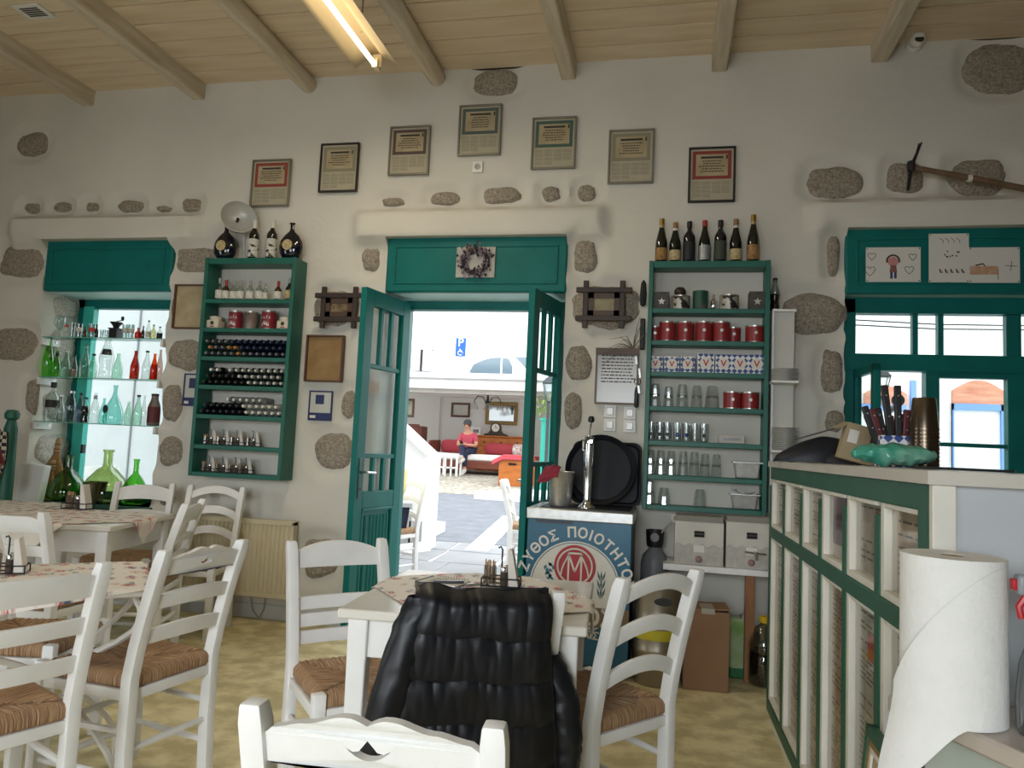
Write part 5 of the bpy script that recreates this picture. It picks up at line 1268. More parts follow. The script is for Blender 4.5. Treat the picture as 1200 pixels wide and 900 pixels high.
# glasses
gg = glass('tumbler_glass', 'f6f9f9', .20, .7)
GL = {}
def tumbler(label, px, k, wpx, hpx, group, kind='stack', dY=0, mark=None, inverted=True):
    Y = 4.77+dY; key = (kind, wpx, hpx)
    if key not in GL:
        r = wpx/2*.0052; h = hpx*.0052
        if kind == 'stack':      # two facetted glasses nested upside down
            GL[key] = [('glass', G().lathe([(r, 0), (r*.92, h*.30), (r*.84, h*.5), (r*.78, h*.55), (0, h*.55)], 10, cap=False).mesh('glass', gg, 20)), ('upper_glass', G().lathe([(r*.86, h*.45), (r*.86, h*.55), (r*.70, h*.95), (r*.6, h), (0, h)], 10, cap=False).mesh('upper_glass', gg, 20))]
        elif kind == 'single': GL[key] = [('glass', G().lathe([(r, 0), (r*.9, h*.45), (r*.70, h*.93), (r*.6, h), (0, h)], 10, cap=False).mesh('glass', gg, 20))]
        else: GL[key] = [('glass', G().lathe([(0, .002), (r*.9, .0), (r, .004), (r, h), (r*.93, h), (r*.93, .01), (0, .01)], 14, cap=False).mesh('glass', gg, 50))]
    t = thing('drinking_glass', label, 'glass', group, (lx(px, Y, 480), Y, RZ[k]+.001))
    for nm, me in GL[key]: inst(nm, me, t)
    if mark:
        r = wpx/2*.0052; h = hpx*.0052; g = G()
        for k2 in range(6): a = k2*PI/3; g.lathe([(0, 0), (.006, 0), (.006, .0008), (0, .0008)], 8, (.007*math.cos(a), .007*math.sin(a), 0))
        g.xf(at(Matrix.Rotation(PI/2, 4, 'X'), 0, -r-.0008, h*.35)); o = g.obj('flower_print', mark, t); o['kind'] = 'stuff'
    return t
o7 = ('first', 'second', 'third', 'fourth', 'fifth', 'sixth', 'seventh')
for i, (px, wv, hv) in enumerate(((767, 14, 27), (783, 13, 24), (799, 15, 27), (816, 14, 26), (834, 17, 26))): tumbler('%s stacked facetted glass from the left beside the two red tins' % o7[i], px, 4, wv, hv, 'stacked glasses')
for i, px in enumerate((859.5, 880)):
    t = mtin('%s red tin standing with the stacked glasses' % ('left', 'right')[i], px, 20.5, 20, 4, redt2, group='red tins among the glasses'); G().lathe([(0, 0), (.010, 0), (.010, .001), (0, .001)], 10).xf(at(Matrix.Rotation(PI/2, 4, 'X'), 0, -.0545, .055)).obj('emblem', cpale, t)
for i, (px, mk) in enumerate(((764, MATS['dark_green_tin']), (774, MATS['dark_green_tin']), (783, MATS['dark_green_tin']), (794.5, inkblue), (805, inkblue), (815, None), (825.5, MATS['dark_green_tin']))): tumbler('%s straight tall glass with printed flower from the left' % o7[i], px, 5, 9.6, 22, 'straight glasses', 'straight', mark=mk)
t = thing('napkin_holder', 'pale card lying beside the straight glasses', 'card', None, (lx(857, 4.76, 512), 4.76, RZ[5]+.001)); G().box(-.075, -.04, 0, .075, .04, .05).obj('box', mat('grey_card', 'b7b5ae', .7), t, bev=.002); G().box(-.05, -.0412, .018, .05, -.04, .032).obj('print', MATS['grey_cap_metal'], t)
for i, px in enumerate((764, 776, 788, 802, 815, 827.5, 841)): tumbler('%s nested glass pair from the left beside the steel pan' % o7[i], px, 6, 12.5, 28.5-(i > 4)*2, 'nested glasses')
tumbler('tall nested glass pair at the left of the bottom shelf', 764, 7, 14, 27, 'bottom shelf glasses'); tumbler('single upturned glass second on the bottom shelf', 781, 7, 15, 19.5, 'bottom shelf glasses', 'single'); tumbler('single upturned glass alone in the middle of the bottom shelf', 822.5, 7, 15.5, 20, 'bottom shelf glasses', 'single')
def pan(label, px, k, wpx, hpx, lid=False):
    t = thing('steel_pan', label, 'pan', 'steel pans on the right shelf', (lx(px, 4.77, 545), 4.77, RZ[k]+.001)); wv = wpx*.0052; hv = hpx*.0052
    v = [(-wv*.42, -.05, 0), (wv*.42, -.05, 0), (wv*.42, .05, 0), (-wv*.42, .05, 0), (-wv/2, -.065, hv), (wv/2, -.065, hv), (wv/2, .065, hv), (-wv/2, .065, hv)]
    G().add(v, [(0, 3, 2, 1), (0, 1, 5, 4), (1, 2, 6, 5), (2, 3, 7, 6), (3, 0, 4, 7)]).obj('body', steel, t, smooth=0, bev=.008)
    g = G().tube([(-wv/2-.008, -.073, hv), (wv/2+.008, -.073, hv), (wv/2+.008, .073, hv), (-wv/2-.008, .073, hv)], .005, 6, closed=True); g.obj('rim', steel, t)
    if lid: G().sheet(lambda u, v_: (-wv*.45+wv*.9*u, -.05+.1*v_, hv+.012+.012*math.sin(u*7)*(1-v_*.5)+.02*(u < .2)), 14, 6, 0, .006).obj('folded_cloth', paperw, t)
pan('empty steel pan on the nested glass shelf', 875, 6, 29, 18.5); pan('steel pan with folded cloth on the bottom shelf', 872.5, 7, 29, 17, True)
# ================================================================ framed sheets on the wall
def printed(t, w_, h_, border, fw, th=.02, seal=True, border_only=False):
    """certificate: coloured border round a text field, blocks of small print below"""
    y = -th*.45-.0008; m = fw+.012; zt_ = h_-m; zb = h_*.42
    G().box(-w_/2+m, y, zb, w_/2-m, y+.0006, zt_).obj('border_print', border, t)
    G().box(-w_/2+m+.022, y-.0006, zb+.022, w_/2-m-.022, y, zt_-.022).obj('text_field', paperold, t)
    g = G(); random.seed(int(w_*1e4)+len(t.name)); q = y-.0011
    hh = zt_-.022-zb-.022; g.box(-w_*.24, q, zt_-.022-hh*.20, w_*.24, q+.0004, zt_-.022-hh*.10)
    for k in range(5):
        z = zt_-.022-hh*(.34+.12*k); a = w_*random.uniform(.16, .29); x = -a
        while x < a:
            l = random.uniform(.006, .02); g.box(x, q, z, min(x+l, a), q+.0004, z+hh*.045); x += l+.004
    if seal: g.box(w_/2-m-.034, q, zt_-.055, w_/2-m-.024, q+.0004, zt_-.028)
    o = g.obj('lettering', ink, t, smooth=0); o['kind'] = 'stuff'
    g = G(); zz = zb-.016
    for r in range(4):
        for c in range(4):
            x0 = -w_/2+m+.002+c*(w_-2*m)/4; 
            if r == 3 and c > 1: continue
            for l in range(3): g.box(x0, y-.0004, zz-r*(zb-m-.016)/4-l*.008-.003, x0+(w_-2*m)/4*.88, y, zz-r*(zb-m-.016)/4-l*.008)
    o = g.obj('small_print', mat('grey_print', '8d846f', .8), t, smooth=0); o['kind'] = 'stuff'
silverf = mat('silver_frame', '8b867a', .35, .5); blackf = mat('black_frame', '221c19', .4)
wr_ = mat('dull_red_print', '8f4038', .8); wg_ = mat('dull_green_print', '4a6458', .8); wk_ = mat('brown_print', '5c4d46', .8); wy_ = mat('grey_olive_print', '8e8772', .8); wt_ = mat('slate_green_print', '53605a', .8); paper2 = mat('cert_paper', 'b9b29c', .85, col2='a9a18a', vs=8)
for px0, py0, px1, py1, fm, bm_, lab in ((296, 188, 341, 243, silverf, wr_, 'red bordered certificate in silver frame, leftmost of the arch of seven'), (376, 169, 421, 226, blackf, wy_, 'grey bordered certificate in black frame, second of the arch'), (457, 149, 504, 206, silverf, wk_, 'brown bordered certificate in silver frame, third of the arch'),
    (538, 124, 588, 183, silverf, wt_, 'slate bordered certificate in silver frame at the top of the arch'), (623.5, 138.5, 675.5, 199, silverf, wg_, 'green bordered certificate in silver frame, fifth of the arch'), (713, 153, 766.5, 216, silverf, wy_, 'olive bordered certificate in silver frame, sixth of the arch'), (806.5, 173.5, 861.5, 238, blackf, wr_, 'red bordered certificate in black frame, rightmost of the arch')):
    t, w_, h_ = picture(lab, px0, py0, px1, py1, D-.006, fm, paper2, .013, th=.022, nm='framed_certificate', cat='picture', group='certificates over the door'); printed(t, w_, h_, bm_, .013, .022)
# crossed corner dark wooden frames
def crossed(lab, x0, y0, x1, y1, m):
    pa = onY(x0, (y0+y1)/2, D); pb = onY(x1, (y0+y1)/2, D); zt_ = onY((x0+x1)/2, y0, D).z; zb = onY((x0+x1)/2, y1, D).z
    t = thing('crossed_frame', lab, 'picture', 'dark crossed corner frames', ((pa.x+pb.x)/2, D-.05, zb)); w_ = pb.x-pa.x; h_ = zt_-zb; e = .045; bw = .035
    for s_ in (-1, 1):
        G().box(s_*(w_/2-e-bw/2)-bw/2, -.012, 0, s_*(w_/2-e-bw/2)+bw/2, .012, h_).obj('upright', darkwood, t, bev=.004)
    for z in (e, h_-e-bw): G().box(-w_/2, -.018, z, w_/2, .006, z+bw).obj('crossbar', darkwood, t, bev=.004)
    for b in ((-w_/2+e+bw, e+bw, w_/2-e-bw, e+bw+.035), (-w_/2+e+bw, h_-e-bw-.035, w_/2-e-bw, h_-e-bw), (-w_/2+e+bw, e+bw, -w_/2+e+bw+.035, h_-e-bw), (w_/2-e-bw-.035, e+bw, w_/2-e-bw, h_-e-bw)):
        G().box(b[0], -.004, b[1], b[2], .008, b[3]).obj('inner_molding', mat('brown_molding', '4a3526', .5), t)
    G().box(-w_/2+e+bw, .006, e+bw, w_/2-e-bw, .012, h_-e-bw).obj('sheet', m, t)
    return t
crossed('dark crossed corner frame with brown photograph, behind the left door leaf', 373, 338, 429, 386, mat('old_photo', '8c7a5b', .8, col2='4a3c2c', vs=22))
crossed('dark crossed corner frame with faded picture, right of the door', 676, 331, 741, 386, mat('faded_picture', '9f977c', .8, col2='857c62', vs=16))
picture('thin framed brown parchment between left shelf and door', 360.5, 393.5, 404, 448, D-.006, brownfr, mat('brown_parchment', '9c7f56', .8, col2='87683f', vs=10), .012, nm='framed_parchment')
t, w_, h_ = picture('framed plain parchment behind the left shelf edge', 207, 334.5, 246, 386, D-.006, brownfr, paperold, .010, nm='framed_parchment')
navyf = mat('navy_certificate', '1f2a5c', .5)
for q, lab in (((362.5, 458, 390, 493), 'navy bordered certificate with small blue crest below the parchment'), ((216, 438, 238, 476), 'navy bordered certificate half hidden by the left shelf')):
    t, w_, h_ = picture(lab, *q, D-.004, navyf, mat('pale_certificate', 'c3c5bc', .7), .010, nm='certificate', th=.012)
    G().box(-w_*.22, -.0075, h_*.55, w_*.14, -.006, h_*.86).obj('crest', navyf, t); G().box(-w_/2+.01, -.0075, .010, w_/2-.01, -.006, h_*.26).obj('caption_band', navyf, t); G().box(-w_/2+.014, -.0085, .016, -w_*.18, -.0075, .036).obj('caption', paperw, t)
# ceiling lamp: hanging reflector trough with one tube
pe = onY(442, 76, 4.02); lampm = mat('warm_enamel_reflector', 'efd9b0', .35)
t = thing('strip_light', 'hanging fluorescent strip light with folded white reflector', 'lamp', None, (pe.x, 4.02, pe.z)); Lh = 1.45
pf = [(-.105, -.035), (-.088, -.012), (-.055, .012), (-.032, .018), (-.028, .045), (.028, .045), (.032, .018), (.055, .012), (.088, -.012), (.105, -.035)]
g = G(); vs = [(x*1.3, y, z+.02) for y in (0, -Lh) for x, z in pf]; n = len(pf)
g.add(vs, [(i, i+1, n+i+1, n+i) for i in range(n-1)]); o = g.obj('reflector', lampm, t, smooth=20); sd = o.modifiers.new('solid', 'SOLIDIFY'); sd.thickness = .003
for yy in (-.012, -Lh+.002):
    G().box(-.03, yy, -.02, .03, yy+.01, .062).obj('end_cap', lampm, t, bev=.003); G().box(-.018, yy-.03, -.035, .018, yy+.03, .02).obj('lamp_holder', lampm, t, bev=.003)
tb = mat('lit_tube', 'fff0d0', .4, emit=7); G().tube([(0, -.03, -.018), (0, -Lh+.03, -.018)], .014, 12).obj('tube', tb, t)
for yy in (-.25, -Lh+.25): G().tube([(0, yy, .06), (0, yy, CZ-pe.z)], .003, 5).obj('hanger_wire', black, t)
l = bpy.data.lights.new('tube_glow', 'AREA'); l.shape = 'RECTANGLE'; l.size = .03; l.size_y = Lh-.1; l.energy = 18; l.color = (1, .86, .62)
o = bpy.data.objects.new('tube_glow', l); COL.objects.link(o); o.parent = t; o.location = (0, -Lh/2, -.035)
# reflector heater lamp on the wall
p = onY(279, 256, D-.14); t = thing('reflector_lamp', 'round white reflector lamp on the wall above the left shelf', 'lamp', None, tuple(p), (math.radians(78), 0, math.radians(38)))
G().lathe([(.0, -.05), (.05, -.045), (.10, -.015), (.118, .03), (.122, .03), (.105, -.022), (.05, -.055), (0, -.06)], 26).obj('dish', mat('white_reflector', 'b9bab6', .35, .2), t); G().lathe([(.01, -.05), (.012, -.01), (0, .0)], 10).obj('bulb_holder', black, t)
G().tube([(0, 0, -.05), (.0, .04, -.10), (0, .12, -.12)], .010, 8).obj('arm', whitewood, t)
tag(G().tube([onY(287, 262, D-.03), onY(286, 285, D-.02), onY(286, 304, D-.02)], .004, 6).obj('lamp_cord', whitewood), 'thin pale cord hanging from the reflector lamp', 'cord')
# small wall fittings
def plate(name, lab, px, py, wpx, hpx, group=None):
    p = onY(px, py, D-.004); t = thing(name, lab, name.replace('_', ' ') if len(name) < 14 else 'switch', group, tuple(p)); w_ = wpx*.0055; h_ = hpx*.0055
    G().box(-w_/2, -.010, -h_/2, w_/2, 0, h_/2).obj('plate', whitewood, t, bev=.003); return t, w_, h_
t, w_, h_ = plate('wall_socket', 'white round pin socket under the top certificate', 560, 196, 13, 14); G().lathe([(.022, 0), (.022, .004), (.017, .004), (.015, .001), (0, .001)], 14).xf(at(Matrix.Rotation(PI/2, 4, 'X'), 0, -.010, 0)).obj('socket_well', mat('socket_grey', 'b5b1a7', .5), t); G().lathe([(.004, 0), (.004, .002), (0, .002)], 6).xf(at(Matrix.Rotation(PI/2, 4, 'X'), -.007, -.0115, 0)).obj('pin_hole', black, t)
for i, (px, py, lab) in enumerate(((715, 482, 'upper left'), (738, 484, 'upper right'), (714.5, 498, 'lower left'), (738, 499.5, 'lower right'))):
    t, w_, h_ = plate('light_switch', '%s of four white light switches above the cooler' % lab, px, py, 14, 14.5, 'light switches above the cooler'); G().box(-.022, -.018, -.024, .022, -.009, .024).obj('rocker', mat('switch_white', 'dad8d2', .25), t, bev=.004)
p = onY(1075, 46, D-.07); t = thing('security_camera', 'white dome security camera under the ceiling by the right beam', 'camera', None, tuple(p))
G().lathe([(.045, .03), (.05, .05), (.05, .07)], 16).xf(Matrix.Rotation(-PI/2, 4, 'X')).obj('base', whitewood, t); G().lathe([(0, -.048), (.024, -.042), (.042, -.024), (.048, 0), (.042, .024), (.024, .042), (0, .048)], 16).obj('housing', whitewood, t)
G().lathe([(0, 0), (.026, 0), (.024, .010), (0, .012)], 14).xf(at(Matrix.Rotation(PI/2-.5, 4, 'X'), 0, -.038, -.022)).obj('lens', black, t)
p = onY(40, 12, 4.2); q = onZ(40, 13, CZ); t = thing('air_vent', 'white ceiling vent with dark slots in the upper left corner', 'vent', None, (q.x, q.y, CZ))
G().box(-.10, -.075, -.008, .10, .075, .0).obj('plate', whitewood, t, bev=.003)
for k in range(5): G().box(-.065, -.048+k*.02, -.0105, .065, -.038+k*.02, -.0075).obj('slot', black, t)
# carved spear-like fishing pole on the ledge at right
t = thing('wooden_pole', 'long wooden pole with dark prongs lying along the upper right stones', 'pole')
a = onY(1068, 196, D-.115); b = onY(1215, 224, D-.115); G().tube([a, a.lerp(b, .5)+Vector((0, 0, .004)), b, b+(b-a)*.6], [.016, .019, .02, .02], 8).obj('shaft', mat('pole_wood', '7a6048', .7, col2='5d4631', vs=12), t)
a = onY(1064, 223, D-.115); b = onY(1068, 195, D-.115); c = onY(1080, 167, D-.115); G().tube([a, b, c], [.010, .012, .005], 6).obj('prong', black, t)
c2 = onY(1077, 168, D-.115); G().tube([b+Vector((.008, 0, 0)), c2], [.006, .004], 6).obj('prong', black, t); G().lathe([(.022, -.03), (.026, 0), (.022, .03)], 8, tuple(b)).obj('binding', black, t)
c = onY(1136, 209, D-.115); G().lathe([(.022, -.012), (.022, .012)], 8).xf(Matrix.Translation(c) @ Matrix.Rotation(PI/2, 4, 'Y')).obj('tape', paperw, t)
# wreath and paper on the door panel
p = onY(557, 307, D-.02); t = tag(G().box(-.135, -.002, -.105, .135, 0, .105).obj('backing_paper', mat('creased_paper', 'b4b0aa', .85, var=.08, vs=8), None, (p.x, D-.013, p.z)), 'white paper pinned behind the dried wreath', 'paper')
t = thing('wreath', 'dried lavender wreath hanging on the teal panel above the door', 'wreath', None, (p.x, D-.030, p.z+.005))
G().tube([(.085*math.cos(k*PI/12), 0, .085*math.sin(k*PI/12)) for k in range(24)], .012, 6, closed=True).obj('ring', mat('twig', '5b4a40', .9), t)
for nm, m_, sd in (('dark_blossom', mat('dark_lavender', '3d3346', .9), 1), ('pale_blossom', mat('pale_lavender', '8b7d86', .9), 2)):
    g = G(); random.seed(sd)
    for k in range(110):
        a = random.random()*2*PI; r = random.gauss(.088, .017); c = Vector((r*math.cos(a), random.uniform(-.03, .004), r*math.sin(a))); s_ = random.uniform(.008, .015)
        g.lathe([(0, -s_), (s_*.7, 0), (0, s_)], 4, tuple(c))
    o = g.obj(nm, m_, t); o['kind'] = 'stuff'
G().tube([(0, 0, .09), (.005, .008, .16)], .002, 5).obj('string', ink, t)
# children's drawings on the panel over the counter window
def drawing(lab, x0, y0, x1, y1):
    pa = onY(x0, (y0+y1)/2, D); pb = onY(x1, (y0+y1)/2, D); zt_ = onY((x0+x1)/2, y0, D).z; zb = onY((x0+x1)/2, y1, D).z; w_ = pb.x-pa.x; h_ = zt_-zb
    t = thing('drawing', lab, 'drawing', "children's drawings", ((pa.x+pb.x)/2, D-.0125, zb)); G().box(-w_/2, -.0015, 0, w_/2, 0, h_).obj('sheet', paperw, t)
    for sx in (-1, 1):
        for sz in (.008, h_-.008): G().lathe([(.004, 0), (.004, .002), (0, .003)], 6).xf(at(Matrix.Rotation(PI/2, 4, 'X'), sx*(w_/2-.008), -.0015, sz)).obj('pin', ink, t)
    return t, w_, h_
def stroke(g, pts, r=.0016, y=-.002): g.tube([(x, y, z) for x, z in pts], r, 4)
t, w_, h_ = drawing('drawing of a child with four hearts on the right teal panel', 1014, 290.5, 1078, 331)
g = G()
for hx, hz, s_ in ((-.12, .16, .026), (.11, .155, .024), (-.13, .07, .034), (.09, .075, .028)):
    stroke(g, [(hx+s_*.9*math.sin(a)**3, hz+s_*(.8*math.cos(a)-.32*math.cos(2*a)-.14*math.cos(3*a))) for a in [k*2*PI/16 for k in range(17)]])
o = g.obj('hearts', ink, t); o['kind'] = 'stuff'
G().lathe([(0, 0), (.03, 0), (.03, .001), (0, .001)], 14).xf(at(Matrix.Rotation(PI/2, 4, 'X'), 0, -.0015, .125)).obj('face', mat('crayon_pink', 'c98a86', .8), t)
g = G(); stroke(g, [(.035*math.cos(a), .13+.035*math.sin(a)) for a in [-.3+k*(PI+.6)/10 for k in range(11)]], .005); g.obj('hair', ink, t)
G().prism([(-.02, .06), (.022, .06), (.018, .10), (-.014, .10)], -.0025, -.0015).obj('shirt', mat('crayon_brown', '8f5f58', .8), t); G().box(-.016, -.0025, .02, -.002, -.0015, .06).obj('trouser_leg', mat('crayon_blue', '3c456f', .8), t); G().box(.006, -.0025, .022, .02, -.0015, .06).obj('trouser_leg', MATS['crayon_blue'], t)
t, w_, h_ = drawing('tall drawing with dark spots in the middle of the right teal panel', 1087.5, 274.5, 1134.5, 331.5)
g = G(); random.seed(4)
for k in range(9): x = random.uniform(-.03, .06); z = .17+random.uniform(-.02, .02); g.lathe([(0, 0), (.006, 0), (.006, .001), (0, .001)], 6).v; stroke(g, [(x, z), (x+.004, z+.003)], .005)
for k in range(5): x = -.05+k*.03; stroke(g, [(x, .08), (x+.006, .06), (x+.015, .062)], .004)
for k in range(4): stroke(g, [(-.05+k*.03, .27), (-.03+k*.03, .255), (-.03+k*.03, .24)], .0014)
o = g.obj('spots', mat('crayon_dark', '3f2723', .8), t); o['kind'] = 'stuff'
t, w_, h_ = drawing('drawing of an orange table at the right of the teal panel', 1134.5, 290.5, 1194, 332); t.location.y += .0008
G().box(-w_/2+.005, -.0025, .05, .02, -.0015, .10).obj('orange_patch', mat('crayon_orange', 'b98157', .8, col2='c9ad93', vs=30), t); g = G(); stroke(g, [(.02, .09), (.02, .02)]); stroke(g, [(-.1, .105), (-.06, .115), (-.05, .1)], .004)
for k in range(4): stroke(g, [(.09, .10), (.09+.03*math.cos(k*1.5), .10+.03*math.sin(k*1.5))])
o = g.obj('lines', MATS['crayon_dark'], t); o['kind'] = 'stuff'
# ================================================================ radiator
p0 = onY(272, 611, D-.10); p1 = onY(344, 612, D-.10); z1 = p1.z; z0 = onY(334, 703, D-.10).z
radm = mat('cream_radiator', 'cfc3a4', .45); t = thing('radiator', 'cream ribbed panel radiator under the left shelf', 'radiator', None, (p0.x-.35, D-.10, z0)); w_ = p1.x-p0.x+.35; h_ = z1-z0
g = G(); n = int(w_/.033); pf = []
for k in range(n): x = .01+(w_-.02)*k/n; d = (w_-.02)/n; pf += [(x, 0), (x+d*.30, 0), (x+d*.45, .010), (x+d*.85, .010)]
pf.append((w_-.01, 0)); m_ = len(pf); vs = [(x, y, z) for z in (.03, h_-.03) for x, y in pf]; g.add(vs, [(i, i+1, m_+i+1, m_+i) for i in range(m_-1)]); g.obj('ribbed_panel', radm, t, smooth=20)
G().box(0, .012, .0, w_, .055, h_).obj('back_panel', radm, t, bev=.006); G().box(-.004, -.004, h_-.03, w_+.004, .058, h_+.004).obj('top_grille', radm, t, bev=.004); G().box(0, -.004, 0, w_, .02, .03).obj('bottom_edge', radm, t, bev=.004); G().box(w_-.012, -.004, 0, w_+.004, .058, h_).obj('side_cover', radm, t, bev=.004); G().box(-.004, -.004, 0, .012, .058, h_).obj('side_cover', radm, t, bev=.004)
for xx in (w_*.25, w_*.8): G().box(xx-.02, .05, h_*.2, xx+.02, .088, h_*.8).obj('bracket', radm, t)
p = onY(300, 712, D-.03); tag(G().tube([onY(294, 698, D-.03), onY(296, 715, D-.03), onY(303, 724, D-.03), onY(309, 714, D-.03), onY(311, 700, D-.03)], .004, 6).obj('heating_cable', mat('grey_cable', '8c8f92', .6), None), 'thin grey cable looping below the radiator', 'cable')
# ================================================================ drinks cooler with logo front
YC = 4.28; cx0 = onY(619, 600, YC).x; cx1 = onY(741, 605, YC).x; cz = onY(680, 597, YC).z
t = thing('drinks_cooler', 'blue drinks cooler with round red emblem and steel top beside the door', 'cooler', None, ((cx0+cx1)/2, YC, 0)); w_ = cx1-cx0; zc = cz-.005
cblue = mat('cooler_blue', '26617f', .35, var=.12, vs=3); cside = mat('cooler_dark_side', '3c434b', .5)
G().box(-w_/2, .012, .05, w_/2, .53, zc-.06).obj('body', cside, t, bev=.006); G().box(-w_/2, 0, .07, w_/2, .014, zc-.06).obj('front_panel', cblue, t, bev=.004)
for sx in (-1, 1):
    for yy in (.06, .47): G().lathe([(.022, 0), (.018, .06)], 10, (sx*(w_/2-.05), yy, 0)).obj('foot', black, t)
G().box(-w_/2-.008, -.012, zc-.062, w_/2+.008, .54, zc).obj('steel_top', steel, t, bev=.006); G().box(-w_/2+.05, -.004, zc-.082, -w_*.06, .004, zc-.066).obj('vent_slot', cside, t)
G().box(-w_/2+.06, .05, zc, w_/2-.02, .48, zc+.006).obj('drip_tray', mat('dark_drip_tray', '2b2c2e', .4), t, bev=.002)
lc = Vector((-.015, -.0015, zc-.06-.368)); R0 = .255
disc = lambda r, nm, m_, y: G().lathe([(0, 0), (r, 0), (r, .001), (0, .001)], 44).xf(at(Matrix.Rotation(PI/2, 4, 'X'), lc.x, y, lc.z)).obj(nm, m_, t)
logow = mat('logo_cream', 'd6d4cc', .5, var=.04); logor = mat('logo_red', 'a62a35', .5, var=.06)
disc(R0, 'emblem_field', logow, -.0005)
G().tube([(lc.x+(R0-.010)*math.cos(k*PI/24), -.0016, lc.z+(R0-.010)*math.sin(k*PI/24)) for k in range(48)], .0022, 4, closed=True).obj('emblem_line', cblue, t)
rc = lc+Vector((.0, 0, .115)); lc0 = lc; lc = rc
disc(.118, 'red_disc', logor, -.0022)
G().tube([(lc.x+.097*math.cos(a), -.0045, lc.z+.097*math.sin(a)) for a in [k*PI/24 for k in range(48)]], .0055, 5, closed=True).obj('emblem_ring', logow, t)
g = G(); x_ = .036; zb_ = lc.z-.085; zt_ = lc.z+.072
for a, b in (((-x_, zb_), (-x_, zt_)), ((x_, zb_), (x_, zt_)), ((-x_, zt_-.008), (0, lc.z-.03)), ((x_, zt_-.008), (0, lc.z-.03)), ((-x_-.012, zb_), (-x_+.012, zb_)), ((x_-.012, zb_), (x_+.012, zb_)), ((-x_, zt_), (x_, zt_))): g.bar((lc.x+a[0], -.004, a[1]), (lc.x+b[0], -.004, b[1]), .010, .001, up=(0, 1, 0))
for sg in (-1, 1): g.tube([(lc.x+sg*(x_+.075*math.sin(q*.16)*.55), -.004, lc.z+.058-.012*q) for q in range(10)], .005, 5)
g.obj('emblem_letter', logow, t); lc = lc0
g = G(); word = 'ΖΥΘΟΣ ΠΟΙΟΤΗΤΟΣ'; Rt = R0+.022; span = math.radians(167); adv = {'Ι': .55, ' ': .75}
tot = sum(adv.get(c, 1) for c in word); acc = 0
for c in word:
    a_ = adv.get(c, 1); u = (acc+a_/2)/tot; acc += a_
    if c == ' ':
        g.obj('lettering', logow, t); g = G(); continue
    an = math.radians(84)+span/2-span*u
    textg(c, .078, g, Matrix.Translation((lc.x+Rt*math.cos(an), -.0015, lc.z+Rt*math.sin(an))) @ Matrix.Rotation(PI/2-an, 4, 'Y') @ XZ, bold=.0022)
g.obj('lettering', logow, t)
G().box(-w_/2+.002, -.0032, lc.z-R0*.82, w_/2-.002, -.0022, lc.z-R0*.40).obj('ribbon', mat('ribbon_brown', '7d6650', .5), t)
g = textg('ΜΥΘΟΣ', .125, G(), at(XZ, lc.x-.0, -.004, lc.z-R0*.78), bold=.004); g.obj('ribbon_lettering', logow, t)
g = textg('ΑΙΣ', .055, G(), at(Matrix.Rotation(.12, 4, 'Y') @ XZ, lc.x+.10, -.004, lc.z-R0*1.06), bold=.002); g.obj('lower_lettering', logow, t)
random.seed(12)
for sx, nm, m_ in ((-1, 'hop_motif', mat('hop_blue', '3f7088', .6)), (1, 'barley_motif', mat('barley_grey', '4b5f63', .6))):
    g = G()
    for k in range(14 if sx < 0 else 9):
        if sx < 0:      # hop cone with leaves
            x_ = lc.x-.150+random.gauss(0, .014); z_ = lc.z+.02+(k % 7)*.016; l, w2, a = .016, .009, random.uniform(-1.2, 1.2)
        else:           # ears of barley fanning upwards
            x_ = lc.x+.150+(k % 3-1)*.014; z_ = lc.z-.02+(k//3)*.045; l, w2, a = .034, .006, (k % 3-1)*.3
        u = Vector((math.sin(a), math.cos(a))); v_ = Vector((u.y, -u.x)); c = Vector((x_, z_))
        g.prism([tuple(c-u*l), tuple(c+v_*w2), tuple(c+u*l), tuple(c-v_*w2)], -.0026, -.0016)
    o = g.obj(nm, m_, t); o['kind'] = 'stuff'
# beer tap, bucket, trays on the cooler
ztop = zc+.007; p = onY(688, 590, YC+.12)
t = thing('beer_tap', 'chrome beer tap column standing on the cooler', 'tap', None, (p.x, YC+.12, ztop)); s_ = .0051
G().lathe([(.052, 0), (.052, .006), (.035, .02), (.024, .035), (.020, .05), (.024, .20), (.029, .30), (.029, .41), (.0, .415)], 18).obj('column', chrome, t, smooth=60)
G().tube([(.0, -.02, .39), (-.01, -.06, .40), (-.02, -.085, .385), (-.02, -.09, .33)], [.016, .014, .012, .011], 10).obj('spout', chrome, t)
G().tube([(.0, -.03, .40), (.005, -.05, .45), (.012, -.055, .49)], .006, 8).obj('lever', chrome, t); G().lathe([(0, -.02), (.016, -.014), (.02, 0), (.014, .018), (0, .022)], 12, (.012, -.055, .51)).obj('lever_knob', black, t); G().box(-.018, -.05, .37, .028, .0, .40).obj('tap_body', chrome, t, bev=.006)
p = onY(656, 590, YC+.10)
t = thing('ice_bucket', 'steel bucket with red cloth on the cooler', 'bucket', None, (p.x, YC+.12, ztop)); G().lathe([(0, .002), (.055, 0), (.062, .006), (.076, .195), (.080, .2), (.076, .203), (.070, .195), (.058, .01), (0, .01)], 24, cap=False).obj('pail', steel, t, smooth=50)
def rag(u, v):
    a = PI*1.12+(u-.5)*2.5; r = .060+.055*math.sin(PI*.5*min(1, v*1.4)); q = .018*noise.noise((u*5, v*3, 3)); return (math.cos(a)*(r+q)-.012*v, math.sin(a)*(r+q), .222+.014*math.sin(PI*min(1, v*2))-.10*v*(1-.45*abs(u-.5)*2)+.02*noise.noise((u*6, v*4, 3)))
tag(G().sheet(rag, 22, 14, 0, .006).obj('red_cloth', mat('crimson_cloth', '8e2b40', .9, var=.1, bump=.4), None, (p.x, YC+.12, ztop)), 'crimson cloth hanging over the rim of the steel bucket', 'cloth')
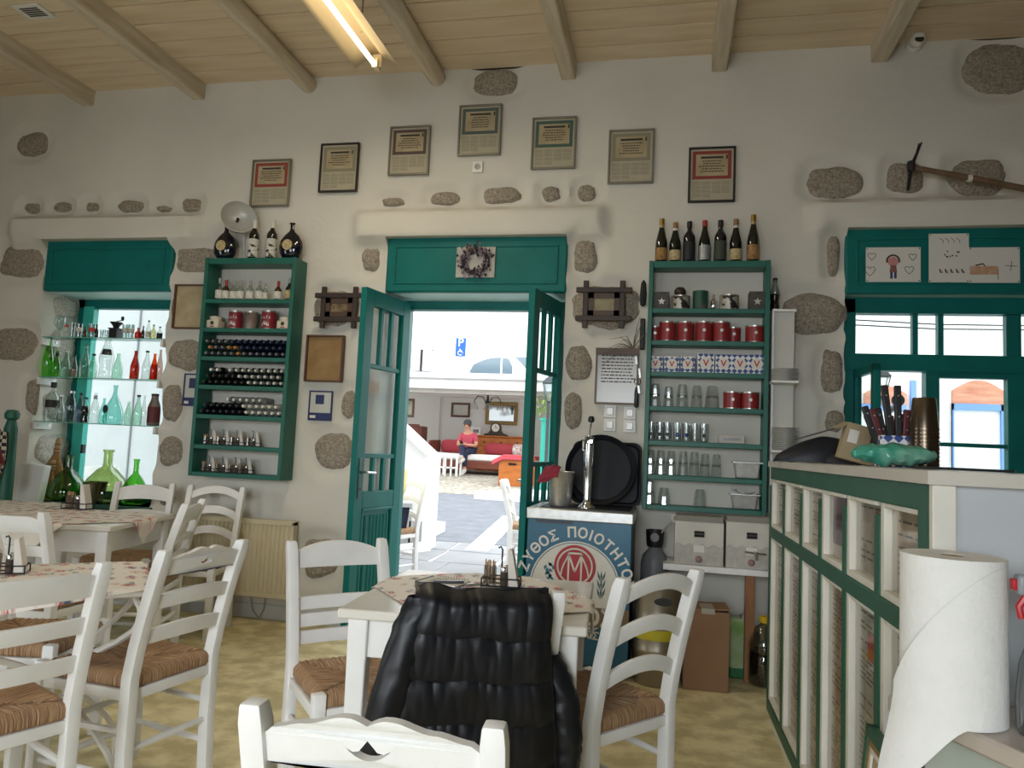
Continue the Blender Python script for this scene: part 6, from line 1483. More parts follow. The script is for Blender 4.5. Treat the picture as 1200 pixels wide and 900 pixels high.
trm = mat('black_tray', '0b0f17', .55, spec=.3)
pc = onY(704, 552, YC+.40); rt = .215
t = thing('round_tray', 'large round black tray leaning on the wall behind the beer tap', 'tray', None, (pc.x, YC+.38, ztop+rt+.002), (math.radians(80), 0, 0)); G().lathe([(0, 0), (rt*.86, 0), (rt*.92, .012), (rt, .026), (rt, .030), (rt*.91, .018), (rt*.85, .006), (0, .006)], 40, cap=False).obj('tray', trm, t)
p2 = onY(711, 555, YC+.47); hw, hh = .215, .195
t = thing('square_tray', 'rounded rectangular black tray leaning behind the round tray', 'tray', None, (p2.x, YC+.455, ztop+hh), (math.radians(83), 0, 0))
def rr2(k): c = .05; pts = []; [pts.append((sx*(hw*k-c)+c*math.cos(a), sy*(hh*k-c)+c*math.sin(a))) for sx, sy, a0 in ((1, 1, 0), (-1, 1, PI/2), (-1, -1, PI), (1, -1, 1.5*PI)) for a in [a0+i*PI/8 for i in range(5)]]; return pts
g = G(); A = rr2(1); B = rr2(.9); n = len(A); g.add([(x, y, .03) for x, y in A]+[(x, y, 0) for x, y in B], [(i, (i+1) % n, n+(i+1) % n, n+i) for i in range(n)]+[tuple(range(n, 2*n))]); o = g.obj('tray', trm, t); o.modifiers.new('s', 'SOLIDIFY').thickness = .005
# poster, keys, dried twigs
t, w_, h_ = picture('printed sheet in a brown folder hanging right of the door', 698, 409, 748, 474, D-.004, mat('folder_brown', '7b6f66', .6), mat('plastic_covered_sheet', 'a3a19c', .22, spec=.5), .010, nm='hanging_folder', cat='folder')
g = G(); random.seed(9)
for k in range(9):
    x = -w_*.36
    while x < w_*.34: l = random.uniform(.008, .03); g.box(x, -.0195, h_*.86-k*.021, x+l, -.0190, h_*.86-k*.021+.007); x += l+.006
o = g.obj('lettering', ink, t, smooth=0); o['kind'] = 'stuff'
G().box(-w_/2, -.0445, h_*.88, w_/2, -.04, h_).obj('folder_flap', mat('folder_flap', '5e514a', .6), t)
t = thing('bunch_of_keys', 'keys, opener and ring hanging beside the right shelf', 'keys', None, tuple(onY(747, 440, D-.04)))
def kp(px, py): return Vector(onY(px, py, D-.04))-Vector(onY(747, 440, D-.04))
G().tube([kp(748, 405), kp(747, 430), kp(747, 450)], .003, 5).obj('cord', ink, t); a = kp(747, 447); G().tube([a+Vector((.02*math.cos(k*PI/6), 0, .02*math.sin(k*PI/6))) for k in range(12)], .003, 5, closed=True).obj('ring', chrome, t)
for px, py, l in ((745, 418, .05), (749, 432, .06), (748, 452, .05)): c = kp(px, py); G().bar(c+Vector((0, -.01, 0)), c+Vector((.008, -.012, -l)), .012, .003).obj('key', steel, t)
c = kp(746, 463); G().lathe([(.009, .05), (.014, .02), (.015, -.07), (.008, -.08)], 10, tuple(c)).obj('opener_handle', mat('dark_handle', '2d3234', .4), t)
c = kp(754, 340); tag(G().lathe([(.004, .07), (.016, .05), (.022, -.03), (.018, -.09), (.006, -.10)], 8, tuple(onY(754, 341, D-.05))).obj('dark_pouch', mat('dark_felt', '26282a', .9)), 'dark narrow pouch hanging at the top left of the right shelf', 'pouch')
tag(G().box(-.016, -.03, -.10, .016, 0, .10).obj('dark_scabbard', mat('dark_leather', '1d1f20', .6), None, tuple(onY(753, 392, D-.02)), bev=.006), 'dark narrow sheath hanging beside the red tins', 'sheath')
t = thing('dried_twigs', 'bundle of dried twigs hanging over the folder', 'twigs', None, tuple(onY(742, 408, D-.05)))
random.seed(21); tw = mat('dry_twig', '6f665c', .9)
for k in range(11):
    a = random.uniform(PI*.25, PI*1.15); l = random.uniform(.10, .26); pts = [(0, 0, 0), (math.cos(a)*l*.5, -.01, math.sin(a)*l*.5+.02), (math.cos(a)*l, -.012, math.sin(a)*l*.9-.03*(a > 2))]; G().tube(pts, [.003, .0022, .001], 5).obj('twig', tw, t)
# ================================================================ beside the cooler: gas bottle, keg, wine boxes, carton, cans
kegm = mat('keg_steel', 'a19a8d', .35, .9, var=.12, vs=10); yel = mat('yellow_band', 'c9bf2f', .5, var=.1)
p = onZ(768, 806, 0.0); kx = p.x; ky = 4.36; 
t = thing('beer_keg', 'steel beer keg with yellow band between cooler and carton', 'keg', None, (kx, ky, 0)); r = .135
kh = onY(768, 690, ky-.1).z
G().lathe([(r*.9, 0), (r*.94, .012), (r*.94, .05), (r, .07), (r, .17), (r*1.03, .18), (r*1.03, .195), (r, .205), (r, kh-.20), (r*1.03, kh-.19), (r*1.03, kh-.175), (r, kh-.165), (r*.98, kh-.11), (r*.97, kh-.02), (r*.99, kh), (r*.9, kh), (r*.88, kh-.09), (0, kh-.07)], 28).obj('barrel', kegm, t)
zb = onY(765, 745, ky-.13).z; G().lathe([(r*1.012, zb-.028), (r*1.012, zb+.028)], 28, cap=False).obj('band', yel, t)
g = G(); g.lathe([(0, 0), (.05, 0), (.05, .004), (0, .004)], 18, sy=.42); g.xf(at(Matrix.Rotation(PI/2, 4, 'X'), .03, -r-.001, kh-.062)); g.obj('hand_hole', black, t)
p = onY(767, 640, 4.60); t = thing('gas_bottle', 'grey gas bottle with black cap behind the beer keg', 'gas bottle', None, (p.x, 4.66, 0)); gh = onY(767, 642, 4.6).z
G().lathe([(.075, 0), (.08, .01), (.08, gh-.10), (.07, gh-.05), (.035, gh-.01), (.03, gh+.02)], 18).obj('cylinder', mat('gas_grey', '6c6f73', .5), t); G().lathe([(.045, gh+.0), (.05, gh+.02), (.055, gh+.10), (.045, gh+.10), (.04, gh+.03)], 14).obj('valve_guard', black, t)
G().tube([(.03, -.03, gh+.08), (.07, -.05, gh+.13), (.10, -.06, gh+.16)], .006, 6).obj('wrench_handle', steel, t); a = Vector((.115, -.065, gh+.18)); G().tube([a+Vector((.02*math.cos(k*PI/6), 0, .02*math.sin(k*PI/6))) for k in range(12)], .005, 6, closed=True).obj('wrench_ring', cwhite, t); G().lathe([(.026, 0), (.026, .002), (0, .002)], 12).xf(at(Matrix.Rotation(PI/2, 4, 'X'), 0, -.054, gh+.06)).obj('dial', MATS['gas_grey'], t)
# white board shelf on a wooden leg
YSH = 4.50; a = onY(777, 659, YSH); b = onY(906, 671, YSH); zsh = (a.z+b.z)/2
t = thing('board_shelf', 'white board shelf on a bare wooden leg carrying the wine boxes', 'shelf', None, (a.x, YSH, zsh))
G().box(0, 0, -.035, b.x-a.x+.12, D-YSH-.01, 0).obj('board', whitewood, t, bev=.003); xl = onY(878, 740, YSH+.03).x-a.x; G().box(xl-.026, .02, -zsh, xl+.026, .065, -.035).obj('wooden_leg', mat('bare_pine', '9a6a42', .6, col2='7d5230', vs=6, stretch=(8, 8, 1)), t, bev=.003); G().box(b.x-a.x+.02, D-YSH-.06, -zsh, b.x-a.x+.06, D-YSH-.015, -.035).obj('wooden_leg', MATS['bare_pine'], t)
cart = mat('white_carton', 'c9c5bd', .8, var=.06, vs=6)
def winebox(lab, px0, px1, py0, py1, tap):
    Y = YSH+.02; xa = onY(px0, 640, Y).x; xb = onY(px1, 640, Y).x; h = onY((px0+px1)/2, py0, Y).z-zsh; w_ = xb-xa
    t = thing('wine_box', lab, 'box', 'bag in box wine cartons', ((xa+xb)/2, Y, zsh+.001)); G().box(-w_/2, 0, 0, w_/2, .24, h).obj('carton', cart, t, bev=.004)
    G().prism([(-.0, h), (.24, h), (.21, h+.03), (.03, h+.03)], -w_/2+.004, w_/2-.004, 'yz').obj('top_flaps', mat('grey_carton_top', '8f8d88', .8), t)
    g = G(); pts = [(-.055, 0), (.055, 0)]; g.tube([(-.028, -.001, h*.72), (.028, -.001, h*.72)], .018, 12); g.obj('hand_hole', black, t)
    vs = [(-w_/2+.003, h*.50)]+[(-w_/2+.003+(w_-.006)*k/20, h*(.47+.035*math.sin(k*1.26))) for k in range(21)]+[(w_/2-.003, h*.02), (-w_/2+.003, h*.02)]
    G().prism(vs, -.0015, .0005).obj('printed_band', mat('grey_landscape_print', 'aaa7a0', .8, col2='bdbab3', vs=30), t); G().box(-.03, -.0025, h*.30, .03, -.001, h*.46).obj('sticker', paperw, t)
    G().lathe([(0, 0), (.016, 0), (.020, .006), (.014, .016), (0, .018)], 10).xf(at(Matrix.Rotation(PI/2, 4, 'X'), .0, -.001, h*.14)).obj('spout', mat('pinkish_spout', '8f6f6a', .5), t)
    if tap: G().tube([(.02, -.0, h*.36), (.02, -.05, h*.36), (.02, -.06, h*.22)], [.014, .012, .01], 8).obj('tap', chrome, t); G().tube([(-.04, -.045, h*.38), (.075, -.045, h*.36)], .007, 8).obj('tap_lever', chrome, t)
winebox('white wine box with hand hole, left of two on the board shelf', 790.5, 848, 612, 666, False); winebox('white wine box with chrome tap, right of two on the board shelf', 851, 911, 613, 671, True)
p = onZ(827, 812, 0); xa = onZ(800, 808, 0).x; xb = onZ(853, 810, 0).x; ch_ = onY(828, 716, 4.30).z
cardb = mat('brown_cardboard', '8a6a4e', .85, var=.07, vs=5); t = thing('carton', 'brown cardboard box standing on the floor under the wine boxes', 'box', None, ((xa+xb)/2, 4.28, 0), math.radians(3)); w_ = xb-xa
G().box(-w_/2, 0, 0, w_/2, .22, ch_).obj('body', cardb, t, bev=.004); G().box(-w_/2+.002, .002, ch_, 0, .22, ch_+.012).obj('flap', cardb, t); G().bar((0.0, .11, ch_+.008), (w_/2, .11, ch_+.016), .21, .006, up=(0, 0, 1)).obj('flap', cardb, t); G().box(-.03, -.001, ch_*.97, .04, .15, ch_+.016).obj('tape', mat('grey_tape', 'a79f94', .4), t)
p = onZ(866, 802, 0); t = thing('oil_can', 'green and white oil can on the floor behind the wooden leg', 'can', None, (onY(866, 760, 4.62).x, 4.62, 0)); hcan = onY(866, 725, 4.58).z
G().box(-.06, -.045, 0, .06, .045, hcan).obj('body', mat('leaf_green_can', '6d9440', .4, col2='c9cdb8', vs=5), t, bev=.012); G().box(-.061, -.046, 0, .061, .046, .07).obj('base_band', mat('deep_green_can', '1d6a3b', .4), t, bev=.012); G().lathe([(.02, 0), (.02, .02), (0, .02)], 10, (.02, 0, hcan)).obj('cap', csil, t)
t = thing('oil_jug', 'large clear plastic jug of dark vinegar with yellow cap beside the counter', 'jug', None, (onY(893, 770, 4.52).x+.01, 4.52, 0)); hj = onY(893, 722, 4.5).z
G().lathe([(.075, 0), (.085, .02), (.085, hj*.42), (.078, hj*.46), (.085, hj*.52), (.082, hj*.62), (.05, hj*.82), (.024, hj*.88), (.024, hj*.93)], 16).obj('bottle_body', glass('jug_plastic', 'cfd3cc', .3), t); G().lathe([(0, .01), (.08, .01), (.08, hj*.50), (0, hj*.50)], 16).obj('contents', mat('dark_vinegar', '1c1210', .2), t); G().lathe([(.028, hj*.90), (.028, hj*.99), (0, hj)], 12).obj('cap', mat('yellow_cap', 'd3b21f', .4), t); G().tube([(.0, 0, hj*.86), (.04, 0, hj*.90), (.055, 0, hj*.78), (.05, 0, hj*.7)], .006, 6).obj('handle', MATS['yellow_cap'], t)
# paper towel stacks / white pipe casing right of the right shelf with a dark bottle on top
xa = onY(903, 450, D-.10).x; xb = onY(930, 450, D-.10).x; ztp = onY(915, 366, D-.10).z
t = thing('pipe_casing', 'white boxed pipe casing between right shelf and counter window', 'casing', None, (xa, D-.13, 0)); G().box(0, 0, .93, .012, .115, ztp).obj('side_board', whitewood, t); G().box(.012, .02, .93, xb-xa, .115, ztp).obj('front_board', mat('pale_grey_board', 'c6c5bf', .7, var=.04), t, bev=.003); G().box(0, -.005, ztp, xb-xa+.005, .115, ztp+.014).obj('cap_board', whitewood, t)
bottle('dark soft drink bottle standing on the white casing', lx(908, D-.07, 350), D-.07, ztp+.015, 38*.0053, .030, 'soda', gclear, cblk, None, fill=mat('cola', '1a0f0d', .2), fz=.5, n=14)
for k, (py, n_, w2) in enumerate(((447, 9, 'upper'), (528, 16, 'lower'))):
    z0_ = onY(918, py, D-.20).z; X0 = onY(903, py, D-.2).x; X1 = onY(934, py, D-.2).x
    t = thing('rack_shelf', '%s pale rack shelf holding a stack of saucers' % w2, 'shelf', None, ((X0+X1)/2, D-.2, z0_)); G().box(-(X1-X0)/2, -.06, -.012, (X1-X0)/2, .185, 0).obj('board', whitewood, t)
    for i in range(n_):
        o = G().lathe([(.0, 0), (.05, 0), (.078, .006), (.078, .008), (.05, .003), (0, .003)], 20).obj('saucer', mat('grey_saucer', 'dcdcd7', .25), None, ((X0+X1)/2+.01, D-.17, z0_+.001+i*.0085)); tag(o, '%s saucer from the bottom of the %s stack beside the right shelf' % (ORD[i], w2), 'saucer', '%s stack of saucers' % w2)
# ================================================================ glazed counter
CXa, CXb = .505, .532            # front face, far end / near end
CYa, CYb = 3.90, 1.70; CH_ = 1.215
ctr = thing('counter', 'white and green glazed bar counter with papers behind its panes', 'counter')
cgreen = mat('counter_green', '17543f', .45, var=.12, vs=8); cream = mat('cream_frame_paint', 'd9d4c8', .5, var=.06, vs=8); greyp = mat('pale_grey_panel', 'b9bcbe', .6, var=.03)
def cf(y, dx=0): u = (y-CYb)/(CYa-CYb); return CXb+(CXa-CXb)*u+dx
def crail(nm, y0, y1, z0, z1, d0, d1, m, bev=.003):
    v = [(cf(y0, d0), y0, z0), (cf(y0, d1), y0, z0), (cf(y1, d1), y1, z0), (cf(y1, d0), y1, z0)]; v += [(x, y, z) for (x, y, _), z in zip(v, [z1]*4)]
    return G().add(v, [(0, 3, 2, 1), (4, 5, 6, 7), (0, 1, 5, 4), (1, 2, 6, 5), (2, 3, 7, 6), (3, 0, 4, 7)]).obj(nm, m, ctr, bev=bev)
zA, zB, zC_ = .10, .80, .87
def fz(px, py, y=None): return onX(px, py, cf(3.0)).z
zmid = onX(960, 663, cf(3.0)).z; zbase = onX(905, 832, cf(3.7)).z
crail('top_rail', CYa, CYb, CH_-.058, CH_, 0, .05, cgreen); crail('middle_rail', CYa, CYb, zmid-.024, zmid+.024, -.002, .05, cgreen); crail('bottom_rail', CYa, CYb, zbase-.05, zbase+.005, -.002, .05, cgreen); crail('plinth', CYa-.03, CYb, 0, zbase-.05, .012, .05, cream)
# vertical bars: green outside, cream rebates, panes and papers between
bars = [CYa, ]
for px in (921, 940, 961, 988, 1024): bars.append(onX(px, 600, cf(2.6)).y)
bars.append(CYb+.045)
for k, y in enumerate(bars):
    w_ = .022; crail('green_mullion', y+w_, y-w_, zbase, CH_-.09, 0, .045, cgreen)
crail('end_stile', CYb+.07, CYb-.0, 0, CH_, -.001, .06, cgreen)
papers = [mat('aged_sheet_%d' % i, c, .85, col2=c2, vs=9, thr=(.35, .65)) for i, (c, c2) in enumerate((('c2bfb8', 'aeaba2'), ('cfc8ba', 'b5ad9d'), ('d6cebd', 'bdb29e'), ('d8cec6', 'b9a5a0'), ('c9c1b4', 'aca392'), ('cbb9a4', 'b09a84')))]
for k in range(len(bars)-1):
    y0 = bars[k]-.022; y1 = bars[k+1]+.022
    for z0, z1, nm in ((zbase+.005, zmid-.024, 'lower'), (zmid+.024, CH_-.058, 'upper')):
        cw = .028
        crail('rebate', y0, y0-cw, z0, z1, .004, .04, cream, .002); crail('rebate', y0-cw, y1, z1-.012, z1, .004, .04, cream, .002); crail('rebate', y0-cw, y1, z0, z0+.02, .004, .04, cream, .002)
        crail('pane', y0-cw, y1, z0+.02, z1-.012, .022, .025, glass('counter_pane', 'fbfbfa', .07, .9), 0)
        crail('paper', y0-cw, y1, z0+.02, z1-.012, .034, .037, papers[(k+(nm == 'lower')*2) % 6], 0)
        g = G(); random.seed(k*2+len(nm)); yy0 = y0-cw-.01; yy1 = y1+.01; z = z1-.03
        while z > z0+.05:
            y = yy0
            if random.random() < .85:
                while y > yy1:
                    l = random.uniform(.02, .07); ye = max(yy1, y-l); g.add([(cf(y, .0335), y, z), (cf(ye, .0335), ye, z), (cf(ye, .0335), ye, z+.006), (cf(y, .0335), y, z+.006)], [(0, 1, 2, 3)]); y -= l+.015
            z -= random.choice((.014, .018, .03))
        o = g.obj('print', mat('faded_print', '6f685f', .8), ctr, smooth=0); o['kind'] = 'stuff'
        if nm == 'upper' and k == 3: crail('poster_header', y0-cw-.005, y1+.005, z1-.12, z1-.05, .0325, .0335, mat('poster_pink', 'a8606a', .8), 0); crail('poster_picture', y0-cw-.005, y1+.005, z0+.06, z0+.24, .0325, .0335, mat('poster_blue', '4b5a78', .8, col2='9c7076', vs=14), 0)
        if nm == 'upper' and k == 4: crail('ticket', y0-cw-.02, y1+.01, z1-.09, z1-.03, .0325, .0335, mat('ticket', 'b9a9a0', .8, col2='9c4a48', vs=30, thr=(.6, .65)), 0)
        if nm == 'lower' and k == 4: o = crail('red_seal', (y0+y1)/2+.03, (y0+y1)/2-.03, z1-.16, z1-.09, .0325, .0335, inkred, 0)
# end towards the camera: cream post and grey panel
xe = cf(CYb)
G().box(xe, CYb-.02, 0, xe+.045, CYb+.03, CH_).obj('corner_post', cream, ctr, bev=.003); G().box(xe+.03, CYb-.004, 0, XR-.02, CYb+.03, CH_).obj('end_panel', greyp, ctr)
G().add([(cf(CYa, -.01), CYa+.02, CH_), (xe-.012, CYb-.03, CH_), (XR-.02, CYb-.03, CH_), (XR-.02, CYb+.62, CH_), (xe+.55, CYb+.62, CH_), (cf(CYa)+.55, CYa+.02, CH_)]+[(cf(CYa, -.01), CYa+.02, CH_+.028), (xe-.012, CYb-.03, CH_+.028), (XR-.02, CYb-.03, CH_+.028), (XR-.02, CYb+.62, CH_+.028), (xe+.55, CYb+.62, CH_+.028), (cf(CYa)+.55, CYa+.02, CH_+.028)],
        [(0, 1, 2, 3, 4, 5), (11, 10, 9, 8, 7, 6)]+[(i, (i+1) % 6, 6+(i+1) % 6, 6+i) for i in range(6)]).obj('worktop', mat('pale_marble_top', 'c4beb4', .35, var=.08, vs=6), ctr, smooth=0)
G().box(cf(CYa)+.04, CYa-.02, 0, cf(CYa)+.5, CYa, CH_).obj('far_end_panel', cream, ctr)
G().box(cf(CYa)+.48, CYb+.1, 0, cf(CYa)+.5, CYa-.02, CH_).obj('back_panel', greyp, ctr)
# things on the counter
zt = CH_+.029
def onc(px, y): return onY(px, 530, y).x
x = onc(953, 3.55); t = thing('dark_bag', 'dark navy folded bag lying on the counter', 'bag', None, (x, 3.55, zt))
bagm = mat('navy_nylon', '171a24', .5, var=.1)
def bagf(u, v): a = v*PI; s_ = math.sin(PI*u)**.4; hgt = .16*(.35+.65*u)*s_; return (-.17+.34*u, -.09*math.cos(a)*s_, hgt*math.sin(a)**.8+.004*noise.noise((u*6, v*6, 2))+.002)
G().sheet(bagf, 26, 16, 0, .01).obj('body', bagm, t); G().bar((-.08, -.02, .10), (.08, -.02, .155), .03, .006).obj('strap', mat('grey_strap', '4b4a48', .7), t)
x = onc(990, 3.3); t = thing('dark_bag', 'small flat dark pouch beside the navy bag on the counter', 'bag', None, (x, 3.25, zt)); G().sheet(lambda u, v: (-.09+.18*u, -.06*math.cos(v*PI)*math.sin(PI*u)**.4, .045*math.sin(v*PI)*math.sin(PI*u)**.4+.002), 16, 10, 0, .008).obj('body', bagm, t)
x = onc(1001, 3.1); t = thing('card_box', 'open kraft card box tilted on the counter behind the bags', 'box', None, (x, 3.12, zt), (0, math.radians(14), 0)); G().box(-.065, -.03, .012, .06, .03, .155).obj('body', mat('kraft_card', 'a29274', .8, var=.06), t, bev=.003); G().box(.03, -.0315, .085, .04, -.03, .14).obj('dark_mark', ink, t); G().bar((-.06, 0, .155), (-.10, -.01, .12), .06, .003).obj('flap', MATS['kraft_card'], t); G().box(-.05, -.0312, .08, -.015, -.03, .13).obj('label', paperw, t)
# tiled cutlery holder with knives
Yk = 2.75; x = onc(1054, Yk); t = thing('cutlery_holder', 'blue patterned holder full of steak knives on the counter', 'holder', None, (x, Yk, zt)); w_ = .145
G().box(-w_/2, -.05, 0, w_/2, .05, .105).obj('tray', tilem, t, bev=.004)
random.seed(6); hr = mat('dark_red_handle', '5a1f22', .4, var=.15, vs=20); hk = mat('black_handle', '1d1c1e', .4); rivm = csil
for k in range(14):
    x0 = -w_/2+.012+.120*k/13; lean = (-.06+.008*k)+random.uniform(-.008, .008); hh = random.uniform(.10, .15) if k not in (4, 6) else .215; m_ = hk if k in (0, 3, 4, 6) else hr
    kn = G().bar((x0, -.01+.02*(k % 2), .04), (x0+lean, -.02+.02*(k % 2), .06+hh), .022, .015, up=(0, 1, 0)).obj('knife_handle', m_, t, bev=.004)
    for q in (.55, .85): G().lathe([(0, 0), (.003, 0), (.003, .002), (0, .002)], 6).xf(at(Matrix.Rotation(PI/2, 4, 'X'), x0+lean*q, -.028+.02*(k % 2), .04+(hh+.02)*q)).obj('rivet', rivm, kn)
# nested metal cups upside down
Yk2 = 2.66; x = onc(1083, Yk2); t = thing('cup_stack', 'tall stack of nested metal cups upside down on the counter', 'cups', None, (x, Yk2, zt))
for k in range(11):
    o = G().lathe([(.046, 0), (.046, .003), (.0435, .003), (.035, .10), (.033, .104), (0, .104)], 22).obj('cup', mat('bronze_steel', '6d5f50', .25, .9), t, (0, 0, k*.0125))
# green plastic bag
Yg = 2.55; x = onc(1047, Yg); g = G()
def gb_(u, v): a = v*2*PI; s_ = math.sin(PI*u)**.45; n_ = noise.noise((u*7, math.cos(a)*2, math.sin(a)*2)); return (-.125+.25*u, .055*math.cos(a)*s_*(1+.25*n_), .037+.035*math.sin(a)*s_*(1+.22*n_)+.007*noise.noise((u*14, a, 1)))
tag(g.sheet(gb_, 40, 20).obj('plastic_bag', mat('green_plastic_film', '3f9c86', .18, col2='9cc9b4', vs=9, spec=.8, thr=(.45, .75)), None, (x, Yg, zt+.002)), 'crumpled green plastic bag lying before the cutlery holder', 'bag')
x = onc(1106, 2.5); t = tag(G().prism([(-.12, -.05), (.15, -.06), (.20, .06), (-.08, .08)], 0, .008, 'xy').obj('black_folder', black, None, (x+.02, 2.5, zt), bev=.002), 'flat black menu folder on the counter edge', 'folder')
# ================================================================ marble table, paper roll, spray bottle at right
marb = mat('pinkish_marble', 'bdb3a8', .3, col2='a99c90', vs=4, detail=8); zM = .80
t = thing('marble_table', 'marble topped side table in the lower right corner', 'table'); A = Vector((.44, 1.655)); d1 = Vector((.17, -.34)).normalized(); 
poly = [(A.x, A.y), (A.x+d1.x*.75, A.y+d1.y*.75), (1.7, .55), (1.7, 1.655)]
G().prism(poly, zM-.035, zM, 'xy').obj('marble_slab', marb, t, bev=.006)
poly2 = [(A.x+.06, A.y-.03), (A.x+d1.x*.70+.05, A.y+d1.y*.70), (1.65, .6), (1.65, 1.62)]; G().prism(poly2, zM-.16, zM-.035, 'xy').obj('apron', mat('sage_paint', 'a9b0a6', .6, var=.06), t)
for q in ((A.x+.09, 1.60), (A.x+.38, 1.02), (1.6, .65), (1.6, 1.58)): G().bar((q[0], q[1], 0), (q[0], q[1], zM-.16), .05, .05).obj('leg', MATS['sage_paint'], t)
rp_ = onZ(1113, 838, zM); rr0 = .087; rh = .288
rx, ry = rp_.x+.005, rp_.y-.0
t = thing('paper_roll', 'large white paper towel roll with a loose sheet hanging down', 'paper roll', None, (rx, ry, zM+.001)); towel = mat('paper_towel', 'e2e1de', .9, var=.02, vs=30, bump=.25, bs=90)
G().lathe([(.020, 0), (rr0, 0), (rr0, rh), (.022, rh), (.020, 0)], 48, cap=False).obj('roll', towel, t); G().lathe([(.022, .004), (.022, rh-.001), (.018, rh-.001), (.018, .004)], 20, cap=False).obj('cardboard_core', cardb, t)
def loose(u, v):
    # sheet leaves the roll on the camera side, wraps to the left and hangs below the table edge
    a0 = math.radians(-50); a1 = math.radians(-178)
    a = a0+(a1-a0)*u; top = rh*(.95-.80*max(0, u-.02)**1.7) ; bot = -.145*smooth(.30, 1.0, u)+.002
    z = bot+(top-bot)*(1-v); r = rr0+.0025+.012*u*u+.030*smooth(.05, -.15, z)*u
    return (r*math.cos(a), r*math.sin(a)-.0*u, z+.002)
G().sheet(loose, 34, 26, 0, .0012).obj('loose_sheet', towel, t, smooth=80)
sp = onZ(1196, 868, zM); t = thing('spray_bottle', 'clear spray bottle with red trigger cut by the right edge', 'bottle', None, (sp.x+.052, sp.y+.03, zM+.001)); cl_ = glass('clear_plastic', 'c6d0d4', .3)
G().lathe([(0, .003), (.040, 0), (.045, .01), (.046, .06), (.040, .12), (.026, .16), (.015, .18), (.014, .20)], 20, sy=.7).obj('body', cl_, t); G().lathe([(.0465, .03), (.0465, .10)], 20, cap=False, a0=PI*1.25, a1=PI*1.75, sy=.7).obj('label', mat('slate_label', '5f6b75', .6, col2='2f3a44', vs=18), t); G().lathe([(.017, .195), (.018, .22), (.012, .226)], 14).obj('collar', mat('spray_red', 'b3242c', .4), t)
G().box(-.045, -.014, .235, .03, .014, .27).obj('spray_head', mat('grey_plastic', '8c9196', .4), t, bev=.006); G().box(-.052, -.008, .243, -.043, .008, .262).obj('nozzle', MATS['spray_red'], t, bev=.002); G().tube([(-.025, 0, .24), (-.04, 0, .215), (-.036, 0, .195)], .006, 8).obj('trigger', MATS['spray_red'], t); G().lathe([(.010, .22), (.010, .24)], 10).obj('neck', MATS['grey_plastic'], t)
# framed picture leaning against the counter
a = onZ(1048, 905, .62); t = thing('leaning_frame', 'green and gold picture frame leaning on the counter beside the paper roll', 'frame', None, (cf(1.80)-.085, 1.80, .0), (0, math.radians(6), 0))
for nm, m_, y0, y1, d in (('outer_bar', cgreen, 0, .025, .012), ('gold_bar', goldfr, .025, .040, .010), ('white_bar', cream, .040, .055, .008)):
    G().box(-d, -.13+y0, .02, d, -.13+y1, 0.62-y0).obj(nm, m_, t, bev=.002); G().box(-d, .25-y1, .02, d, .25-y0, 0.62-y0).obj(nm, m_, t, bev=.002); G().box(-d, -.13+y0, 0.62-y1, d, .25-y0, 0.62-y0).obj(nm, m_, t, bev=.002)
G().box(-.003, -.08, .04, .003, .20, .57).obj('sheet', paperold, t)
# ================================================================ bottles in the left window
gsh = glass('shelf_glass', 'cfeae2', .2); gedge = mat('glass_edge', '6fb7a4', .2)
YG = 4.94
SHZ = []
for k, (py, x0, x1) in enumerate(((395.5, 62, 194), (443, 42, 192), (496.5, 40, 186))):
    z = onY(120, py, YG-.07).z; SHZ.append(z); xa = LW[0]+.012; xb = LW[1]-.025
    t = thing('glass_shelf', ('top', 'middle', 'bottom')[k]+' glass shelf spanning the left window', 'shelf', 'glass shelves in the window', (xa, YG, z)); G().box(0, -.07, -.006, xb-xa, .07, 0).obj('glass_board', gsh, t); G().box(0, -.073, -.0062, xb-xa, -.07, 0).obj('front_edge', gedge, t)
    br = G().box(.0, -.08, -.062, .022, .085, -.007).obj('bracket_left', whitewood, t, bev=.003); G().box(xb-xa-.02, -.08, -.062, xb-xa, .085, -.007).obj('bracket_right', whitewood, t, bev=.003)
    for yy in (-.045, .05): G().lathe([(.008, 0), (.008, .004), (0, .005)], 8).xf(at(Matrix.Rotation(PI/2, 4, 'Y'), .022, yy, -.035)).obj('screw', steel, br)
S_ = .00622
def wb(k, px, hpx, wpx, kind, gm, lab, cap=None, lb=None, lz=(.12, .42), fill=None, fz=.5, dY=0, name='bottle', cat='bottle', **kw):
    Y = YG+dY; py = (380, 420, 475)[k]
    return bottle(lab, onY(px, py, Y).x, Y, SHZ[k]+.001, hpx*S_, wpx/2*S_, kind, gm, cap, lb, lz, 'bottles in the left window', name, fill, fz, 14, 1, cat, **kw)
gl1 = glass('window_tumbler', 'dfe8e6', .14)
def wgl(px, hpx, wpx, lab, band=None):
    t = thing('window_glass', lab, 'glass', 'glasses in the left window', (onY(px, 385, YG).x, YG, SHZ[0]+.001)); r = wpx/2*S_; h = hpx*S_
    G().lathe([(0, .003), (r*.75, 0), (r, h), (r*.94, h), (r*.7, .008), (0, .008)], 14, cap=False).obj('glass_body', gl1, t)
    if band: G().lathe([(r*.9+.001, h*.45), (r*.97+.001, h*.72)], 14, cap=False).obj('print', band, t)
t = thing('wine_glass', 'large stemmed glass at the left of the top window shelf', 'glass', None, (onY(70, 385, YG).x, YG, SHZ[0]+.001)); G().lathe([(.034, 0), (.034, .003), (.006, .006), (.005, .06), (.02, .072), (.038, .10), (.042, .135), (.036, .175)], 18, cap=False).obj('goblet', gl1, t)
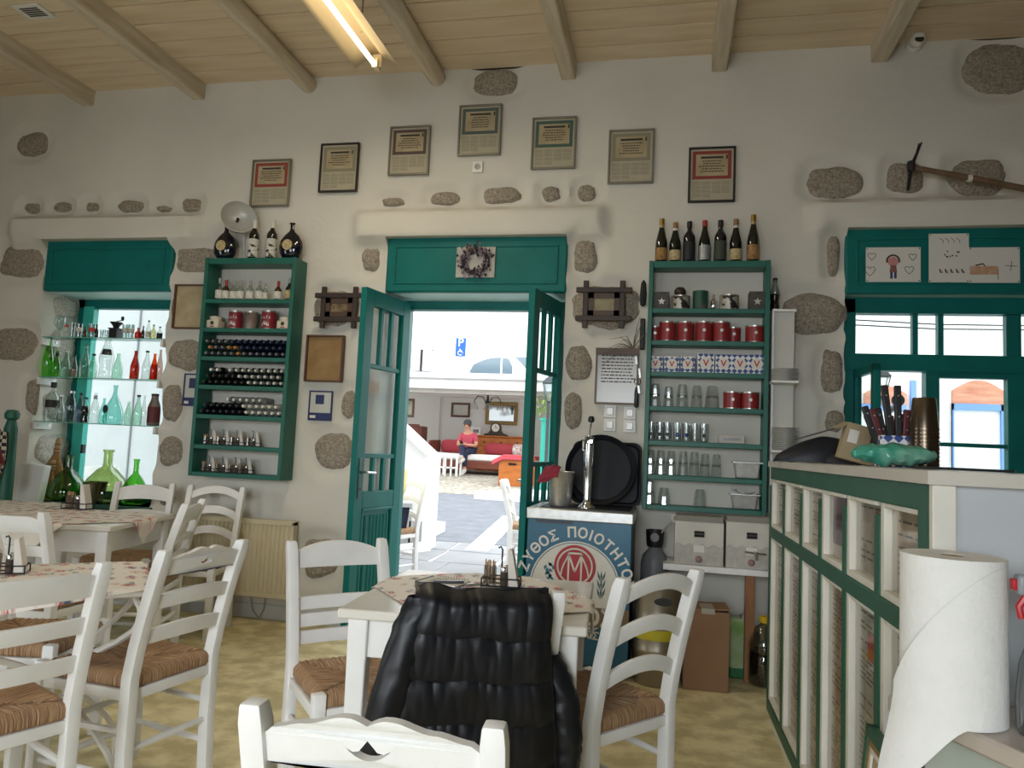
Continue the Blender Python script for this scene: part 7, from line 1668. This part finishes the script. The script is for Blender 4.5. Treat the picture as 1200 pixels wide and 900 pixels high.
t = thing('lollipop', 'red topped stirrer beside the stemmed glass in the window', 'stirrer', None, (onY(78, 385, YG-.03).x, YG-.03, SHZ[0]+.001)); G().tube([(0, 0, 0), (0, 0, .08)], .003, 6).obj('stick', cwhite, t); G().lathe([(0, -.014), (.012, -.008), (.014, 0), (.012, .008), (0, .014)], 12, (0, 0, .09)).obj('ball', mat('coral_red', 'd2504f', .5), t); G().lathe([(.015, 0), (.012, .004)], 10).obj('foot', cwhite, t)
wgl(85, 19, 7, 'narrow glass beside the red stirrer on the top window shelf'); wgl(93, 18, 8, 'printed beer glass left of the small dark bottle', lwhite); wb(0, 100.5, 15, 4.5, 'mini', gred, 'tiny dark brown bottle between the beer glasses', cblk)
wgl(108, 18, 8.5, 'beer glass with red badge on the top window shelf', mat('badge_red', 'c0504a', .6)); wb(0, 114, 17.5, 4.5, 'mini', gd, 'slim dark bottle left of the coffee grinder', cblk); wgl(120, 11, 5, 'low shot glass left of the coffee grinder'); wgl(125.5, 11, 5, 'low shot glass touching the coffee grinder')
t = thing('coffee_grinder', 'black coffee grinder with crank on the top window shelf', 'grinder', None, (onY(136, 385, YG).x, YG, SHZ[0]+.001)); G().box(-.034, -.034, 0, .034, .034, .078).obj('drawer_box', black, t, bev=.003); G().box(-.04, -.04, .072, .04, .04, .08).obj('top_plate', black, t); G().lathe([(.018, .08), (.026, .10), (.046, .125), (.044, .127), (.02, .105)], 16, cap=False).obj('hopper', black, t); G().tube([(0, 0, .10), (.005, 0, .135), (.05, 0, .142)], .004, 6).obj('crank', black, t); G().lathe([(.008, .14), (.012, .155), (.009, .172), (0, .174)], 10, (.05, 0, 0)).obj('knob', black, t)
wgl(147, 18, 7.5, 'printed glass right of the coffee grinder', lwhite); wgl(154, 18, 7.5, 'second printed glass right of the coffee grinder', lwhite)
wb(0, 163, 14, 8, 'mini', gred, 'squat brick red bottle on the top window shelf', None); wb(0, 168.5, 16.5, 4, 'mini', gd, 'slim dark bottle right of the squat red one', cblk); wb(0, 174.5, 23, 6, 'slope', gclear2, 'slim clear bottle with dark cap on the top window shelf', cblk, lwhite); wb(0, 180.5, 18, 6.5, 'mini', glass('straw_glass', 'e3e0bd', .12), 'pale straw bottle with dark cap on the top window shelf', cblk); wb(0, 188, 15.5, 6.5, 'mini', gclear2, 'small bottle with dark label at the right of the top window shelf', cblk, lblack, (.02, .5))
# middle shelf
wb(1, 57, 50, 13, 'slope', ggreen, 'tall bright green bottle at the left of the middle window shelf', None, None); wb(1, 67, 33, 10, 'slope', ggreen, 'short bright green bottle beside the tall one', None, None, neck=lblack); wb(1, 78, 33, 11, 'slope', gpale, 'pale frosted bottle on the middle window shelf', csil); wb(1, 87.5, 28, 9, 'slope', gclear2, 'small clear bottle with dark green cap and brown contents', mat('dark_green_cap', '1e4a38', .4), None, fill=mat('brown_contents', '8a7260', .6), fz=.38)
wb(1, 100, 41, 12, 'slope', gclear2, 'tall clear swing bottle on the middle window shelf', None); wb(1, 110, 30, 10, 'slope', gpale, 'clear green tinted bottle left of the big litre bottle', cblk, capz=.93); wb(1, 125, 50, 17, 'soda', gclear2, 'big clear litre bottle with dark neck label', None, None, neck=None).scale = (1, 1, 1)
o = [c for c in bpy.data.objects if c.get('label') == 'big clear litre bottle with dark neck label'][0]; G().lathe([(.040, .185), (.029, .225)], 14, cap=False).obj('neck_label', lblack, o)
wb(1, 139, 31, 11.5, 'slope', gpale, 'pale green soda bottle alone in the middle of the window', None); wb(1, 159, 35, 10.5, 'slope', gred, 'brick red ribbed bottle on the middle window shelf', None); wb(1, 172.5, 35, 10, 'slope', gclear2, 'clear bottle with swing stopper right of the red bottle', cblk, capz=.95); wb(1, 181.5, 32, 8.5, 'slope', gor, 'orange bottle on the middle window shelf', None, None, fill=mat('orange_drink', 'e8782a', .4), fz=.6); wb(1, 188, 37, 7, 'slope', glass('pinkish_glass', 'e0c8c0', .15), 'slim pinkish bottle at the right of the middle window shelf', None)
# bottom shelf
wb(2, 61, 48, 15, 'wine', gclear2, 'clear wine bottle with black label at the left of the bottom window shelf', cblk, lblack, (.36, .55), capz=.86); wb(2, 71, 33, 11, 'slope', gclear, 'clear bottle with swing top next to the black labelled bottle', csil); wb(2, 83, 38, 12, 'milk', glass('frosty_blue_glass', 'c8dbe0', .12), 'frosted bluish bottle on the bottom window shelf', csil); wb(2, 94, 36, 8.5, 'slope', glass('lavender_glass', 'd6cbe0', .12), 'lavender tinted bottle behind the dark cola bottle', cblk, capz=.92)
wb(2, 100.5, 31, 9.5, 'soda', gclear2, 'cola bottle with dark contents on the bottom window shelf', cblk, None, fill=MATS['cola'] if 'cola' in MATS else black, fz=.66); wb(2, 111.5, 37, 10.5, 'slope', gclear2, 'clear bottle with painted neck label right of the cola', None, None, neck=lsilver); wb(2, 122, 31, 9, 'slope', gteal, 'aqua bottle half hidden by the big teardrop bottle', None, dY=.03); wb(2, 134, 47, 23, 'tear', gteal, 'big aqua teardrop bottle with black oval label', None)
o = [c for c in bpy.data.objects if c.get('label') == 'big aqua teardrop bottle with black oval label'][0]; G().lathe([(0, 0), (.030, 0), (.030, .002), (0, .002)], 16, sx=.75).xf(at(Matrix.Rotation(PI/2, 4, 'X'), -.022, -.062, .11)).obj('oval_label', lblack, o)
wb(2, 151, 28, 8.5, 'slope', gpale, 'slim pale green bottle right of the teardrop', None); wb(2, 162, 36, 10, 'slope', gpale, 'green tinted swing top bottle on the bottom window shelf', cblk, capz=.94); wb(2, 169, 36, 6, 'slope', gclear2, 'thin clear bottle left of the metal flask', None); wb(2, 181, 38, 14.5, 'milk', mat('grey_flask_metal', '7a706b', .4, .3), 'grey metal bottle with dark red label at the right of the bottom window shelf', cblk, mat('maroon_label', '5b2326', .6), (.10, .60))
# sill: demijohns, vase, brooms, slab
zS = LW[2]+.001
YS2 = 4.90
def sillx(px, Y=4.93): return onY(px, 570, Y).x
Yd = 4.98
bottle('bright green demijohn at the left of the window sill', sillx(81, Yd), Yd-.02, zS, onY(81, 533, Yd).z-zS, .135, 'demi', ggreen, None, group='demijohns on the sill', name='demijohn', n=22); bottle('big pale olive demijohn in the middle of the window sill', sillx(124, Yd), Yd+.0, zS, onY(127, 527, Yd).z-zS, .165, 'demi', gdemi, None, group='demijohns on the sill', name='demijohn', n=24); bottle('bright green demijohn at the right of the window sill', sillx(160, Yd), Yd-.02, zS, onY(161, 538, Yd).z-zS, .095, 'demi', ggreen, None, group='demijohns on the sill', name='demijohn', n=22)
t = tag(G().lathe([(0, .006), (.05, 0), (.085, .16), (.080, .16), (.048, .012), (0, .012)], 18, cap=False).obj('glass_vase', glass('smoky_glass', 'b0aa84', .25), None, (sillx(113, 4.87), 4.86, zS)), 'smoky glass vase standing before the big demijohn', 'vase')
bristle = mat('broom_straw', 'b08a58', .8, col2='8a6538', vs=14, stretch=(14, 14, .8))
def broom(lab, px, Y, top, wv, h, lean):
    t = thing('straw_broom', lab, 'broom', 'hand brooms on the sill', (sillx(px, Y), Y, zS), (0, lean, 0))
    G().lathe([(wv, 0), (wv*.97, h*.3), (wv*.75, h*.52), (wv*.32, h*.70), (.020, h*.76)], 16, sy=.35).obj('bristles', bristle, t); G().lathe([(.020, h*.74), (.026, h*.79), (.019, h*.82), (.025, h*.87), (.018, h*.90), (.022, h*.95), (.012, h)], 12).obj('bound_handle', mat('straw_binding', 'a98a66', .8), t)
    for q in (.815, .895, .76): G().lathe([(.023, h*q-.004), (.025, h*q), (.023, h*q+.004)], 10, cap=False).obj('binding', mat('twine', '6e5232', .8), t)
broom('large straw hand broom leaning in the left window corner', 58, 4.965, 0, .105, .47, .10); broom('small straw hand broom before the large one', 56, 4.885, 0, .05, .30, .10)
xs_ = onY(38, 575, 4.80).x; t = tag(G().prism([(-.10, 0), (.10, 0), (.14, .29), (-.09, .31)], -.03, .03).obj('white_slab', mat('white_foam', 'dfe3e4', .8), None, (xs_-.02, 4.80, onY(38, 588, 4.8).z-.02), bev=.008), 'white foam slab leaning at the left of the window sill', 'slab')
# bracket shelf under the slab (wall ledge) and the green post with a scarf
zl = t.location.z; G().box(LW[0]-.45, D-.10, zl-.04, LW[0]+.06, D, zl-.001).obj('trim_7', plaster)['kind'] = 'structure'
Yp = 4.45; pp = onY(14, 490, Yp); t = thing('coat_post', 'green turned wooden post with round knob at the left edge', 'post', None, (pp.x, Yp, 0)); hp = onY(15, 480, Yp).z
G().lathe([(.05, 0), (.05, .9), (.042, hp-.13), (.03, hp-.085), (.026, hp-.075), (.045, hp-.06), (.048, hp-.03), (.035, hp-.005), (0, hp)], 16).obj('turned_post', mat('post_green', '1f5a4a', .5, var=.1), t); G().box(-.6, -.03, .45, 0, .03, .53).obj('rail', MATS['post_green'], t)
sc = bpy.data.materials.new('plaid_wool'); sc.use_nodes = True; N = sc.node_tree.nodes; L = sc.node_tree.links; tcx = N.new('ShaderNodeTexCoord'); ck = N.new('ShaderNodeTexChecker'); ck.inputs['Scale'].default_value = 40; ck.inputs['Color1'].default_value = rgb('1c1e2a'); ck.inputs['Color2'].default_value = rgb('b9ac97'); n_ = N.new('ShaderNodeTexNoise'); n_.inputs['Scale'].default_value = 6; mx = N.new('ShaderNodeMix'); mx.data_type = 'RGBA'; mx.inputs[7].default_value = rgb('5b1f22'); L.new(tcx.outputs['Object'], ck.inputs[0]); L.new(tcx.outputs['Object'], n_.inputs['Vector'])
rm = N.new('ShaderNodeMapRange'); rm.inputs[1].default_value = .5; rm.inputs[2].default_value = .56; L.new(n_.outputs[0], rm.inputs[0]); L.new(rm.outputs[0], mx.inputs[0]); L.new(ck.outputs[0], mx.inputs[6]); L.new(mx.outputs[2], N['Principled BSDF'].inputs['Base Color']); N['Principled BSDF'].inputs['Roughness'].default_value = .9
g = G().sheet(lambda u, v: (-.12+.16*u+.03*math.sin(v*3)-.05*v, -.065-.012*math.sin(u*9+v*2)-.01*v, hp-.11-.42*v-.05*u*(1-v)), 20, 30, 0, .008)
tag(g.obj('scarf', sc, None, (pp.x, Yp, 0)), 'plaid wool scarf hanging on the green post', 'scarf')
